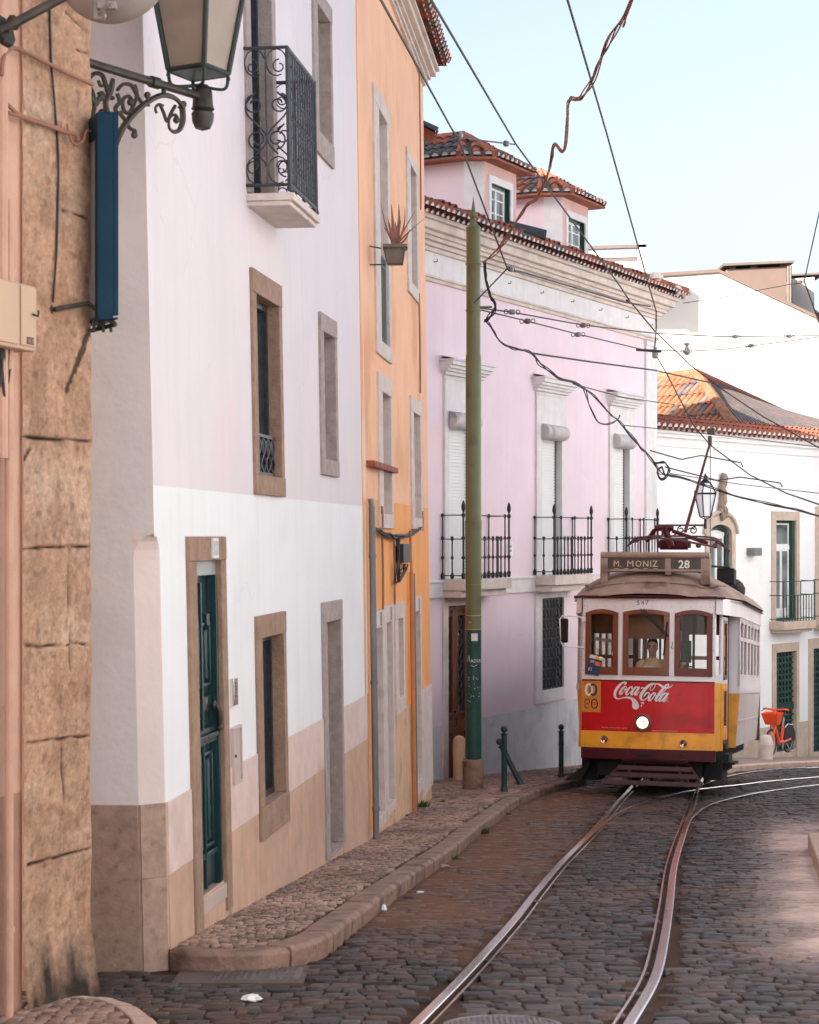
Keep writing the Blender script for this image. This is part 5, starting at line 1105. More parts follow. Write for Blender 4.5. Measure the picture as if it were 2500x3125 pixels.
# bracket lantern on the corner of the pink house
ca = P(UP-.02, 0, .06); zz = CZ+(HY-1603)/F*ca.y; c1 = W(2153, 1603, ca.y-.3); c1.z = zz
ll = root('corner_lantern', (ca.x, ca.y, zz), 'small black lantern on a scrolled bracket at the pink house corner, above the tram', 'street lamp')
a0 = Vector((ca.x, ca.y, zz)); e_ = (c1-a0); Ln_ = e_.length; e_.normalize(); Q = lambda u, z: a0+e_*u+up*z
b = MB(); b.tube([Q(0, 0), Q(Ln_, 0)], .022, 6); b.tube([Q(.02, .2), Q(.02, -.35)], .022, 6); b.tube([Q(Ln_, -.08), Q(Ln_, .12)], .03, 8); b.tube([Q(.02, -.3), Q(.3, -.24), Q(.75, -.06), Q(Ln_*.8, -.02)], .014, 6)
scroll(b, Q, .22, -.11, .09, 1.2, 1.5, -1, .014); scroll(b, Q, .52, -.10, .08, 1.2, 1.5, 1, .014); scroll(b, Q, Ln_*.75, -.11, .08, 1.2, 1.5, -1, .014); b.build('bracket', BLK, ll)
lc = Q(Ln_, .12); th = .35
def L4(w, z): return [lc+Vector((w*math.cos(th+math.pi/4+k*math.pi/2), w*math.sin(th+math.pi/4+k*math.pi/2), z)) for k in range(4)]
b = MB(); B0, T0, M0 = L4(.12, .06), L4(.235, .56), L4(.11, .80)
for i in range(4):
    j = (i+1) % 4; b.tube([B0[i], T0[i]], .014, 5); b.tube([B0[i], B0[j]], .012, 5); b.tube([T0[i], T0[j]], .020, 5); b.tube([T0[i], M0[i]], .014, 5); b.tube([M0[i], M0[j]], .014, 5); b.tube([T0[i], T0[i]+up*.05+(T0[i]-lc).normalized()*.02], .01, 4); b.tube([B0[i], lc], .009, 4)
b.lathe([(.12, 0), (.07, .05), (.045, .08), (.045, .11), (.07, .12), (.03, .15), (.008, .2)], lc+up*.80, 10); b.build('lantern_frame', BLK, ll)
b = MB(); B1, T1, M1 = L4(.105, .06), L4(.222, .56), L4(.10, .79); b.add(B1+T1+M1, [(i, (i+1) % 4, 4+(i+1) % 4, 4+i) for i in range(4)]+[(4+i, 4+(i+1) % 4, 8+(i+1) % 4, 8+i) for i in range(4)]); b.build('lantern_glass', CLG, ll, smooth=False)
# ------------------------------------------------------------------ far white house
fh = root('far_white_house', FH.P(2, -3.6), 'white house with green window frames and a hipped golden tile roof behind the tram', 'house')
P = FH.P; R = FH.R; zE = 4.15; UL = FH.inv(1985, 1600)[0]-1.5; UR = 14.
zpf = FH.z(2350, 2218)
fw = {}
fw['w2'] = (R(2354, 1560, 2438, 1900), R(2367, 1588, 2429, 1896)); fw['w3'] = (R(2487, 1545, 2580, 1890), R(2500, 1572, 2568, 1886))
fw['d1'] = (R(2356, 1966, 2437, 2300), R(2368, 1992, 2429, 2296)); fw['d2'] = (R(2467, 1950, 2555, 2300), R(2481, 1980, 2542, 2296))
fw['w1'] = (R(2150, 1575, 2240, 1900), R(2163, 1600, 2230, 1896))
holes = [v[1] for v in fw.values()]
b = MB(); wall(b, FH, UL, UR, -5, zE, holes, [(zpf, 1), (99, 0)], du=1.5); shell(b, FH, UL, UR, -5, zE, 7, 0); b.build('wall', [FWH, BEI], fh, angle=.3)
b = MB(); b.slab(P, UL, UR, zE-.32, zE-.25, -.02, .05); b.slab(P, UL, UR, zE-.12, zE-.04, -.02, .12); b.slab(P, UL, UR, zE-.04, zE+.04, -.02, .20); b.build('cornice', FWH, fh, bevel=.005)
for k in ('w2', 'w3'):
    o_, i_ = fw[k]; b = MB(); b.slab(P, o_[0], i_[0], o_[2], o_[3], -.12, .03); b.slab(P, i_[1], o_[1], o_[2], o_[3], -.12, .03); b.slab(P, i_[0], i_[1], i_[3], o_[3], -.12, .028); w = b.build('balcony_window', BEI, fh, bevel=.004)
    b = MB(); i0, i1, z0, z1 = i_; b.frame(P, i0, i1, z0, z1, .07, -.16, -.10); b.slab(P, i1-.14, i1, z0, z1, -.12, -.03); b.build('frame', GRM, w)
    b = MB(); zt_ = z1-(z1-z0)*.27; b.slab(P, i0+.06, i1-.16, zt_-.05, zt_+.05, -.14, -.09); b.frame(P, i0+.07, i1-.17, zt_+.05, z1-.07, .035, -.14, -.10); m = (i0+i1-.1)/2; b.frame(P, i0+.07, m, z0+.06, zt_-.05, .04, -.14, -.10); b.frame(P, m, i1-.17, z0+.06, zt_-.05, .04, -.14, -.10); b.slab(P, i0+.07, i1-.17, z0+.06, z0+.3, -.14, -.10); b.build('sash', PAP, w)
    b = MB(); b.slab(P, i0, i1, z0, z1, -.17, -.125); b.build('pane', WGL, w)
    zs_ = z0+.0; b0, b1 = o_[0]-.10, o_[1]+.14; b = MB(); b.slab(P, b0, b1, zs_-.20, zs_, -.02, .42); b.slab(P, b0+.05, b1-.05, zs_-.28, zs_-.20, -.02, .34); bl = b.build('balcony', BEI, fh, bevel=.01)
    b = MB(); d = .38; zr = zs_+.98
    for z in (zr, zs_+.06, zr-.34): b.tube([P(b0+.03, z, 0), P(b0+.03, z, d), P(b1-.03, z, d), P(b1-.03, z, 0)], .011, 5)
    for kk in range(12): u = b0+.03+(b1-b0-.06)*kk/11; b.tube([P(u, zs_, d), P(u, zr if kk in (0, 11, 6) else zr-.34, d)], .014 if kk not in (0, 11) else .02, 5); b.sphere(P(u, zs_+.3, d), .02, 6)
    b.build('railing', GRM, bl)
for k in ('d1', 'd2'):
    o_, i_ = fw[k]; b = MB(); b.slab(P, o_[0], i_[0], o_[2]-.2, o_[3], -.12, .03, 1, 4); b.slab(P, i_[1], o_[1], o_[2]-.2, o_[3], -.12, .03, 1, 4); b.slab(P, i_[0], i_[1], i_[3], o_[3], -.12, .028); w = b.build('doorway', BEI, fh, bevel=.004)
    b = MB(); i0, i1, z0, z1 = i_; b.slab(P, i0, i1, z0-.2, z1, -.16, -.12, mi=1); nx_, nz_ = 6, 17
    for a_ in range(nx_):
        u = i0+(i1-i0)*(a_+.5)/nx_; b.slab(P, u-.028, u+.028, z0-.2, z1, -.12, -.07)
    for c_ in range(nz_+1): z = z0+(z1-z0)*c_/nz_; b.slab(P, i0, i1, z-.022, z+.022, -.12, -.06)
    b.slab(P, i0, i1, z0+1.0, z0+1.12, -.10, -.05); b.build('grille_door', [GRM, WGL], w)
# arched window with a carved ornament
o_, i_ = fw['w1']; b = MB(); i0, i1, z0, z1 = i_; m = (i0+i1)/2; hw = (i1-i0)/2; zs_ = z1-hw*.45
arcp = lambda w, dz_, n=10: [(m+w*math.cos(t), zs_+(hw*.45+dz_)*math.sin(t)) for t in np.linspace(math.pi, 0, n)]
A1, A2 = arcp(hw, 0), arcp(hw+.17, .22)
for k in range(9):
    b.add([P(*A1[k], .04), P(*A1[k+1], .04), P(*A2[k+1], .04), P(*A2[k], .04), P(*A1[k], -.12), P(*A1[k+1], -.12)], [(0, 1, 2, 3), (0, 4, 5, 1)]); 
    b.add([P(*A2[k], .04), P(*A2[k+1], .04), P(*A2[k+1], -.01), P(*A2[k], -.01)], [(0, 1, 2, 3)])
A3 = arcp(hw+.24, .30); b.tube([P(*q, .06) for q in A3], .045, 6)
b.slab(P, i0-.17, i0, z0, zs_, -.12, .04); b.slab(P, i1, i1+.17, z0, zs_, -.12, .04); w = b.build('arched_window', BEI, fh)
b = MB(); b.slab(P, i0, i1, z0, z1, -.17, -.13); b.build('pane', WGL, w)
b = MB(); b.tube([P(q[0], q[1], -.10) for q in arcp(hw-.05, -.05)], .05, 6); b.slab(P, i1-.13, i1, z0, zs_, -.13, -.05); b.slab(P, i0, i0+.08, z0, zs_, -.13, -.05); b.build('frame', GRM, w)
b = MB(); b.tube([P(q[0]-.03, q[1]-.05, -.11) for q in arcp(hw-.15, -.12)], .035, 6); b.slab(P, i0+.08, i1-.14, zs_-.06, zs_+.04, -.13, -.09); b.frame(P, i0+.09, m, z0, zs_-.06, .05, -.13, -.10); b.frame(P, m, i1-.15, z0, zs_-.06, .05, -.13, -.10); b.build('sash', PAP, w)
b = MB(); uo, zo = FH.inv(2197, 1560)
for k, (dx, dz_, r_) in enumerate(((0, -.12, .10), (.08, .0, .12), (-.04, .12, .10), (.02, .26, .13), (.03, .42, .12), (-.03, .55, .09), (.04, .66, .12), (.10, .78, .10), (.0, .84, .06), (-.10, .02, .07), (.14, -.10, .07), (.12, .34, .05))): b.sphere(P(uo+dx, zo+dz_, .08), r_, 8, sc=(.8, .8, 1.15))
b.build('carved_ornament', ORN, fh)
b = MB(); r_ = R(2290, 1672, 2313, 1696, .1); b.slab(P, *r_, .0, .22); b.build('wall_light', GPI, fh, bevel=.01)
# roof: row of eaves tiles, golden near slope, grey far slope
b = MB(); sl3 = (-FH.N*math.cos(.35)+up*math.sin(.35)); a_, c_ = P(UL, zE+.06, .36), P(UR, zE+.06, .36)
tiles(b, a_, c_, sl3, .9, pitch=.23, mi=(0, 0, 0), mort=2, r=.10); a2, c2 = P(UL, zE-.01, .28), P(UR, zE-.01, .28); tiles(b, a2, c2, sl3, .3, pitch=.23, mi=(0,), mort=2, plane=False, r=.09)
un = FH.inv(2300, 1330, .2)[0]; e1 = P(un, zE+.30, -.35); ed9 = Vector((.6, -.8, 0)); e0 = e1-ed9*5.2; pk = W(2125, 1146, 46.4); pl_ = pk-ed9*3.9
pk2 = W(2520, 1322, 66.); e2 = P(UR+4, zE+.30, -.35)
def slope2(a_, c_, ta, tc, mi, wts, pitch, r_):
    e_ = c_-a_; L_ = e_.length; ed_ = e_.normalized(); s_ = (ta-a_)-ed_*(ta-a_).dot(ed_); run = s_.length; tA, tC = (ta-a_).dot(ed_), (tc-a_).dot(ed_)
    def ra(u):
        if u < tA: return max(.05, run*u/max(tA, .01))
        if u > tC: return max(.05, run*(L_-u)/max(L_-tC, .01))
        return run
    tiles(b, a_, c_, s_, run, pitch=pitch, r=r_, step=.42, mi=mi, run_at=ra, plane=False, lift=.04, wts=wts); b.add([a_-up*.02, c_-up*.02, tc-up*.03, ta-up*.03], [(0, 1, 2, 3)], 0)
slope2(e0, e1, pl_, pk, (0, 3, 1), (1, 6, 2), .21, .085)
# far slope: eave e1->e2, ridge pk->pk2
nrw = 120
for i in range(nrw):
    t0, t1 = i/nrw, (i+.62)/nrw; q0, q1 = e1.lerp(e2, t0), e1.lerp(e2, t1); k0, k1 = pk.lerp(pk2, t0), pk.lerp(pk2, t1); mi_ = (0 if random.random() < .06 else 1); b.prism([q0+up*.02, q1+up*.02, k1+up*.02, k0+up*.02], (0, 0, .045), mi_)
b.add([e1, e2, pk2, pk], [(0, 1, 2, 3)], 1)
b.tube([e1.lerp(pk, t)+up*(.05+.02*(k % 2)) for k, t in enumerate(np.linspace(0, 1, 22))], .13, 8, mi=3); b.tube([pk.lerp(pk2, t)+up*.06 for t in np.linspace(0, 1, 20)], .12, 8, mi=0); b.tube([pk+up*.05, pl_+up*.05], .13, 8, mi=3)
b.build('roof', [RTL, GTL, MOR, WTL], fh)
# ------------------------------------------------------------------ neighbour whose eaves peep out behind the orange house
nb_ = root('rear_house', (-3, 27.6, -2.2), 'house almost hidden behind the orange one, only a corner of its tiled eaves showing', 'house', 'houses along the left pavement')
b = MB(); b.box((-3.9, 27.9, 2.75), (4.05, 1.6, 5.1)); b.build('wall', ORU, nb_)
b = MB(); q0, q1 = Vector((.37, 26.2, 7.68)), Vector((.37, 26.9, 7.68)); s9 = Vector((-.86, 0, .5)); tiles(b, q0, q1, s9, .7, pitch=.2, mi=(0, 0, 1), mort=2); s_ = Vector((-.40, 0, .917))
q0, q1 = Vector((-.15, 26.2, 7.85)), Vector((-.15, 29.6, 7.85)); t0, t1 = q0+s_*7.4, q1+s_*7.4; b.add([q0, q1, t1, t0], [(0, 1, 2, 3)], 0); r0_, r1_ = Vector((-8, 26.2, 15.8)), Vector((-8, 29.6, 15.8)); b.add([t0, t1, r1_, r0_], [(0, 1, 2, 3)], 0)  # steep upper roof, out of view, raised to shade the dormers
for a9, t9, r9, y9 in ((q0, t0, r0_, 26.2), (q1, t1, r1_, 29.6)): b.add([a9, t9, r9, Vector((-8, y9, 7.7)), Vector((-.15, y9, 7.7))], [(0, 1, 2, 3, 4)], 0)
b.build('roof', [RTL, GTL, MOR], nb_)
# ------------------------------------------------------------------ houses added out of view on the right to bounce sunlight leftwards
op = root('added_bounce_houses', (6, 14, -1.2), 'blue-grey row of houses added out of view on the right to bounce sunlight', 'house')
FR_ = Fac((3.6, 4.), .225, L=20.); FR_.N = -FR_.N; b = MB(); hs = []
for u in np.arange(1.5, 19, 2.6):
    for z in (-.6, 2.4, 5.2): hs.append((u, u+1.0, z, z+1.7))
wall(b, FR_, -6, 20.5, -2.5, 7.6, hs, [(99, 0)], du=3., rev=.2, back=0); shell(b, FR_, -6, 20.5, -2.5, 7.6, 8, 0); b.build('wall', mat('blue_grey_bounce_wall', (.62, .65, .70), .85, var=.05), op)
for h_ in hs: b = MB(); b.slab(FR_.P, *h_, -.22, -.18); b.frame(FR_.P, *h_, .06, -.18, -.12, mi=1); b.build('window', [GLS, PAP], op)
op = root('added_bounce_houses', (10, 36, -3), 'pale houses added out of view on the right, bouncing sunlight onto the pink house', 'house')  # second unseen block, added as a bounce wall for the pink house
F2 = Fac((10.4, 26.5), .262, L=20.); F2.N = -F2.N; b = MB(); hs = []
for u in np.arange(1.5, 16, 3.):
    for z in (-2.2, .8, 3.8): hs.append((u, u+1.0, z, z+1.8))
wall(b, F2, 0, 17.5, -4.5, 8.4, hs, [(99, 0)], du=3., rev=.2, back=0); shell(b, F2, 0, 17.5, -4.5, 8.4, 6, 0); b.build('wall', mat('pale_blue_bounce_wall', (.84, .87, .92), .85, var=.05), op)
for h_ in hs: b = MB(); b.slab(F2.P, *h_, -.22, -.18); b.frame(F2.P, *h_, .06, -.18, -.12, mi=1); b.build('window', [GLS, PAP], op)
# ------------------------------------------------------------------ big white gable and its chimneys, glass railing
gh = root('gable_house', W(2200, 1300, 64), 'tall blank white gable rising into the sky behind the tiled roof', 'house')
YG = 62.; q = lambda x, y, Y=YG: W(x, y, Y)
pg = [q(1700, 858), q(1881, 853), q(2192, 832), q(2488, 971), q(2640, 1190), q(2900, 1500), q(2900, 2300), q(1700, 2300)]
b = MB(); b.prism(pg, (0, 9, 0)); b.build('wall', GAB, gh, smooth=False)
b = MB(); 
for i in (0, 1, 2, 3): p_, r_ = pg[i], pg[i+1]; b.prism([p_-Vector((0, .08, 0)), r_-Vector((0, .08, 0)), r_-Vector((0, .08, -.12)), p_-Vector((0, .08, -.12))], (0, 9.2, 0))
b.build('coping', RTL if False else TAN, gh, smooth=False)
b = MB(); Yc = 64.5; t0, t1, t2, t3 = W(2218, 822, Yc), W(2402, 812, Yc), W(2402, 1000, Yc), W(2218, 900, Yc); b.prism([t0, t1, t2, t3], (0, 1.6, 0)); b.build('chimney', TAN, gh, bevel=.02)
b = MB(); b.prism([W(2208, 811, Yc-.2), W(2425, 801, Yc-.2), W(2425, 794, Yc-.2), W(2208, 803, Yc-.2)], (0, 2.1, 0)); 
for x in (2235, 2300, 2390): b.box(W(x, 818, Yc+.2), (.12, .1, .14))
b.build('chimney_cap', MET, gh, smooth=False)
b = MB()
for x in (2406, 2413): b.tube([W(x, 812, Yc-.1), W(x, 985, Yc-.1)], .045, 8)
b.build('flue_pipe', MET, gh)
b = MB(); b.prism([W(2418, 850, Yc+2), W(2486, 845, Yc+2), W(2486, 1000, Yc+2), W(2418, 940, Yc+2)], (0, 1.6, 0), 0); b.build('rear_chimney', GAB, gh, smooth=False)
b = MB(); b.prism([W(2412, 842, Yc+1.9), W(2520, 836, Yc+1.9), W(2520, 830, Yc+1.9), W(2412, 836, Yc+1.9)], (0, 2, 0)); b.build('rear_chimney_cap', MET, gh, smooth=False)
b = MB(); a_, c_ = W(2405, 1040, Yc+.8), W(2620, 1120, Yc+.8); tiles(b, a_, c_, (0, .8, .6), 3.2, pitch=.3, r=.13, step=.5, mi=(0, 0, 1), plane=True, wts=(4, 4, 1)); b.build('red_roof', [RTL, WTL], gh)
gr_ = root('roof_terrace', W(1885, 850, 60), 'white framed glass structure on the roof terrace beyond the pink house', 'terrace screen')
b = MB(); YT = 60.
for (x0, y0, x1, y1) in ((1795, 750, 1975, 745), (1795, 792, 1945, 786)): b.prism([W(x0, y0, YT), W(x1, y1, YT), W(x1, y1+9, YT), W(x0, y0+10, YT)], (0, .3, 0))
b.build('rails', MET, gr_, smooth=False)
b = MB(); b.prism([W(1947, 745, YT), W(1972, 743, YT), W(1972, 860, YT), W(1947, 860, YT)], (0, .4, 0)); b.prism([W(1800, 770, YT), W(1947, 766, YT), W(1947, 784, YT), W(1800, 788, YT)], (0, .2, 0)); b.build('panel', GAB, gr_, smooth=False)
b = MB(); b.prism([W(1800, 800, YT), W(1945, 796, YT), W(1945, 850, YT), W(1800, 850, YT)], (0, .03, 0)); b.build('glass', RGL, gr_, smooth=False)
# ------------------------------------------------------------------ the green pole and things standing on the pavement
pb = G(1445, 2408, .12); Yp = pb.y; pz = lambda py: CZ+(HY-py)/F*Yp
po = root('tram_wire_pole', pb, 'tall green iron pole with spike top standing in a round stained stone base', 'pole')
b = MB(); b.lathe([(.165, -.12), (.168, .02), (.165, .30), (.168, .42), (.15, .455), (.118, .46)], pb, 24); b.build('base', CON, po, bevel=.004)
b = MB(); z1 = pz(1920); b.lathe([(.124, pb.z+.40), (.120, z1)], (pb.x, pb.y, 0), 24); b.build('lower_shaft', PGR, po)
b = MB(); pr = [(.113, z1)]
for y in (1880, 1785): pr += [(.113, pz(y)-.015), (.119, pz(y)-.012), (.119, pz(y)+.012), (.113, pz(y)+.015)]
pr += [(.113, pz(1590)), (.112, pz(1590)+.01), (.106, pz(1590)+.02), (.104, pz(1095)), (.100, pz(1085)), (.095, pz(1080)), (.094, pz(700)), (.10, pz(700)+.01), (.104, pz(695)), (.075, pz(690)), (.045, pz(680)), (.035, pz(665)), (.06, pz(660)), (.058, pz(652)), (.03, pz(650)), (.026, pz(640)), (.002, pz(600))]
pr = [(r_*(1.06 if z_ < pz(1590) else 1.13), z_) for r_, z_ in pr]; b.lathe(pr, (pb.x, pb.y, 0), 24); b.build('upper_shaft', OLV, po)
for y in (948, 806):
    b = MB(); b.lathe([(.112, -.014), (.119, -.012), (.119, .012), (.112, .014)], (pb.x, pb.y, pz(y)), 16); b.build('clamp_band', OLV, po)
b = MB(); b.tube([Vector((pb.x+.1, pb.y-.03, pz(938))), Vector((pb.x+.28, pb.y-.05, pz(938)))], .018, 6); b.build('wire_hook', OLV, po)
GLD = mat('worn_gold_paint', (.55, .36, .13), .5, metal=.3)
for y in (1785, 1878, 1920): b = MB(); b.lathe([(.1245, -.006), (.1275, 0), (.1245, .006)], (pb.x, pb.y, pz(y)), 20); b.build('gold_ring', GLD, po)
CP = lambda u, v, d: Vector((pb.x+(.1245+d)*math.sin(u/.118), pb.y-(.1245+d)*math.cos(u/.118), v))
b = MB(); b.slab(CP, -.035, .06, pz(1955), pz(1932), 0, .002, 6, 2, 0); disc(b, -.05, pz(1898), .028, CP, .002, 1); disc(b, -.05, pz(1898), .018, CP, .004, 2, r0=.012)
stroke(b, [(-.09, pz(2018), .006), (-.07, pz(2000), .006), (-.055, pz(2018), .006)], CP, .003, 0); textmesh(b, 'ADUES', CP, -.045, pz(2020), .05, .003, 0, width=.9); stroke(b, [(-.04, pz(2028), .005), (.0, pz(2032), .006), (.05, pz(2027), .004)], CP, .0035, 0)
for k in range(26): u = random.uniform(-.11, .11); b.slab(CP, u, u+random.uniform(.004, .016), (z_ := pz(random.uniform(2060, 2140))), z_+random.uniform(.004, .014), 0, .0015, mi=0)
b.build('stickers_and_scrawl', [PAP, NVY, WLT], po)
st = G(1402, 2380, .12); b = MB(); b.lathe([(.10, -.1), (.105, .3), (.11, .55), (.105, .66), (.07, .72), (.0, .74)], st, 16)
b.build('stone_post', LMP, bevel=.004, label='short rounded beige stone post just left of the green pole', cat='stone post')
def bollard(base, h, tilt=None, label='', r=.043):
    o = root('bollard', base, label, 'bollard', 'green iron bollards along the kerb'); b = MB()
    pr = [(r*1.25, -.1), (r*1.25, .05), (r*1.02, .07), (r, .10), (r, h*.60), (r*1.12, h*.605), (r*1.12, h*.64), (r, h*.645), (r*.98, h-.14), (r*1.25, h-.13), (r*1.25, h-.115), (r*.62, h-.105), (r*.55, h-.09)]
    b.lathe(pr, base, 16); b.build('post', BOL, o); b = MB(); b.sphere(Vector(base)+up*(h-.045), .052, 14); b.build('ball', BOL, o)
    if tilt:
        o.rotation_euler = tilt
    return o
p_ = G(1539, 2416, .12); bollard(p_, .97, None, 'upright dark green bollard with ball top in front of the leaning one')
p_ = G(1590, 2394, .12); bollard(p_, .80, (rad(-6), rad(-27), 0), 'dark green bollard leaning steeply to the left behind the upright one')
p_ = G(1713, 2372, .12); bollard(p_, .90, None, 'dark green bollard standing alone between the leaning one and the tram')
sp = W(2337, 2306, 40.5); b = MB(); b.lathe([(.165, -.15), (.17, .26), (.172, .27), (.16, .28), (.165, .29), (.15, .38), (.10, .45), (.0, .48)], sp, 18)
b.build('stone_bollard', LMS, bevel=.005, label='thick pale stone bollard with domed top beside the orange bicycle', cat='bollard')
# ------------------------------------------------------------------ orange hire bicycle
bc = W(2380, 2302, 41.4); bk = root('bicycle', bc, 'bright orange hire bicycle with front basket parked against the green grille door', 'bicycle', rot=(0, 0, 0)); bk.location = bc
hd = Vector((-.56, -.83, 0)).normalized(); sd_ = Vector((-hd.y, hd.x, 0))     # front wheel towards the camera
BP = lambda f, z, s=0.: hd*f+up*z+sd_*s
b = MB()
def wheel(f, name):
    o = MB(); c = BP(f, .31); R_ = .30; pts = [c+hd*R_*math.cos(t)+up*R_*math.sin(t) for t in np.linspace(0, 2*math.pi, 28, endpoint=False)]; o.tube(pts, .022, 6, closed=True)
    w = o.build('tyre', BRB, bk); o = MB(); o.tube([c+hd*.27*math.cos(t)+up*.27*math.sin(t) for t in np.linspace(0, 2*math.pi, 28, endpoint=False)], .011, 5, closed=True)
    for k in range(14): t = k*2*math.pi/14; o.tube([c+sd_*(.02 if k % 2 else -.02), c+hd*.27*math.cos(t)+up*.27*math.sin(t)], .001, 3)
    o.lathe([(.03, -.05), (.03, .05)], c, 8, sd_); o.build('rim', GPI, w)
wheel(.52, 'wheel'); wheel(-.50, 'wheel')
b = MB(); b.tube([BP(.34, .98), BP(.36, .80), BP(.10, .30), BP(.0, .27)], [.032, .042, .055, .05], 8); b.tube([BP(.0, .28), BP(-.50, .31)], [.05, .028], 8); b.tube([BP(-.12, .34), BP(-.20, .62)], .035, 8)
for s in (-.05, .05): b.tube([BP(.37, .80, s*.6), BP(.40, .68, s), BP(.52, .31, s)], .02, 6); b.tube([BP(-.05, .27, s), BP(-.5, .31, s*1.3)], .024, 6)
b.tube([BP(.34, .98), BP(.30, 1.04), BP(.26, 1.06, .20), BP(.20, 1.05, .30)], [.022, .022, .024, .024], 6); b.tube([BP(.30, 1.04), BP(.26, 1.06, -.20), BP(.20, 1.05, -.30)], [.022, .024, .024], 6); b.build('frame', BOR, bk)
b = MB()
for s in (.30, -.30): b.tube([BP(.20, 1.05, s), BP(.12, 1.03, s*1.15)], .018, 6); b.tube([BP(.22, 1.04, s*.9), BP(.30, 1.0, s*1.1)], .007, 5)
b.build('grips', BRB, bk)
b = MB(); q0 = [BP(.34, .72, -.15), BP(.34, .72, .15), BP(.52, .72, .14), BP(.52, .72, -.14)]; q1 = [BP(.30, 1.0, -.22), BP(.30, 1.0, .22), BP(.62, .98, .20), BP(.62, .98, -.20)]; q2 = [v.lerp(w, 0) for v, w in zip(q1, q0)]
q3 = [BP(.32, .98, -.20), BP(.32, .98, .20), BP(.60, .96, .18), BP(.60, .96, -.18)]; q4 = [BP(.35, .75, -.13), BP(.35, .75, .13), BP(.51, .75, .12), BP(.51, .75, -.12)]
b.add(q0+q1+q3+q4, [(3, 2, 1, 0)]+[(4*k+i, 4*k+(i+1) % 4, 4*k+4+(i+1) % 4, 4*k+4+i) for k in range(3) for i in range(4)]+[(12, 13, 14, 15)]); b.build('basket', BOR, bk, smooth=False, bevel=.006)
b = MB(); b.tube([BP(-.20, .60), BP(-.25, .84)], .018, 8); b.build('seat_post', CHR, bk); b = MB(); b.sphere(BP(-.26, .88), .1, 10, sc=(1, 1, .35)); b.sphere(BP(-.16, .88), .06, 8, sc=(1, 1, .4)); b.build('saddle', BRB, bk)
b = MB(); b.prism([BP(-.5, .31, -.045)]+[BP(-.5+.335*math.cos(t), .31+.335*math.sin(t), -.045) for t in np.linspace(0.0, 3.3, 14)], sd_*.09); b.build('rear_fender', BRB, bk)
b = MB(); b.tube([BP(-.2, .60, .05), BP(-.35, .67, .05), BP(-.68, .62, .05)], .014, 5); b.tube([BP(0, .27, .08), BP(.02, .12, .09)], .012, 5); b.tube([BP(0, .27, -.08), BP(-.1, .40, -.09)], .012, 5); b.tube([BP(-.2, .25, .08), BP(-.32, .02, .14)], .010, 5); b.build('crank_and_stand', CHR, bk)
# ------------------------------------------------------------------ litter and weeds
def blob(c, r, m, name, label, cat, seed=0, sc=(1, 1, .6), n=16):
    b = MB(); b.sphere((0, 0, 0), r, n, sc=sc); v = []
    for p in b.v: q = Vector(p); k = 1+.45*noise.noise(q*(2.2/r)+Vector((seed, 0, 0)))+.2*noise.noise(q*(6/r)+Vector((seed, 3, 0))); v.append(tuple(q*k+Vector(c)))
    b.v = v; return b.build(name, m, label=label, cat=cat, angle=.5)
blob(G(1163, 2780)+up*.025, .045, PLB, 'crumpled_bottle', 'clear crumpled plastic bottle lying in the gutter by the kerb', 'litter', 2)
blob(G(770, 3052)+up*.012, .045, PAP, 'tissue', 'crumpled white tissue on the cobbles near the bottom left', 'litter', 5, (1.2, 1, .4)); blob(G(535, 3025)+up*.012, .025, GRM, 'dark_wrapper', 'small dark green wrapper on the cobbles left of the tissue', 'litter', 8, (1.4, .7, .5))
blob(G(772, 3095)+up*.01, .02, GRM, 'green_scrap', 'tiny green scrap on the cobbles just below the tissue', 'litter', 9, (1.4, .7, .5)); blob(G(1283, 2725)+up*.008, .022, PAP, 'paper_scrap', 'small flat white paper scrap in the dirt beyond the plastic bottle', 'litter', 11, (1.3, .8, .25))
blob(G(1246, 2742)+up*.01, .03, BKP, 'dead_leaf', 'dark dead leaf in the dirt left of the paper scrap', 'litter', 12, (1.3, .8, .3)); blob(G(1352, 2648)+up*.015, .04, ORN, 'leaf_pile', 'small heap of brown leaves against the kerb', 'litter', 13, (1.4, .8, .5)); blob(G(1550, 2486)+up*.012, .03, TDR, 'red_wrapper', 'little red and white wrapper in the dirt by the kerb', 'litter', 14, (1.4, .7, .4))
def weed(c, r, h, n, label):
    b = MB()
    for k in range(n):
        a_ = random.uniform(0, 6.28); d_ = r*math.sqrt(random.random()); q = Vector(c)+Vector((d_*math.cos(a_), d_*math.sin(a_)*.8, -.01)); l = h*random.uniform(.4, 1); t = Vector((math.cos(a_)*random.uniform(.1, .9), math.sin(a_)*.5, 1)).normalized(); w = Vector((-t.y, t.x, 0)).normalized() if abs(t.x)+abs(t.y) > .01 else Vector((1, 0, 0)); w = w*random.uniform(.003, .007)
        b.add([q-w, q+w, q+t*l*.6+w*.9, q+t*l+Vector((t.x, t.y, -.3))*l*.3, q+t*l*.6-w*.9], [(0, 1, 2, 3, 4)])
    return b.build('weed', GRS, label=label, cat='weed', group='weeds along the kerb and wall', smooth=False)
weed(G(1280, 2462, .12), .13, .13, 160, 'bright green weed tuft at the foot of the orange house'); weed(G(1474, 2545), .07, .12, 90, 'weed tuft growing in the gutter at a kerb joint'); weed(G(1590, 2437), .06, .08, 60, 'low weed at the kerb below the leaning bollard')
weed(G(1386, 2622), .035, .07, 40, 'tiny weed in the gutter beside the leaf heap'); weed(G(1237, 2490, .12), .04, .05, 40, 'few grass blades on the pavement under the orange pipe'); weed(G(1350, 2447, .12), .06, .04, 50, 'thin grass in the paving right of the bright weed tuft')
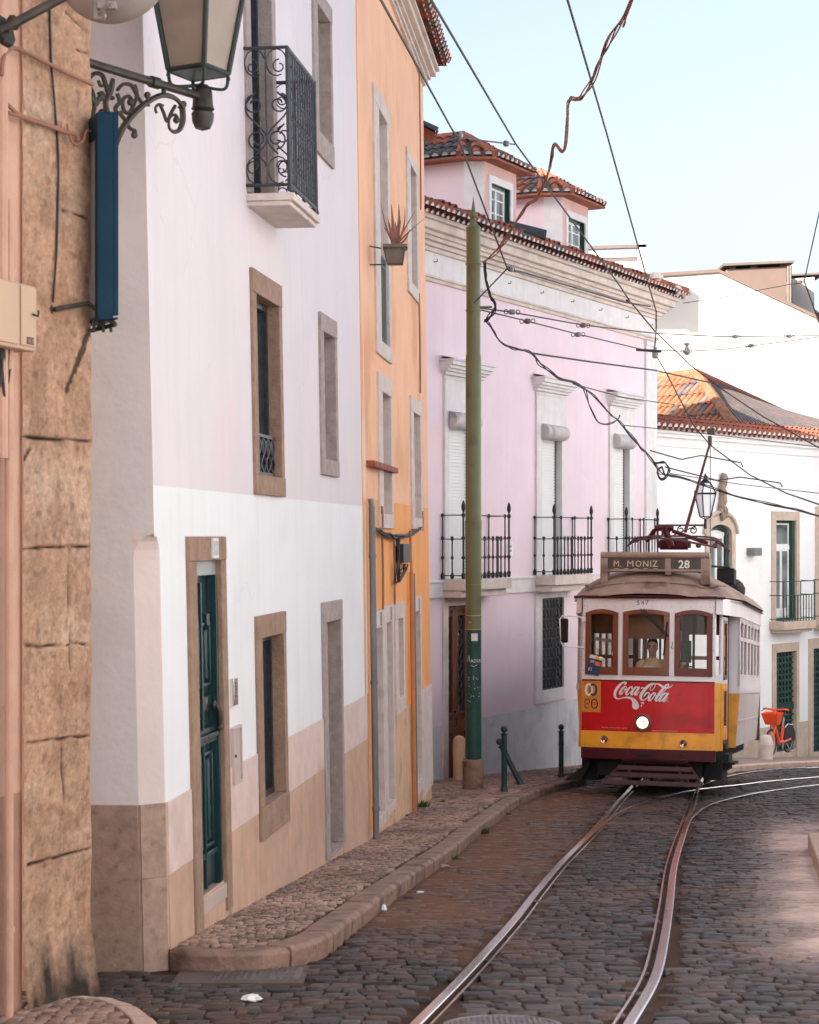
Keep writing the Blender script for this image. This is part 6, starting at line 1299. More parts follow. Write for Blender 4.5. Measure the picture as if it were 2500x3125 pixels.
# ------------------------------------------------------------------ overhead wires
def ext_(q, pts):
    """carry a wire on past the edge of the frame"""
    if pts[0][1] < 0: q = [q[0]+(q[0]-q[1]).normalized()*9]+q
    if pts[-1][0] > 2500: q = q+[q[-1]+(q[-1]-q[-2]).normalized()*8]
    return q
def wire(name, pts, r, label, m=CBK, k=1, parts=None, cat='overhead wire', group='tram wires over the street', twist=0):
    r *= 1.25
    q = ext_([W(*p) for p in pts], pts); b = MB()
    if k > 1: q = [Vector(tuple(w)) for w in crom([tuple(p) for p in q], k)]
    if twist:
        for t_ in range(twist):
            ph_ = t_*6.283/twist; qq = []
            for i, p in enumerate(q):
                a_ = ph_+i*1.1; am = .016+.010*math.sin(i*.7+t_*2.1); a_ = ph_+i*(.35+.17*t_); qq.append(p+Vector((math.cos(a_)*am, math.sin(a_)*am, math.sin(a_*.8)*am)))
            b.tube([Vector(tuple(w)) for w in crom([tuple(p) for p in qq], 2)], r*.85, 5)
    else: b.tube(q, r, 6)
    return b.build(name, m, label=label, cat=cat, group=group, keep=False)
def insul(parts, px, py, Y, r, m, ax_, L=.10):
    parts.append((W(px, py, Y), r, m, ax_, L))
def span(pts, r, label, beads=(), m=CBK, loops=True):
    q = ext_([W(*p) for p in pts], pts); o = root('span_wire', q[0], label, 'overhead wire', 'span wires between houses'); b = MB(); b.tube(q, r, 6); b.build('wire', m, o)
    for (px, py, Y, mm_) in beads:
        c = W(px, py, Y); b = MB(); ax_ = (q[-1]-q[0]).normalized(); b.lathe([(.012, -.075), (.03, -.06), (.045, -.03), (.045, .03), (.03, .06), (.012, .075)], c, 10, ax_); b.build('insulator', mm_, o)
        for s in (-1, 1): 
            b = MB(); c2 = c+ax_*s*.13; b.tube([c2+ax_*.045*math.cos(t)+up*.035*math.sin(t) for t in np.linspace(0, 6.283, 9)], .008, 4); b.build('loop', BLK, o)
    return o
wire('span_wire', [(1130, -60, 13), (1380, 395, 21), (1396, 415, 21.5), (1548, 818, 27.2)], .010, 'taut black wire from the top edge down across the orange eaves to the pole')
wire('span_wire', [(1290, -45, 16), (1575, 440, 26), (1885, 862, 34), (1922, 918, 35), (2000, 1012, 36)], .012, 'long taut wire from the top edge past the dormers to the pink house corner')
span([(1385, 408, 21.2), (1440, 425, 22.5), (1575, 441, 26)], .011, 'short black wire bridging the two taut wires near the dormer roof', ((1402, 412, 21.6, PWT), (1545, 438, 25.2, PWT)))
wire('trolley_feeder', [(1715, -60, 18), (1850, 400, 25), (1990, 905, 34), (2003, 950, 35), (2003, 1010, 36), (1997, 1075, 36), (2035, 1140, 36.5), (2118, 1300, 38), (2170, 1360, 38), (2290, 1450, 36), (2400, 1505, 34), (2560, 1560, 31)], .011, 'wire dropping from the top edge past the pink corner and over the tram', OHW)
wire('contact_wire', [(2003, 1015, 36), (2112, 1118, 36), (2200, 1185, 36), (2330, 1272, 35), (2560, 1400, 33)], .011, 'contact wire running down right from the pink house corner across the gable', OHW)
wire('pole_stay', [(1447, 925, Yp-.1), (1548, 820, 27.2)], .009, 'thin stay from the green pole up to the taut wire', IRN)
span([(1548, 820, 27.2), (1600, 832, 28.5), (1905, 922, 34.5), (1985, 935, 35.5)], .014, 'thick black wire from the pole stay to the eaves corner of the pink house', ((1560, 821, 27.4, PWT), (1918, 920, 35, PBR)))
wire('cable_tangle', [(1935, -20, 17), (1905, 50, 17.6), (1865, 110, 18.2), (1835, 180, 19), (1800, 260, 20), (1770, 300, 20.5), (1735, 310, 21), (1722, 455, 22), (1700, 440, 22.3), (1685, 470, 22.6), (1668, 540, 23.2), (1640, 600, 23.8), (1610, 620, 24.2), (1580, 670, 25), (1555, 710, 25.5), (1530, 750, 26), (1500, 780, 26.5), (1478, 800, 26.8)], .0085, 'thick orange and black cable tangle falling from the top edge to the green pole', COP, k=3, twist=4, cat='cable')
wire('cable_tangle', [(1478, 800, 26.8), (1482, 850, 26.6), (1495, 900, 26.5), (1512, 930, 26.5), (1500, 960, 26.5), (1480, 978, 26.5)], .009, 'loose cables hanging beside the top of the green pole', CBK, k=4, twist=5, cat='cable')
wire('cable_tangle', [(1480, 978, 26.5), (1500, 1000, 26.6), (1530, 1045, 26.8), (1580, 1065, 27.2), (1620, 1075, 27.8), (1650, 1110, 28.3), (1700, 1150, 29), (1760, 1170, 30), (1810, 1210, 31), (1860, 1260, 32), (1885, 1280, 32.5), (1920, 1325, 33), (1960, 1370, 34), (1985, 1395, 34.5), (2015, 1440, 35), (2040, 1450, 35.5), (2110, 1465, 36), (2200, 1500, 36), (2310, 1530, 35), (2400, 1550, 34), (2560, 1592, 32)], .0085, 'drooping black cable bundle from the green pole past the shutters to the right edge', CBK, k=4, twist=4, cat='cable')
wire('cable_loop', [(1785, 1190, 30.2), (1800, 1240, 30.3), (1830, 1290, 30.5), (1870, 1290, 31), (1890, 1265, 31.5)], .009, 'cable loop sagging before the right hand shutter box', CBK, k=5, twist=2, cat='cable')
wire('cable_knot', [(2000, 1415, 34.6), (2030, 1412, 34.6), (2042, 1440, 34.6), (2020, 1462, 34.6), (2005, 1440, 34.7), (2022, 1425, 34.7), (2030, 1455, 34.7)], .010, 'coiled knot of cable ends hanging by the pink house corner', CBK, k=5, twist=3, cat='cable')
span([(1465, 940, Yp), (1560, 952, 28), (1780, 992, 32), (2000, 1017, 36), (2200, 1027, 37), (2560, 1024, 38)], .012, 'upper insulator span wire from the pole to the right edge', ((1563, 952, 28, PWT), (1780, 993, 32, PBR), (2245, 1027, 37.1, PWT), (2410, 1026, 37.5, PWT)))
span([(1465, 945, Yp), (1610, 980, 28.5), (1765, 1020, 31.5), (1960, 1066, 35), (2090, 1072, 36), (2210, 1066, 36.5), (2400, 1042, 37.5), (2560, 1020, 38)], .011, 'lower insulator span wire crossing below the first', ((1610, 980, 28.5, PBR), (1765, 1021, 31.5, PWT), (2095, 1072, 36, PWT), (2292, 1055, 37, PWT)))
o = root('wire_hanger', W(1995, 1072, 36), 'horizontal metal wire hanger with clamps at the pink house corner', 'wire fitting'); b = MB(); b.tube([W(1943, 1067, 35.8), W(2018, 1073, 36)], .03, 6); b.build('bar', BRZ, o); b = MB(); b.lathe([(.04, -.12), (.06, -.1), (.06, .02), (.03, .04), (.03, .1)], W(2000, 1075, 36), 8); b.lathe([(.03, -.14), (.07, -.1), (.07, -.06), (.04, 0), (.03, .05), (.06, .06), (.06, .1)], W(2097, 1062, 36), 8); b.build('clamp', PWT, o)
wire('span_wire', [(1625, 1078, 28), (1810, 1105, 31), (2000, 1130, 35), (2035, 1138, 36), (2200, 1175, 38)], .013, 'thick dark wire crossing the pink wall below the insulator wires')
wire('span_wire', [(1750, 1172, 30), (1900, 1212, 33), (2060, 1235, 37)], .008, 'thin dark wire from the cable bundle over the right hand window hood'); wire('span_wire', [(1905, 1298, 32.8), (2010, 1308, 36), (2300, 1340, 38), (2560, 1372, 40)], .008, 'thin dark wire along the tiled roof eaves to the right edge')
wire('span_wire', [(1985, 1375, 34.4), (2080, 1402, 35.5), (2140, 1390, 36), (2262, 1412, 36), (2268, 1425, 36)], .011, 'bent dark wire arm left above the far lantern'); wire('span_wire', [(2030, 1425, 34.8), (2190, 1466, 36), (2260, 1456, 36), (2382, 1474, 35), (2388, 1486, 35)], .011, 'bent dark wire arm right above the far lantern')
wire('span_wire', [(2045, 1445, 35), (2260, 1478, 36), (2560, 1512, 37)], .007, 'thin straight wire crossing the far white wall')
span([(2085, 925, 39.5), (2200, 908, 40), (2440, 862, 42), (2456, 858, 42)], .010, 'wire from the pink eaves corner up to the right edge fitting', ((2440, 861, 42, PBR),)); wire('span_wire', [(2520, 560, 40), (2455, 858, 42), (2560, 1150, 44)], .013, 'dark wire slanting at the far right edge over the chimneys')
# ------------------------------------------------------------------ the tram (local axes: x right, y back, z up; front at y=0)
TY = 27.5; th_t = math.atan(.27); tl = Vector(((1971-HX)/F*TY, TY, gz(TY)+.008))
tr = root('tram', tl, 'old red and yellow tram number 28 with its headlamp lit on the rails', 'tram', rot=(-math.atan(.0815)*math.cos(th_t), 0, -th_t))
LX = lambda px: (px-1986)/195.; LZ = lambda py: (2430-py)/200.
TP = lambda u, v, d: Vector((u, .10*u*u-d, v))
def arched(P0, u0, u1, v0, v1, rise): return lambda u, v, d: P0(u, v-rise*((2*(u-(u0+u1)/2)/(u1-u0))**2)*max(0, (v-v0)/(v1-v0)), d)
HWf = 1.02; BW = 1.30; YB = 1.28; YE = 5.7
z_bot, z_y0, z_red, z_sill, z_wt, z_lb, z_rf = .54, .70, .965, 1.735, 2.84, 2.80, 3.03
b = MB(); b.slab(TP, -HWf, HWf, z_red, z_sill, -.03, 0, 16, 4); b.build('front_panel', TRD, tr)
b = MB(); b.slab(TP, -HWf-.01, HWf+.01, z_y0, z_red, -.03, .014, 16, 1); b.build('yellow_band', TYL, tr, bevel=.004)
b = MB(); b.slab(TP, -HWf+.0, HWf+.02, z_bot, z_y0+.01, -.06, .03, 16, 1); b.slab(TP, -.22, .16, z_bot+.02, z_y0-.0, .03, .05, 4, 1)
b.slab(TP, -.15, .10, z_bot+.045, z_bot+.095, .05, .056, 4, 1, mi=1)
for x in (-.62, -.56, -.20, -.17, .12, .14, .52, .58):
    for z in (z_bot+.05, z_bot+.11): b.sphere(TP(x, z, .05 if abs(x+.03) < .2 else .034), .011, 6)
b.build('bumper', [TDR, UND], tr, bevel=.003)
b = MB(); b.slab(TP, -HWf, HWf, z_sill, z_sill+.018, -.03, .012, 16, 1); b.build('waist_moulding', TDR, tr)
# white window wall and three brown window frames
wins = [(1795, 1898), (1912, 2052), (2067, 2189)]; wu = [(LX(a)-(.01 if i == 0 else 0), LX(c)) for i, (a, c) in enumerate(wins)]; wz0, wz1 = LZ(2064), LZ(1861)
wu[0] = (-.975, wu[0][1]); wu[2] = (wu[2][0], .985)
b = MB(); us = [-HWf]+[v for w in wu for v in w]+[HWf]
b.slab(TP, -HWf, HWf, z_sill+.018, wz0, -.05, 0, 16, 1)
for i in range(0, 8, 2): b.slab(TP, us[i], us[i+1], wz0, wz1, -.05, 0, 2, 1)
b.slab(TP, -HWf, HWf, wz1-.05, z_rf, -.05, -.002, 16, 1)
for a, c in ((wu[0][1]+.0, wu[1][0]), (wu[1][1], wu[2][0])): m = (a+c)/2; b.slab(TP, m-.004, m+.004, wz0, wz1, 0, .006, 1, 1)
b.slab(TP, -HWf, HWf, wz1+.02, wz1+.028, 0, .005, 16, 1); b.build('window_wall', TWH, tr)
for i, (a, c) in enumerate(wu):
    b = MB(); A = arched(TP, a, c, wz0, wz1, .060 if i != 1 else .045); b.frame(A, a, c, wz0, wz1, .085, -.045, .022, wt=.07, wb=.125, nu=10, nv=6)
    w = b.build('window_frame', TWD if i < 2 else TWR, tr, bevel=.006, label=('left front window frame of the tram', 'middle front window frame before the driver', 'red right front window frame of the tram')[i]); b = MB(); b.slab(A, a+.07, c-.07, wz0+.10, wz1-.05, -.03, -.024, 8, 4); b.build('pane', PAN, w)
b = MB()
for k in range(9):
    x = -.96+k*.24
    for z in (z_red+.03, z_y0+.05, z_sill-.02): b.sphere(TP(x, z, .0145 if z < z_red else .001), .007, 6)
for x in (-HWf+.02, HWf-.02):
    for z in np.linspace(1.05, 2.9, 12): b.sphere(TP(x, z, .001), .006, 6)
for x in np.linspace(-.95, .95, 14): b.sphere(TP(x, wz1+.045, .001), .006, 6)
b.build('rivets', TDR if False else TWD, tr)
# lettering, stickers
K7 = 7.1875; lu = lambda x: LX(1860+x/K7); lv = lambda y: LZ(2060+y/K7)
b = MB(); dd0 = [.0022]
def S(pts, closed=False, m=0):
    dd0[0] += .0003; q = [(lu(x), lv(y), w/K7/195) for x, y, w in pts]; stroke(b, q, TP, dd0[0], m, 7, closed)
    if not closed:
        for x, y, w in (pts[0], pts[-1]): dd0[0] += .0003; disc(b, lu(x), lv(y), w/K7/390, TP, dd0[0], m)
S([(432, 232, 34), (455, 200, 34), (420, 186, 26), (360, 215, 38), (290, 285, 55), (235, 370, 58), (212, 450, 56), (222, 515, 46), (262, 552, 30), (320, 553, 20), (400, 530, 24), (480, 521, 34), (560, 535, 50), (618, 575, 78), (652, 635, 118), (668, 702, 150)])
S([(462, 300, 18), (440, 278, 18), (395, 305, 34), (350, 370, 44), (325, 425, 44), (345, 455, 30), (395, 410, 16), (440, 350, 14)], True); S([(405, 290, 12), (420, 340, 12), (450, 355, 12), (500, 325, 12)])
S([(580, 315, 28), (592, 288, 24), (550, 292, 26), (495, 350, 42), (460, 420, 46), (475, 462, 34), (525, 430, 14), (570, 380, 12)])
S([(715, 292, 22), (665, 292, 30), (610, 355, 44), (575, 425, 46), (585, 462, 32), (625, 430, 16), (670, 370, 14), (710, 310, 18)]); S([(742, 290, 34), (695, 370, 46), (655, 440, 44), (675, 465, 30), (715, 430, 14), (750, 382, 10)])
S([(788, 308, 26), (832, 300, 30)])
S([(990, 347, 12), (976, 320, 13), (1000, 265, 13), (1050, 215, 15), (1085, 225, 15), (1075, 280, 13), (1030, 340, 12)], True)
S([(1085, 206, 14), (1020, 203, 30), (935, 262, 54), (850, 355, 62), (790, 450, 64), (778, 525, 54), (812, 568, 34), (870, 562, 22), (930, 500, 20), (958, 430, 20), (935, 400, 24), (890, 425, 36), (855, 475, 22), (842, 500, 8)])
S([(1085, 208, 18), (1150, 208, 30), (1215, 248, 46), (1290, 292, 40), (1370, 286, 28), (1425, 255, 20), (1462, 212, 5)])
S([(1095, 415, 20), (1065, 405, 22), (1010, 445, 40), (960, 520, 50), (955, 570, 42), (990, 570, 28), (1040, 515, 18), (1085, 450, 18)], True); S([(1060, 420, 11), (1070, 455, 11), (1110, 468, 11), (1150, 440, 11)])
S([(1180, 470, 14), (1250, 395, 16), (1330, 300, 18), (1375, 228, 20), (1350, 212, 24), (1290, 265, 40), (1210, 370, 50), (1140, 470, 52), (1100, 555, 46), (1120, 585, 28), (1170, 530, 12)])
S([(1345, 412, 22), (1290, 412, 30), (1225, 475, 44), (1180, 550, 46), (1190, 585, 34), (1235, 555, 16), (1290, 490, 14), (1335, 425, 18)]); S([(1368, 410, 34), (1310, 495, 46), (1262, 570, 42), (1285, 588, 28), (1330, 545, 14), (1363, 500, 10)])
S([(778, 618, 6), (812, 632, 34), (832, 636, 46)]); S([(792, 668, 6), (796, 700, 30)]); S([(1355, 585, 30), (1356, 586, 30)], m=1)
q = [(x, y, w) for x, y, w in ((590, 545, 4), (640, 590, 6), (670, 640, 7), (680, 690, 4))]
dd0[0] += .0006; stroke(b, [(lu(x), lv(y), w/K7/195) for x, y, w in q], TP, dd0[0]+.001, 2, 6)
b.build('cola_lettering', [WLT, TYL, GPI], tr)
b = MB(); textmesh(b, 'Coca-Cola, o disco vermelho e a garrafa', TP, LX(1850), LZ(2228), .021, .003, width=.84); textmesh(b, 'registadas da The Coca-Cola Company', TP, LX(2003), LZ(2233), .021, .003, width=.84); b.build('small_print', CRL, tr)
SX = lambda x: LX(1770+x/7.5); SZ = lambda y: LZ(2050+y/7.5)
b = MB(); b.slab(TP, SX(120), SX(572), SZ(975), SZ(212), 0, .003, 4, 1, 0)
def ering(cx, cy, rx, ry, w, m, d, a0=0, a1=6.2832): stroke(b, [(SX(cx)+rx/7.5/195*math.cos(t), SZ(cy)+ry/7.5/200*math.sin(t), w/7.5/195) for t in np.linspace(a0, a1, 22)], TP, d, m, 1)
ering(292, 458, 72, 125, 46, 1, .0042); ering(392, 458, 74, 125, 46, 2, .0050, -2.3, 2.3); ering(392, 458, 74, 125, 34, 2, .0046, 2.5, 3.8); ering(292, 458, 68, 125, 34, 1, .0056, -.55, .55)
ering(425, 785, 72, 105, 28, 3, .0042); ering(255, 780, 62, 105, 22, 3, .0042, .15, 3.0); ering(255, 780, 62, 105, 22, 3, .0042, 3.4, 4.9)
textmesh(b, 'C.Net', TP, SX(368), SZ(806), .028, .0046, 3, width=.7, bold=.01); b.slab(TP, SX(365), SX(485), SZ(762), SZ(752), .003, .0046, 2, 1, 3)
for x0_, x1_, y_, t_ in ((200, 300, 800, 30), (200, 310, 770, 8), (262, 325, 842, 9), (262, 335, 866, 9), (262, 350, 890, 9)): b.slab(TP, SX(x0_), SX(x1_), SZ(y_), SZ(y_-t_*.6), .003, .0044, 2, 1, 3)
b.build('operator_sticker', [mat('orange_sticker', (.70, .24, .03), .45, var=.04), WLT, NVY, BKP], tr)
b = MB(); textmesh(b, '547', TP, LX(1953), LZ(1848), LZ(1833)-LZ(1848), .004, 0, spacing=1.35, width=.95); b.build('fleet_number', NVY, tr)
# headlamp, side lamps
c = TP(LX(1977), LZ(2207), 0); b = MB(); b.lathe([(.10, -.03), (.105, .03), (.128, .045), (.138, .06), (.132, .075), (.112, .08), (.104, .062)], c, 32, (0, -1, 0)); b.build('headlamp', mat('headlamp_rim', (.16, .07, .05), .45, metal=.3, var=.2), tr)
hl = bpy.context.scene.objects['headlamp'] if 'headlamp' in bpy.context.scene.objects else None
b = MB(); b.lathe([(.0, .0), (.104, .001), (.104, .058), (.0, .062)], c, 28, (0, -1, 0), 1); b.lathe([(.0, .066), (.088, .066), (.088, .0665), (0, .067)], c+Vector((-.006, 0, -.004)), 24, (0, -1, 0), 0)
b.lathe([(.0, .071), (.017, .071), (.013, .083), (0, .085)], c+Vector((.016, 0, .012)), 10, (0, -1, 0), 2); b.build('lens', [HLT, HLR, RLN], hl)
for px, py in ((1860, 2263), (2096, 2268)):
    c = TP(LX(px), LZ(py), .014); s = MB(); s.lathe([(.06, 0), (.064, .02), (.056, .034), (.048, .03)], c, 20, (0, -1, 0)); l = s.build('side_lamp', CHR, tr)
    s = MB(); s.lathe([(.048, .01), (.047, .03), (.034, .042), (0, .046)], c, 18, (0, -1, 0)); s.sphere(c+Vector((-.006, -.037, -.02)), .014, 8, mi=1); s.build('lens', [RLN, AMB], l)
# lifeguard: slatted tray in front of the wheels
b = MB(); zz = [.50, .415, .315, .205]; hw = [.50, .57, .65, .76]; yy = [.10, .0, -.14, -.30]
for k, (z, w, y) in enumerate(zip(zz, hw, yy)):
    b.box((LX(2012), y, z), (w, .014, .036 if k else .02), Matrix.Rotation(-.35, 3, 'X'))
for s in (-1, 1):
    for f in (.62, .99): b.prism([Vector((LX(2012)+s*hw[0]*f-.02, yy[0]+.03, zz[0])), Vector((LX(2012)+s*hw[0]*f+.02, yy[0]+.03, zz[0])), Vector((LX(2012)+s*hw[3]*f+.02, yy[3]+.03, zz[3])), Vector((LX(2012)+s*hw[3]*f-.02, yy[3]+.03, zz[3]))], (0, .02, 0))
b.tube([(LX(2012)-.5, .05, .53), (LX(2012)+.5, .05, .53)], .03, 8); b.build('lifeguard', mat('lifeguard_maroon', (.062, .013, .014), .6, var=.25, scale=9, col2=(.04, .02, .018), amt=.5), tr, bevel=.003)
# underframe, wheels, steps
b = MB(); b.box((0, 3.4, .62), (.95, 3.1, .12)); b.box((0, .75, .45), (.80, .45, .18)); b.box((-.95, .9, .36), (.14, .32, .18)); b.box((.95, 1.1, .40), (.14, .5, .16)); b.box((0, 3.4, .45), (.7, 2.2, .16))
for y in (2.4, 4.6): b.box((0, y, .36), (.62, .06, .06)); b.box((-.72, y, .38), (.05, .5, .12)); b.box((.72, y, .38), (.05, .5, .12))
b.build('underframe', UND, tr, bevel=.01)
for y in (2.4, 4.6):
    for s in (-1, 1): b = MB(); b.lathe([(.1, -.05), (.30, -.05), (.33, -.045), (.33, -.02), (.30, .0), (.30, .05), (.12, .05), (.1, .03)], (s*.47, y, .31), 24, (1, 0, 0)); b.build('wheel', UND, tr)
b = MB(); b.prism([(-.98, .30, .55), (-1.03, .34, .40), (-1.30, .42, .20), (-1.34, .42, .16), (-1.05, .30, .19), (-.92, .28, .40), (-.90, .28, .55)], (0, .30, 0)); b.build('side_guard', UND, tr, bevel=.008)
b = MB(); b.box((1.16, 1.0, .50), (.12, .35, .02)); b.box((1.14, 1.0, .52), (.05, .3, .12)); b.build('step', UND, tr, bevel=.004)
# platform corners and doors
def side(x0, y0, x1, y1, u, v, d=0): 
    t = Vector((x1-x0, y1-y0, 0)); L_ = t.length; t.normalize(); n_ = Vector((t.y, -t.x, 0)); n_ = n_ if n_.x*(x0+x1) > 0 else -n_; return Vector((x0, y0, 0))+t*u+n_*d+Vector((0, 0, v))
for s in (-1, 1):
    x0, y0, x1, y1 = s*HWf, .104, s*(HWf+.085), .42; Q = lambda u, v, d, a=(x0, y0, x1, y1): side(*a, u, v, d)
    b = MB(); b.slab(Q, 0, .33, z_y0-.0, z_sill, -.03, 0, 1, 1); b.slab(Q, .27, .335, z_y0, z_sill, 0, .012); b.build('corner_panel', TYL, tr); b = MB(); b.slab(Q, 0, .33, z_sill, wz0+.03, -.03, 0); b.slab(Q, 0, .05, wz0, z_rf, -.03, 0); b.slab(Q, .27, .33, wz0, z_rf, -.03, 0); b.slab(Q, .05, .27, wz1, z_rf, -.03, 0); b.build('corner_post', TWH, tr)
    x0, y0, x1, y1 = s*(HWf+.09), .44, s*(HWf+.13), .84; Q = lambda u, v, d, a=(x0, y0, x1, y1): side(*a, u, v, d)
    if s > 0:
        b = MB(); b.slab(Q, 0, .40, .86, z_sill, -.03, 0); b.frame(Q, .06, .34, 1.05, z_sill-.08, .02, 0, .008); d_ = b.build('door', TYL, tr, bevel=.003); b = MB(); b.slab(Q, .10, .30, 1.08, z_sill-.12, 0, .004); b.build('door_slot', UND, d_)
        b = MB(); b.frame(Q, 0, .40, z_sill, 2.76, .05, -.03, 0); b.build('door_upper', TWH, d_); b = MB(); b.frame(Q, .05, .35, z_sill+.08, 2.71, .05, -.025, .006); b.build('door_window', TWD, d_); b = MB(); b.slab(Q, .08, .32, z_sill+.1, 2.68, -.02, -.015); b.build('pane', PAN, d_)
        b = MB(); b.slab(Q, .0, .40, .80, .86, -.04, .01); b.build('door_step', TDR, d_)
    else:
        b = MB(); b.slab(Q, 0, .42, .86, z_sill, -.03, 0); d_ = b.build('door', TYL, tr, bevel=.003); b = MB(); b.slab(Q, 0, .42, z_sill, 2.84, -.03, 0); b.build('door_upper', TWH, d_)
    # bulkhead facing forward where the body gets wide
    xb0, xb1 = s*(HWf+.11), s*BW; Q = lambda u, v, d, a=xb0, c=xb1: Vector((a+(c-a)*u*(1 if v > 1.6 else 1-.36*(1.6-v)/.9), YB-d, v))
    b = MB(); b.slab(Q, 0, 1, z_sill-.14, 2.80, -.05, 0, 1, 1); bh = b.build('bulkhead', TWH, tr); b = MB(); b.slab(Q, 0, 1, .72, z_sill-.14, -.05, .004, 1, 6); b.build('bulkhead_panel', TYL, tr)
    b = MB(); b.slab(Q, -.38, 0.0, .70, 2.80, -.04, .02, 1, 1); b.build('door_post', GPI, tr, bevel=.004)
    b = MB(); b.slab(Q, 0, 1.02, z_sill-.16, z_sill-.06, 0, .014, 1, 1); b.build('waist_strip', TWH, tr)
# letterboard round the corner and along the side
def ring_pts(off=0.): 
    f = [(-BW-off, YE), (-BW-off, YB-.02), (-HWf-.10-off, .16), (-HWf-.02, .06-off)]; mid = [(x, .10*x*x-off) for x in np.linspace(-.95, .95, 9)]
    return f+mid+[(-x, y) for x, y in f[::-1]]
rp = ring_pts(.012); b = MB(); n = len(rp)
def band(mb, pts, z0, z1, t=.03, mi=0):
    vs = []
    for x, y in pts:
        nrm_ = Vector((x, y-3.9 if abs(x) < 1.1 else 0, 0)).normalized(); vs += [Vector((x, y, z0)), Vector((x, y, z1)), Vector((x, y, z1))-nrm_*t, Vector((x, y, z0))-nrm_*t]
    m = len(pts); mb.add(vs, [(4*i+k, 4*i+4+k, 4*i+4+(k+1) % 4, 4*i+(k+1) % 4) for i in range(m-1) for k in range(4)], mi)
band(b, rp[:4], 2.79, z_rf); band(b, rp[-4:], 2.79, z_rf); band(b, ring_pts(.02)[:4], 2.78, 2.80); band(b, ring_pts(.02)[-4:], 2.78, 2.80); b.build('letterboard', TWH, tr, angle=.3)
b = MB(); rg = ring_pts(.04); b.tube([Vector((x, y, z_rf+.005)) for x, y in rg[2:-2]], .022, 6); b.build('gutter', TDR, tr)
# body sides with six windows each
for s in (-1, 1):
    def Q(u, v, d, s=s): return Vector((s*(BW+d-.36*(BW-HWf-.11)*max(0, 1.6-v)/.9), u, v))
    b = MB(); z0, z1 = z_sill+.10, 2.76; nw = 6; wl = (YE-YB-.14)/nw
    b.slab(Q, YB, YE, z_sill-.16, z0, -.04, 0, 1, 1); b.slab(Q, YB, YE, z1, z_rf, -.04, -.001); b.slab(Q, YB, YE, z_sill-.16, z_sill-.06, 0, .016)
    for k in range(nw+1): y = YB+.07+k*wl; b.slab(Q, y-.05 if k else YB, y+.05 if k < nw else YE, z0, z1, -.04, 0)
    for k in range(nw):
        y = YB+.07+k*wl
        for j in range(6): t0, t1 = j/6, (j+1)/6; f = lambda t: z1-.12*(abs(2*t-1)**2); uA, uB = y+.05+(wl-.1)*t0, y+.05+(wl-.1)*t1; b.add([Q(uA, f(t0), 0), Q(uB, f(t1), 0), Q(uB, z1, 0), Q(uA, z1, 0)], [(0, 1, 2, 3)])
    sw_ = b.build('side_wall', TWH, tr)
    b = MB()
    for j in range(3): a = YB+(YE-YB)*j/3; b.slab(Q, a+.006, a+(YE-YB)/3-.006, .74, z_sill-.16, -.03, 0, 1, 7, 0)
    b.slab(Q, YB, YE, 1.12, 1.15, 0, .008, 1, 1, 0); b.build('side_panel', TSD, tr)
    for k in range(nw):
        y = YB+.07+k*wl; b = MB(); zm = z0+(z1-z0)*.66; b.frame(Q, y+.05, y+wl-.05, z0, z1-.01, .045, -.035, -.008); b.slab(Q, y+.05, y+wl-.05, zm-.03, zm+.03, -.035, -.004); w = b.build('side_window', TWD if s < 0 else TSD, tr); b = MB(); b.slab(Q, y+.07, y+wl-.07, z0+.03, z1-.03, -.03, -.025); b.build('pane', PAN, w)
# rear end
RP_ = lambda u, v, d: Vector((u, 6.85-.10*u*u+d, v)); b = MB(); b.slab(RP_, -HWf, HWf, .70, 1.85, -.03, 0, 12, 1)
for a, c in wu: b.frame(RP_, -c, -a, 1.85, 2.84, .09, -.04, 0, nu=4)
b.slab(RP_, -HWf, HWf, 2.84, z_rf, -.04, 0, 12, 1)
for s in (-1, 1): b.add([(s*HWf, 6.75, .7), (s*HWf, 6.75, z_rf), (s*BW, YE, z_rf), (s*BW, YE, .7)], [(0, 1, 2, 3)])
b.build('rear_wall', TWH, tr)
# roof: one domed shell
def roofz(x, y, W_): 
    e = min(1, max(0, (y+.10)/1.15)); e2 = min(1, max(0, (6.92-y)/1.15)); k = (1-(1-e)**2.4)*(1-(1-e2)**2.4); t = min(1, abs(x)/W_); return z_rf+.015+.50*k*(1-t**2.3)**.75
b = MB(); ysr = list(np.linspace(-.06, 1.3, 16))+list(np.linspace(1.7, 5.5, 10))+list(np.linspace(5.8, 6.88, 8)); nx_ = 28; vs = []
def rw(y):
    if y < .3: return np.interp(y, [-.10, -.06, .0, .08, .3], [.35, .62, .95, 1.10, 1.16])
    if y < YB: return np.interp(y, [.3, YB], [1.16, BW+.07])
    if y < YE: return BW+.07
    return np.interp(y, [YE, 6.65, 6.82, 6.9], [BW+.07, 1.15, .95, .5])
for y in ysr:
    w = rw(y)
    for i in range(nx_+1): x = w*math.sin((i/nx_-.5)*math.pi); vs.append((x, y+.06*(x/1.1)**2 if y < .5 else y, roofz(x, y, w*1.001)))
b.add(vs, [(j*(nx_+1)+i, j*(nx_+1)+i+1, (j+1)*(nx_+1)+i+1, (j+1)*(nx_+1)+i) for j in range(len(ysr)-1) for i in range(nx_)])
m0 = len(b.v); b.v += [(x, y, z_rf-.02) for (x, y, z) in vs]; b.f += [(m0+j*(nx_+1)+i, m0+(j+1)*(nx_+1)+i, m0+(j+1)*(nx_+1)+i+1, m0+j*(nx_+1)+i+1) for j in range(len(ysr)-1) for i in range(nx_)]; b.m += [0]*((len(ysr)-1)*nx_)
b.build('roof', TRF, tr, angle=1.2)
b = MB()
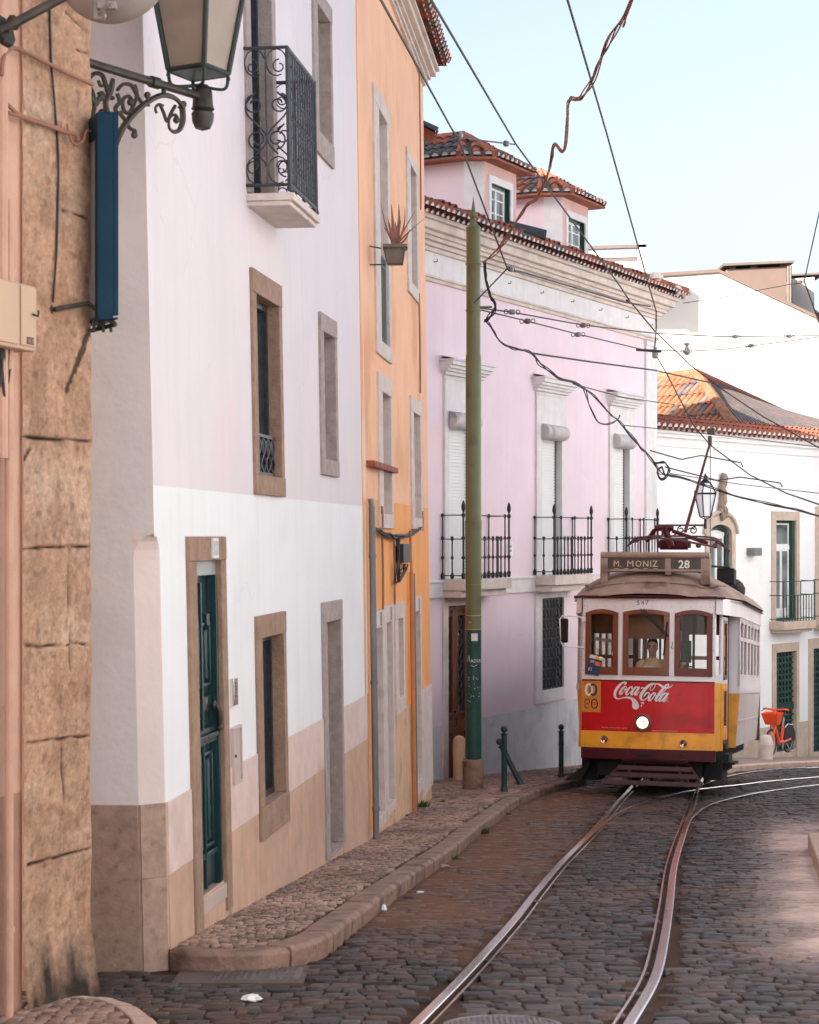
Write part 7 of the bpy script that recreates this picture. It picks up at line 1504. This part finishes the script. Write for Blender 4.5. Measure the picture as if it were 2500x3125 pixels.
for a, c in ((-1.0, -.42), (-.38, .26), (.32, .86)):
    q = [(x, -.03+.06*(x/1.1)**2+.17-.05*math.cos((x-a)/(c-a)*2*math.pi-math.pi)*.0, 0) for x in np.linspace(a, c, 10)]; q = [(x, y, roofz(x, y, rw(y))+.012) for x, y, _ in q]; b.tube(q, .014, 6)
b.tube([(x, y, roofz(x, y, rw(y))+.015) for x, y in ((.93, .25), (1.02, .55), (1.1, .9))], .018, 6); b.tube([(x, y, roofz(x, y, rw(y))+.015) for x, y in ((-.95, .2), (-1.0, .4), (-1.08, .7))], .018, 6); b.build('rain_strip', TRF, tr)
# roof walkway boards, hatches
b = MB(); b.box((0, 3.5, 3.58), (.55, 2.0, .02)); b.box((-.1, 1.5, 3.60), (.62, .5, .05)); b.build('roof_board', TRF, tr, bevel=.006)
b = MB(); b.sphere((1.02, 3.2, 3.30), .26, 12, sc=(.8, 1.6, .8)); b.build('roof_vent', UND, tr); b = MB(); b.box((1.0, 2.2, 3.48), (.14, .22, .13)); b.build('resistor_box', UND, tr, bevel=.02)
b = MB(); b.tube([(.72, 1.6, 3.42), (.80, 1.7, 3.62), (1.05, 2.0, 3.62), (1.1, 2.1, 3.45)], .02, 6); b.build('roof_handle', UND, tr)
# destination box
bx0, bx1, bz0, bz1 = LX(1834), LX(2163), LZ(1741), LZ(1681); DB = lambda u, v, d: Vector((u, .28-d, v)); b = MB()
b.slab(DB, bx0, bx1, bz0+.0, bz1, -.22, 0, 8, 1); b.tube([DB(bx0, bz1-.045, 0), DB(bx1, bz1-.045, 0)], .05, 10)
for u0, u1, dz in ((bx0-.005, bx0+.11, .20), (bx1-.13, bx1+.01, .20), (LX(2030), LX(2048), .05)): b.slab(DB, u0, u1, bz0-dz, bz1-.09, -.24 if dz > .1 else -.02, .012)
b.slab(DB, bx0, bx1, bz0, bz0+.035, -.1, .014); db = b.build('destination_box', TRF, tr, bevel=.006)
b = MB(); b.slab(DB, bx0+.11, LX(2030), bz0+.035, bz1-.09, 0, .003, mi=0); b.slab(DB, LX(2048), bx1-.13, bz0+.035, bz1-.09, 0, .003, mi=0)
hh = (bz1-.09-bz0-.035)
textmesh(b, 'M.', DB, LX(1872), bz0+.075, hh*.56, .0045, 1, spacing=1.05, width=.95); textmesh(b, 'M', DB, LX(1913), bz0+.075, hh*.56, .0045, 1, width=1.12); textmesh(b, 'ONIZ', DB, LX(1939), bz0+.075, hh*.56, .0045, 1, bold=.006, spacing=1.16, width=.95)
textmesh(b, '28', DB, LX(2070), bz0+.055, hh*.72, .0045, 2, bold=.022, width=1.02)
for k in range(5): u = LX(1875+k*30); b.slab(DB, u, u+.07, bz0+.04, bz0+.047, .003, .0048, mi=1)
b.build('destination_blind', [SGN, CRL, WLT], db)
# trolley: spring base and pole
b = MB(); bz = 3.62; TB = lambda px, py, y: Vector(((px-1986)/195*(1+y/27.5)-.0-y*.012, y, 0))
def tp(px, py, y): 
    """a point above the roof from its photo pixel, y metres behind the front"""
    M_ = tr.matrix_world; lo = None
    R_ = Matrix.Rotation(-th_t, 4, 'Z') @ Matrix.Rotation(-math.atan(.0815)*math.cos(th_t), 4, 'X'); T_ = Matrix.Translation(tl) @ R_; Ti = T_.inverted()
    o = Ti @ Vector((0, 0, CZ)); d = (Ti @ W(px, py, 30))-o; t = (y-o.y)/d.y; return o+d*t
b.tube([tp(1998, 1612, 3.2), tp(2056, 1612, 3.2)], .05, 8); b.tube([tp(1998, 1618, 3.2), tp(1975, 1652, 3.3)], .04, 8); b.tube([tp(2030, 1615, 3.2), tp(2050, 1668, 3.1)], .055, 8); b.tube([tp(2052, 1620, 3.2), tp(2160, 1658, 3.4)], .035, 8); b.tube([tp(2040, 1622, 3.2), tp(2046, 1605, 3.3)], .035, 6)
for x in (2022, 2034): b.tube([tp(x, 1607, 3.15), tp(x, 1632, 3.1)], .018, 6)
b.tube([tp(2015, 1662, 3.4), tp(2100, 1662, 3.4)], .09, 12); b.tube([tp(2010, 1650, 3.3), tp(2012, 1672, 3.3)], .03, 6); b.tube([tp(2104, 1650, 3.3), tp(2104, 1672, 3.3)], .03, 6)
b.build('trolley_base', TDR, tr)
b = MB()
for dy in (0, 7):
    q = [tp(1915, 1668, 3.0), tp(1935, 1647+dy, 3.0), tp(1980, 1637+dy, 3.1), tp(2060, 1636+dy, 3.2), tp(2170, 1640+dy, 3.4), tp(2200, 1655+dy, 3.5), tp(2228, 1683, 3.6)]; b.tube([Vector(tuple(w)) for w in crom([tuple(p) for p in q], 5)], .016, 6)
q = [tp(2000, 1640, 2.6), tp(2080, 1650, 2.7), tp(2180, 1668, 3.0)]; b.tube(q, .02, 6)
for x, y in ((1942, 1648), (2190, 1652), (2184, 1665), (2132, 1664)): b.sphere(tp(x, y, 3.2), .05, 8)
b.build('trolley_springs', mat('trolley_maroon', (.12, .05, .05), .5, metal=.3, var=.3), tr)
b = MB(); p0, p1 = tp(2092, 1622, 4.6), tp(2167, 1352, 6.2); b.tube([p0, p1], [.034, .022], 8); b.build('trolley_pole', TDR, tr); b = MB(); b.box(p1+Vector((0, 0, .04)), (.035, .06, .09)); b.box(p1+Vector((.02, 0, .22)), (.07, .05, .055)); b.build('trolley_head', BRZ, tr, bevel=.01)
b = MB(); b.tube([tp(2168, 1360, 6.2), tp(2168, 1760, 6.4)], .008, 5); b.build('trolley_rope', CBK, tr)
# left mirror
b = MB(); q = [(-1.0, .1, LZ(1888)), (-1.15, .0, LZ(1885)), (-1.32, -.05, LZ(1885)), (-1.355, -.06, LZ(1895)), (-1.33, -.06, LZ(1965)), (-1.30, -.05, LZ(1978)), (-1.2, .0, LZ(1980)), (-1.0, .1, LZ(1981))]; b.tube(q, .013, 6); b.box((-1.0, .08, LZ(1895)), (.03, .03, .03)); ma = b.build('mirror_arm', TWH, tr)
b = MB(); b.box((-1.285, -.05, LZ(1930)), (.065, .035, .19), Matrix.Rotation(-.25, 3, 'Z')); b.build('mirror', UND, tr, bevel=.03)
# wipers
b = MB(); b.tube([TP(LX(1966), LZ(1860), .04), TP(LX(2000), LZ(1898), .05), TP(LX(2050), LZ(1945), .05)], .010, 5); b.tube([TP(LX(1975), LZ(1860), .045), TP(LX(2010), LZ(1902), .055), TP(LX(2052), LZ(1942), .05)], .008, 5); b.tube([TP(LX(2046), LZ(1898), .05), TP(LX(2036), LZ(2002), .04)], .013, 5); b.build('wiper', BLK, tr)
b = MB(); b.tube([TP(LX(2060), LZ(1960), .01), TP(LX(2062), LZ(1968), .03), TP(LX(2058), LZ(1976), .03), TP(LX(2062), LZ(1982), .01)], .006, 5); b.build('hook', CHR, tr)
# interior: floor, bulkhead with doorway windows, ceiling, seats
b = MB(); b.box((0, 3.45, .78), (.98, 3.2, .03)); b.box((0, .19, 1.3), (.93, .03, .42)); b.box((0, 3.5, 3.0), (1.2, 2.1, .01)); b.build('floor', TIN, tr)
b = MB(); BI = lambda u, v, d: Vector((u, 1.45-d, v)); b.frame(BI, -1.2, 1.2, .8, 2.98, .08, -.03, .03, wt=.42); b.slab(BI, -1.12, -.33, .8, 1.55, -.02, .02); b.slab(BI, .40, 1.12, .8, 1.55, -.02, .02)
for a, c in ((-1.12, -.35), (.42, 1.12)): b.frame(BI, a, c, 1.55, 2.56, .06, -.02, .02); b.slab(BI, a, c, 2.10, 2.16, -.02, .022)
b.slab(BI, -.42, -.34, .8, 2.56, -.03, .03); b.slab(BI, .36, .44, .8, 2.56, -.03, .03); b.slab(BI, .0, .03, .8, 2.56, -.02, .02); b.slab(BI, -.34, .36, 2.05, 2.1, -.02, .02); b.build('inner_bulkhead', TWD, tr)
b = MB(); b.box((-.02, .30, 2.60), (.40, .01, .20)); b.build('sun_blind', mat('brown_blind', (.30, .15, .09), .8, var=.1), tr)
b = MB(); b.lathe([(.16, 0), (.17, .38), (.15, .42), (.02, .43)], (-.05, .45, .8), 14); b.box((.56, .32, 2.21), (.075, .05, .17)); b.tube([(.66, .45, .8), (.66, .45, 2.9)], .022, 8); b.tube([(.45, .28, 1.98), (.68, .40, 1.98)], .014, 6); b.build('controller', UND, tr, bevel=.01)
for y in (2.2, 3.0, 3.8, 4.6):
    for s in (-1, 1): b = MB(); b.box((s*.78, y, 1.18), (.36, .22, .05)); b.box((s*.78, y+.22, 1.5), (.36, .04, .35)); b.build('seat', TWD, tr, bevel=.02)
b = MB(); b.box((LX(1826), .03, LZ(2035)), (.10, .006, .15), Matrix.Rotation(.22, 3, 'Y')); sg = b.build('route_card', NVY, tr)
CC = Matrix.Rotation(.22, 3, 'Y'); CQ = lambda u, v, d: Vector((LX(1826), .03, LZ(2035)))+CC @ Vector((u, -.0062-d, v)); b = MB(); textmesh(b, '28E', CQ, -.08, .03, .04, .001, 0, width=.9); textmesh(b, '01', CQ, -.08, -.10, .055, .001, 0, width=.9); b.slab(CQ, .005, .095, .0, .06, 0, .0012, mi=1); b.slab(CQ, -.10, .0, .095, .15, 0, .0012, mi=0); b.slab(CQ, .0, .055, .095, .15, 0, .0012, mi=2); b.slab(CQ, .055, .10, .095, .15, 0, .0012, mi=0); b.build('card_print', [PAP, BOR, TYL], sg)
b = MB(); b.box((LX(1886), .03, LZ(1999)), (.035, .003, .03)); b.box((LX(1887), .03, LZ(2041)), (.022, .003, .03)); b.box((.0, .10, 1.95), (.06, .02, .03)); b.build('window_label', PAP, tr)
# ------------------------------------------------------------------ the driver
M4 = Matrix.Translation(tl) @ Matrix.Rotation(-th_t, 4, 'Z') @ Matrix.Rotation(-math.atan(.0815)*math.cos(th_t), 4, 'X')
hx, hy, hz = LX(1990)+.0, .46, 2.27           # head centre (tram axes)
pr_ = root('person', M4 @ Vector((hx, hy, .81)), 'tram driver in a beige polo shirt with short dark hair standing at the controls', 'person', rot=(0, 0, -th_t))
pr_.location = M4 @ Vector((0, 0, 0)); pr_.rotation_euler = tr.rotation_euler
def blobs(name, parts, m, voxel, parent, sub=True):
    b = MB()
    for p in parts:
        if p[0] == 's': b.sphere(p[1], p[2], 14, sc=p[3] if len(p) > 3 else (1, 1, 1))
        else:
            a_, c_ = Vector(p[1]), Vector(p[2]); r0, r1 = p[3], p[4]; n = 7
            b.tube([a_.lerp(c_, k/n) for k in range(n+1)], [r0+(r1-r0)*k/n for k in range(n+1)], 12); b.sphere(a_, r0, 12); b.sphere(c_, r1, 12)
    o = b.build(name, m, parent); r_ = o.modifiers.new('remesh', 'REMESH'); r_.mode = 'VOXEL'; r_.voxel_size = voxel; r_.use_smooth_shade = True
    s_ = o.modifiers.new('smooth', 'SMOOTH'); s_.iterations = 3; s_.factor = .5; return o
h = Vector((hx, hy, hz)); V3 = Vector
body = [('s', h+V3((0, .01, .03)), .098, (.80, 1.0, 1.12)), ('s', h+V3((0, -.015, -.045)), .070, (.92, 1.0, 1.15)), ('s', h+V3((0, -.05, -.095)), .032, (1.1, .9, .8)), ('s', h+V3((0, -.098, -.02)), .016, (.8, 1.1, 1.5)), ('t', h+V3((0, -.088, .02)), h+V3((0, -.105, -.03)), .010, .016),
        ('t', h+V3((-.05, -.085, .025)), h+V3((.05, -.085, .025)), .012, .012), ('s', h+V3((0, -.086, -.065)), .022, (1.3, .6, .45)), ('s', h+V3((-.082, .01, -.01)), .022, (.4, .8, 1.3)), ('s', h+V3((.082, .01, -.01)), .022, (.4, .8, 1.3)),
        ('t', h+V3((0, .02, -.06)), h+V3((0, .04, -.20)), .056, .062), ('t', h+V3((-.12, .05, -.26)), h+V3((.12, .05, -.26)), .07, .07), ('t', h+V3((0, .04, -.30)), h+V3((0, .04, -.62)), .15, .14), ('s', h+V3((0, .04, -.80)), .17, (1, .75, 1)),
        ('t', h+V3((-.09, .04, -.85)), h+V3((-.10, .02, -1.28)), .095, .06), ('t', h+V3((-.10, .02, -1.28)), h+V3((-.10, .06, -1.66)), .058, .04), ('t', h+V3((.09, .04, -.85)), h+V3((.10, .02, -1.28)), .095, .06), ('t', h+V3((.10, .02, -1.28)), h+V3((.10, .06, -1.66)), .058, .04)]
# arms: left hand of the picture low on the controller, right one on the brake handle
aL = [h+V3((-.205, .05, -.27)), h+V3((-.27, .05, -.54)), h+V3((-.13, -.15, -.64))]; aR = [h+V3((.205, .05, -.27)), h+V3((.345, .02, -.49)), h+V3((.47, -.17, -.30))]
for A_ in (aL, aR): body += [('t', A_[0], A_[1], .050, .040), ('t', A_[1], A_[2], .038, .026)]
def hand(w, d, side_):
    d = V3(d).normalized(); l = d.cross(V3((0, 0, 1))).normalized()*side_; u = l.cross(d); parts_ = [('t', w, w+d*.05, .026, .030), ('t', w+d*.05-l*.022, w+d*.05+l*.022, .020, .020)]
    for k, (o_, L_) in enumerate(((-.030, .062), (-.010, .075), (.010, .070), (.028, .055))):
        p0 = w+d*.075+l*o_; p1 = p0+d*L_*.45; p2 = p1+(d*.3-V3((0, 0, 1))).normalized()*L_*.35; p3 = p2-(d*.7+V3((0, 0, .6))).normalized()*L_*.28; parts_ += [('t', p0, p1, .0095, .009), ('t', p1, p2, .009, .0085), ('t', p2, p3, .0085, .0075)]
    q0 = w+d*.02-l*.028; q1 = q0-l*.022+d*.03-V3((0, 0, .012)); q2 = q1+d*.028+l*.006-V3((0, 0, .016)); return parts_+[('t', q0, q1, .013, .011), ('t', q1, q2, .011, .009)]
body += hand(aL[2], aL[2]-aL[1], 1)+hand(aR[2], aR[2]-aR[1], -1)
blobs('body', body, SKN, .0085, pr_)
sh_ = [('t', h+V3((-.155, .05, -.262)), h+V3((.155, .05, -.262)), .080, .080), ('t', h+V3((0, .045, -.32)), h+V3((0, .045, -.66)), .172, .160), ('t', h+V3((-.07, .05, -.34)), h+V3((-.06, .05, -.66)), .14, .13), ('t', h+V3((.07, .05, -.34)), h+V3((.06, .05, -.66)), .14, .13), ('t', h+V3((0, .04, -.66)), h+V3((0, .04, -.80)), .17, .165),
       ('t', aL[0]+V3((.01, 0, 0)), aL[0].lerp(aL[1], .72), .068, .062), ('t', aR[0]-V3((.01, 0, 0)), aR[0].lerp(aR[1], .72), .068, .062)]
blobs('polo_shirt', sh_, SHT, .012, pr_)
b = MB(); 
for s in (-1, 1): b.prism([h+V3((s*.008, -.045, -.215)), h+V3((s*.075, .01, -.165)), h+V3((s*.085, .0, -.20)), h+V3((s*.045, -.065, -.255))], (0, -.006, -.002))
b.build('collar', SHT, pr_, bevel=.003)
b = MB(); b.tube([h+V3((0, .04, -.84)), h+V3((0, .04, -.92))], [.178, .172], 16)
for s in (-1, 1): b.tube([h+V3((s*.09, .04, -.86)), h+V3((s*.10, .02, -1.28)), h+V3((s*.10, .06, -1.40))], [.108, .082, .075], 12)
b.build('trousers', NVY, pr_)
blobs('hair', [('s', h+V3((0, .028, .066)), .096, (.88, 1.06, .98)), ('s', h+V3((0, .07, .0)), .075, (1.05, .8, 1.1)), ('s', h+V3((.0, -.045, .115)), .045, (1.4, .8, .6)), ('s', h+V3((-.066, .02, .03)), .035, (.6, 1, 1.2)), ('s', h+V3((.066, .02, .03)), .035, (.6, 1, 1.2))], HAR, .008, pr_)
b = MB()
for s in (-1, 1): b.sphere(h+V3((s*.033, -.088, .004)), .010, 8, sc=(1.3, .5, .6)); b.tube([h+V3((s*.015, -.098, .026)), h+V3((s*.052, -.088, .030))], .005, 5)
b.build('eyes_and_brows', HAR, pr_)
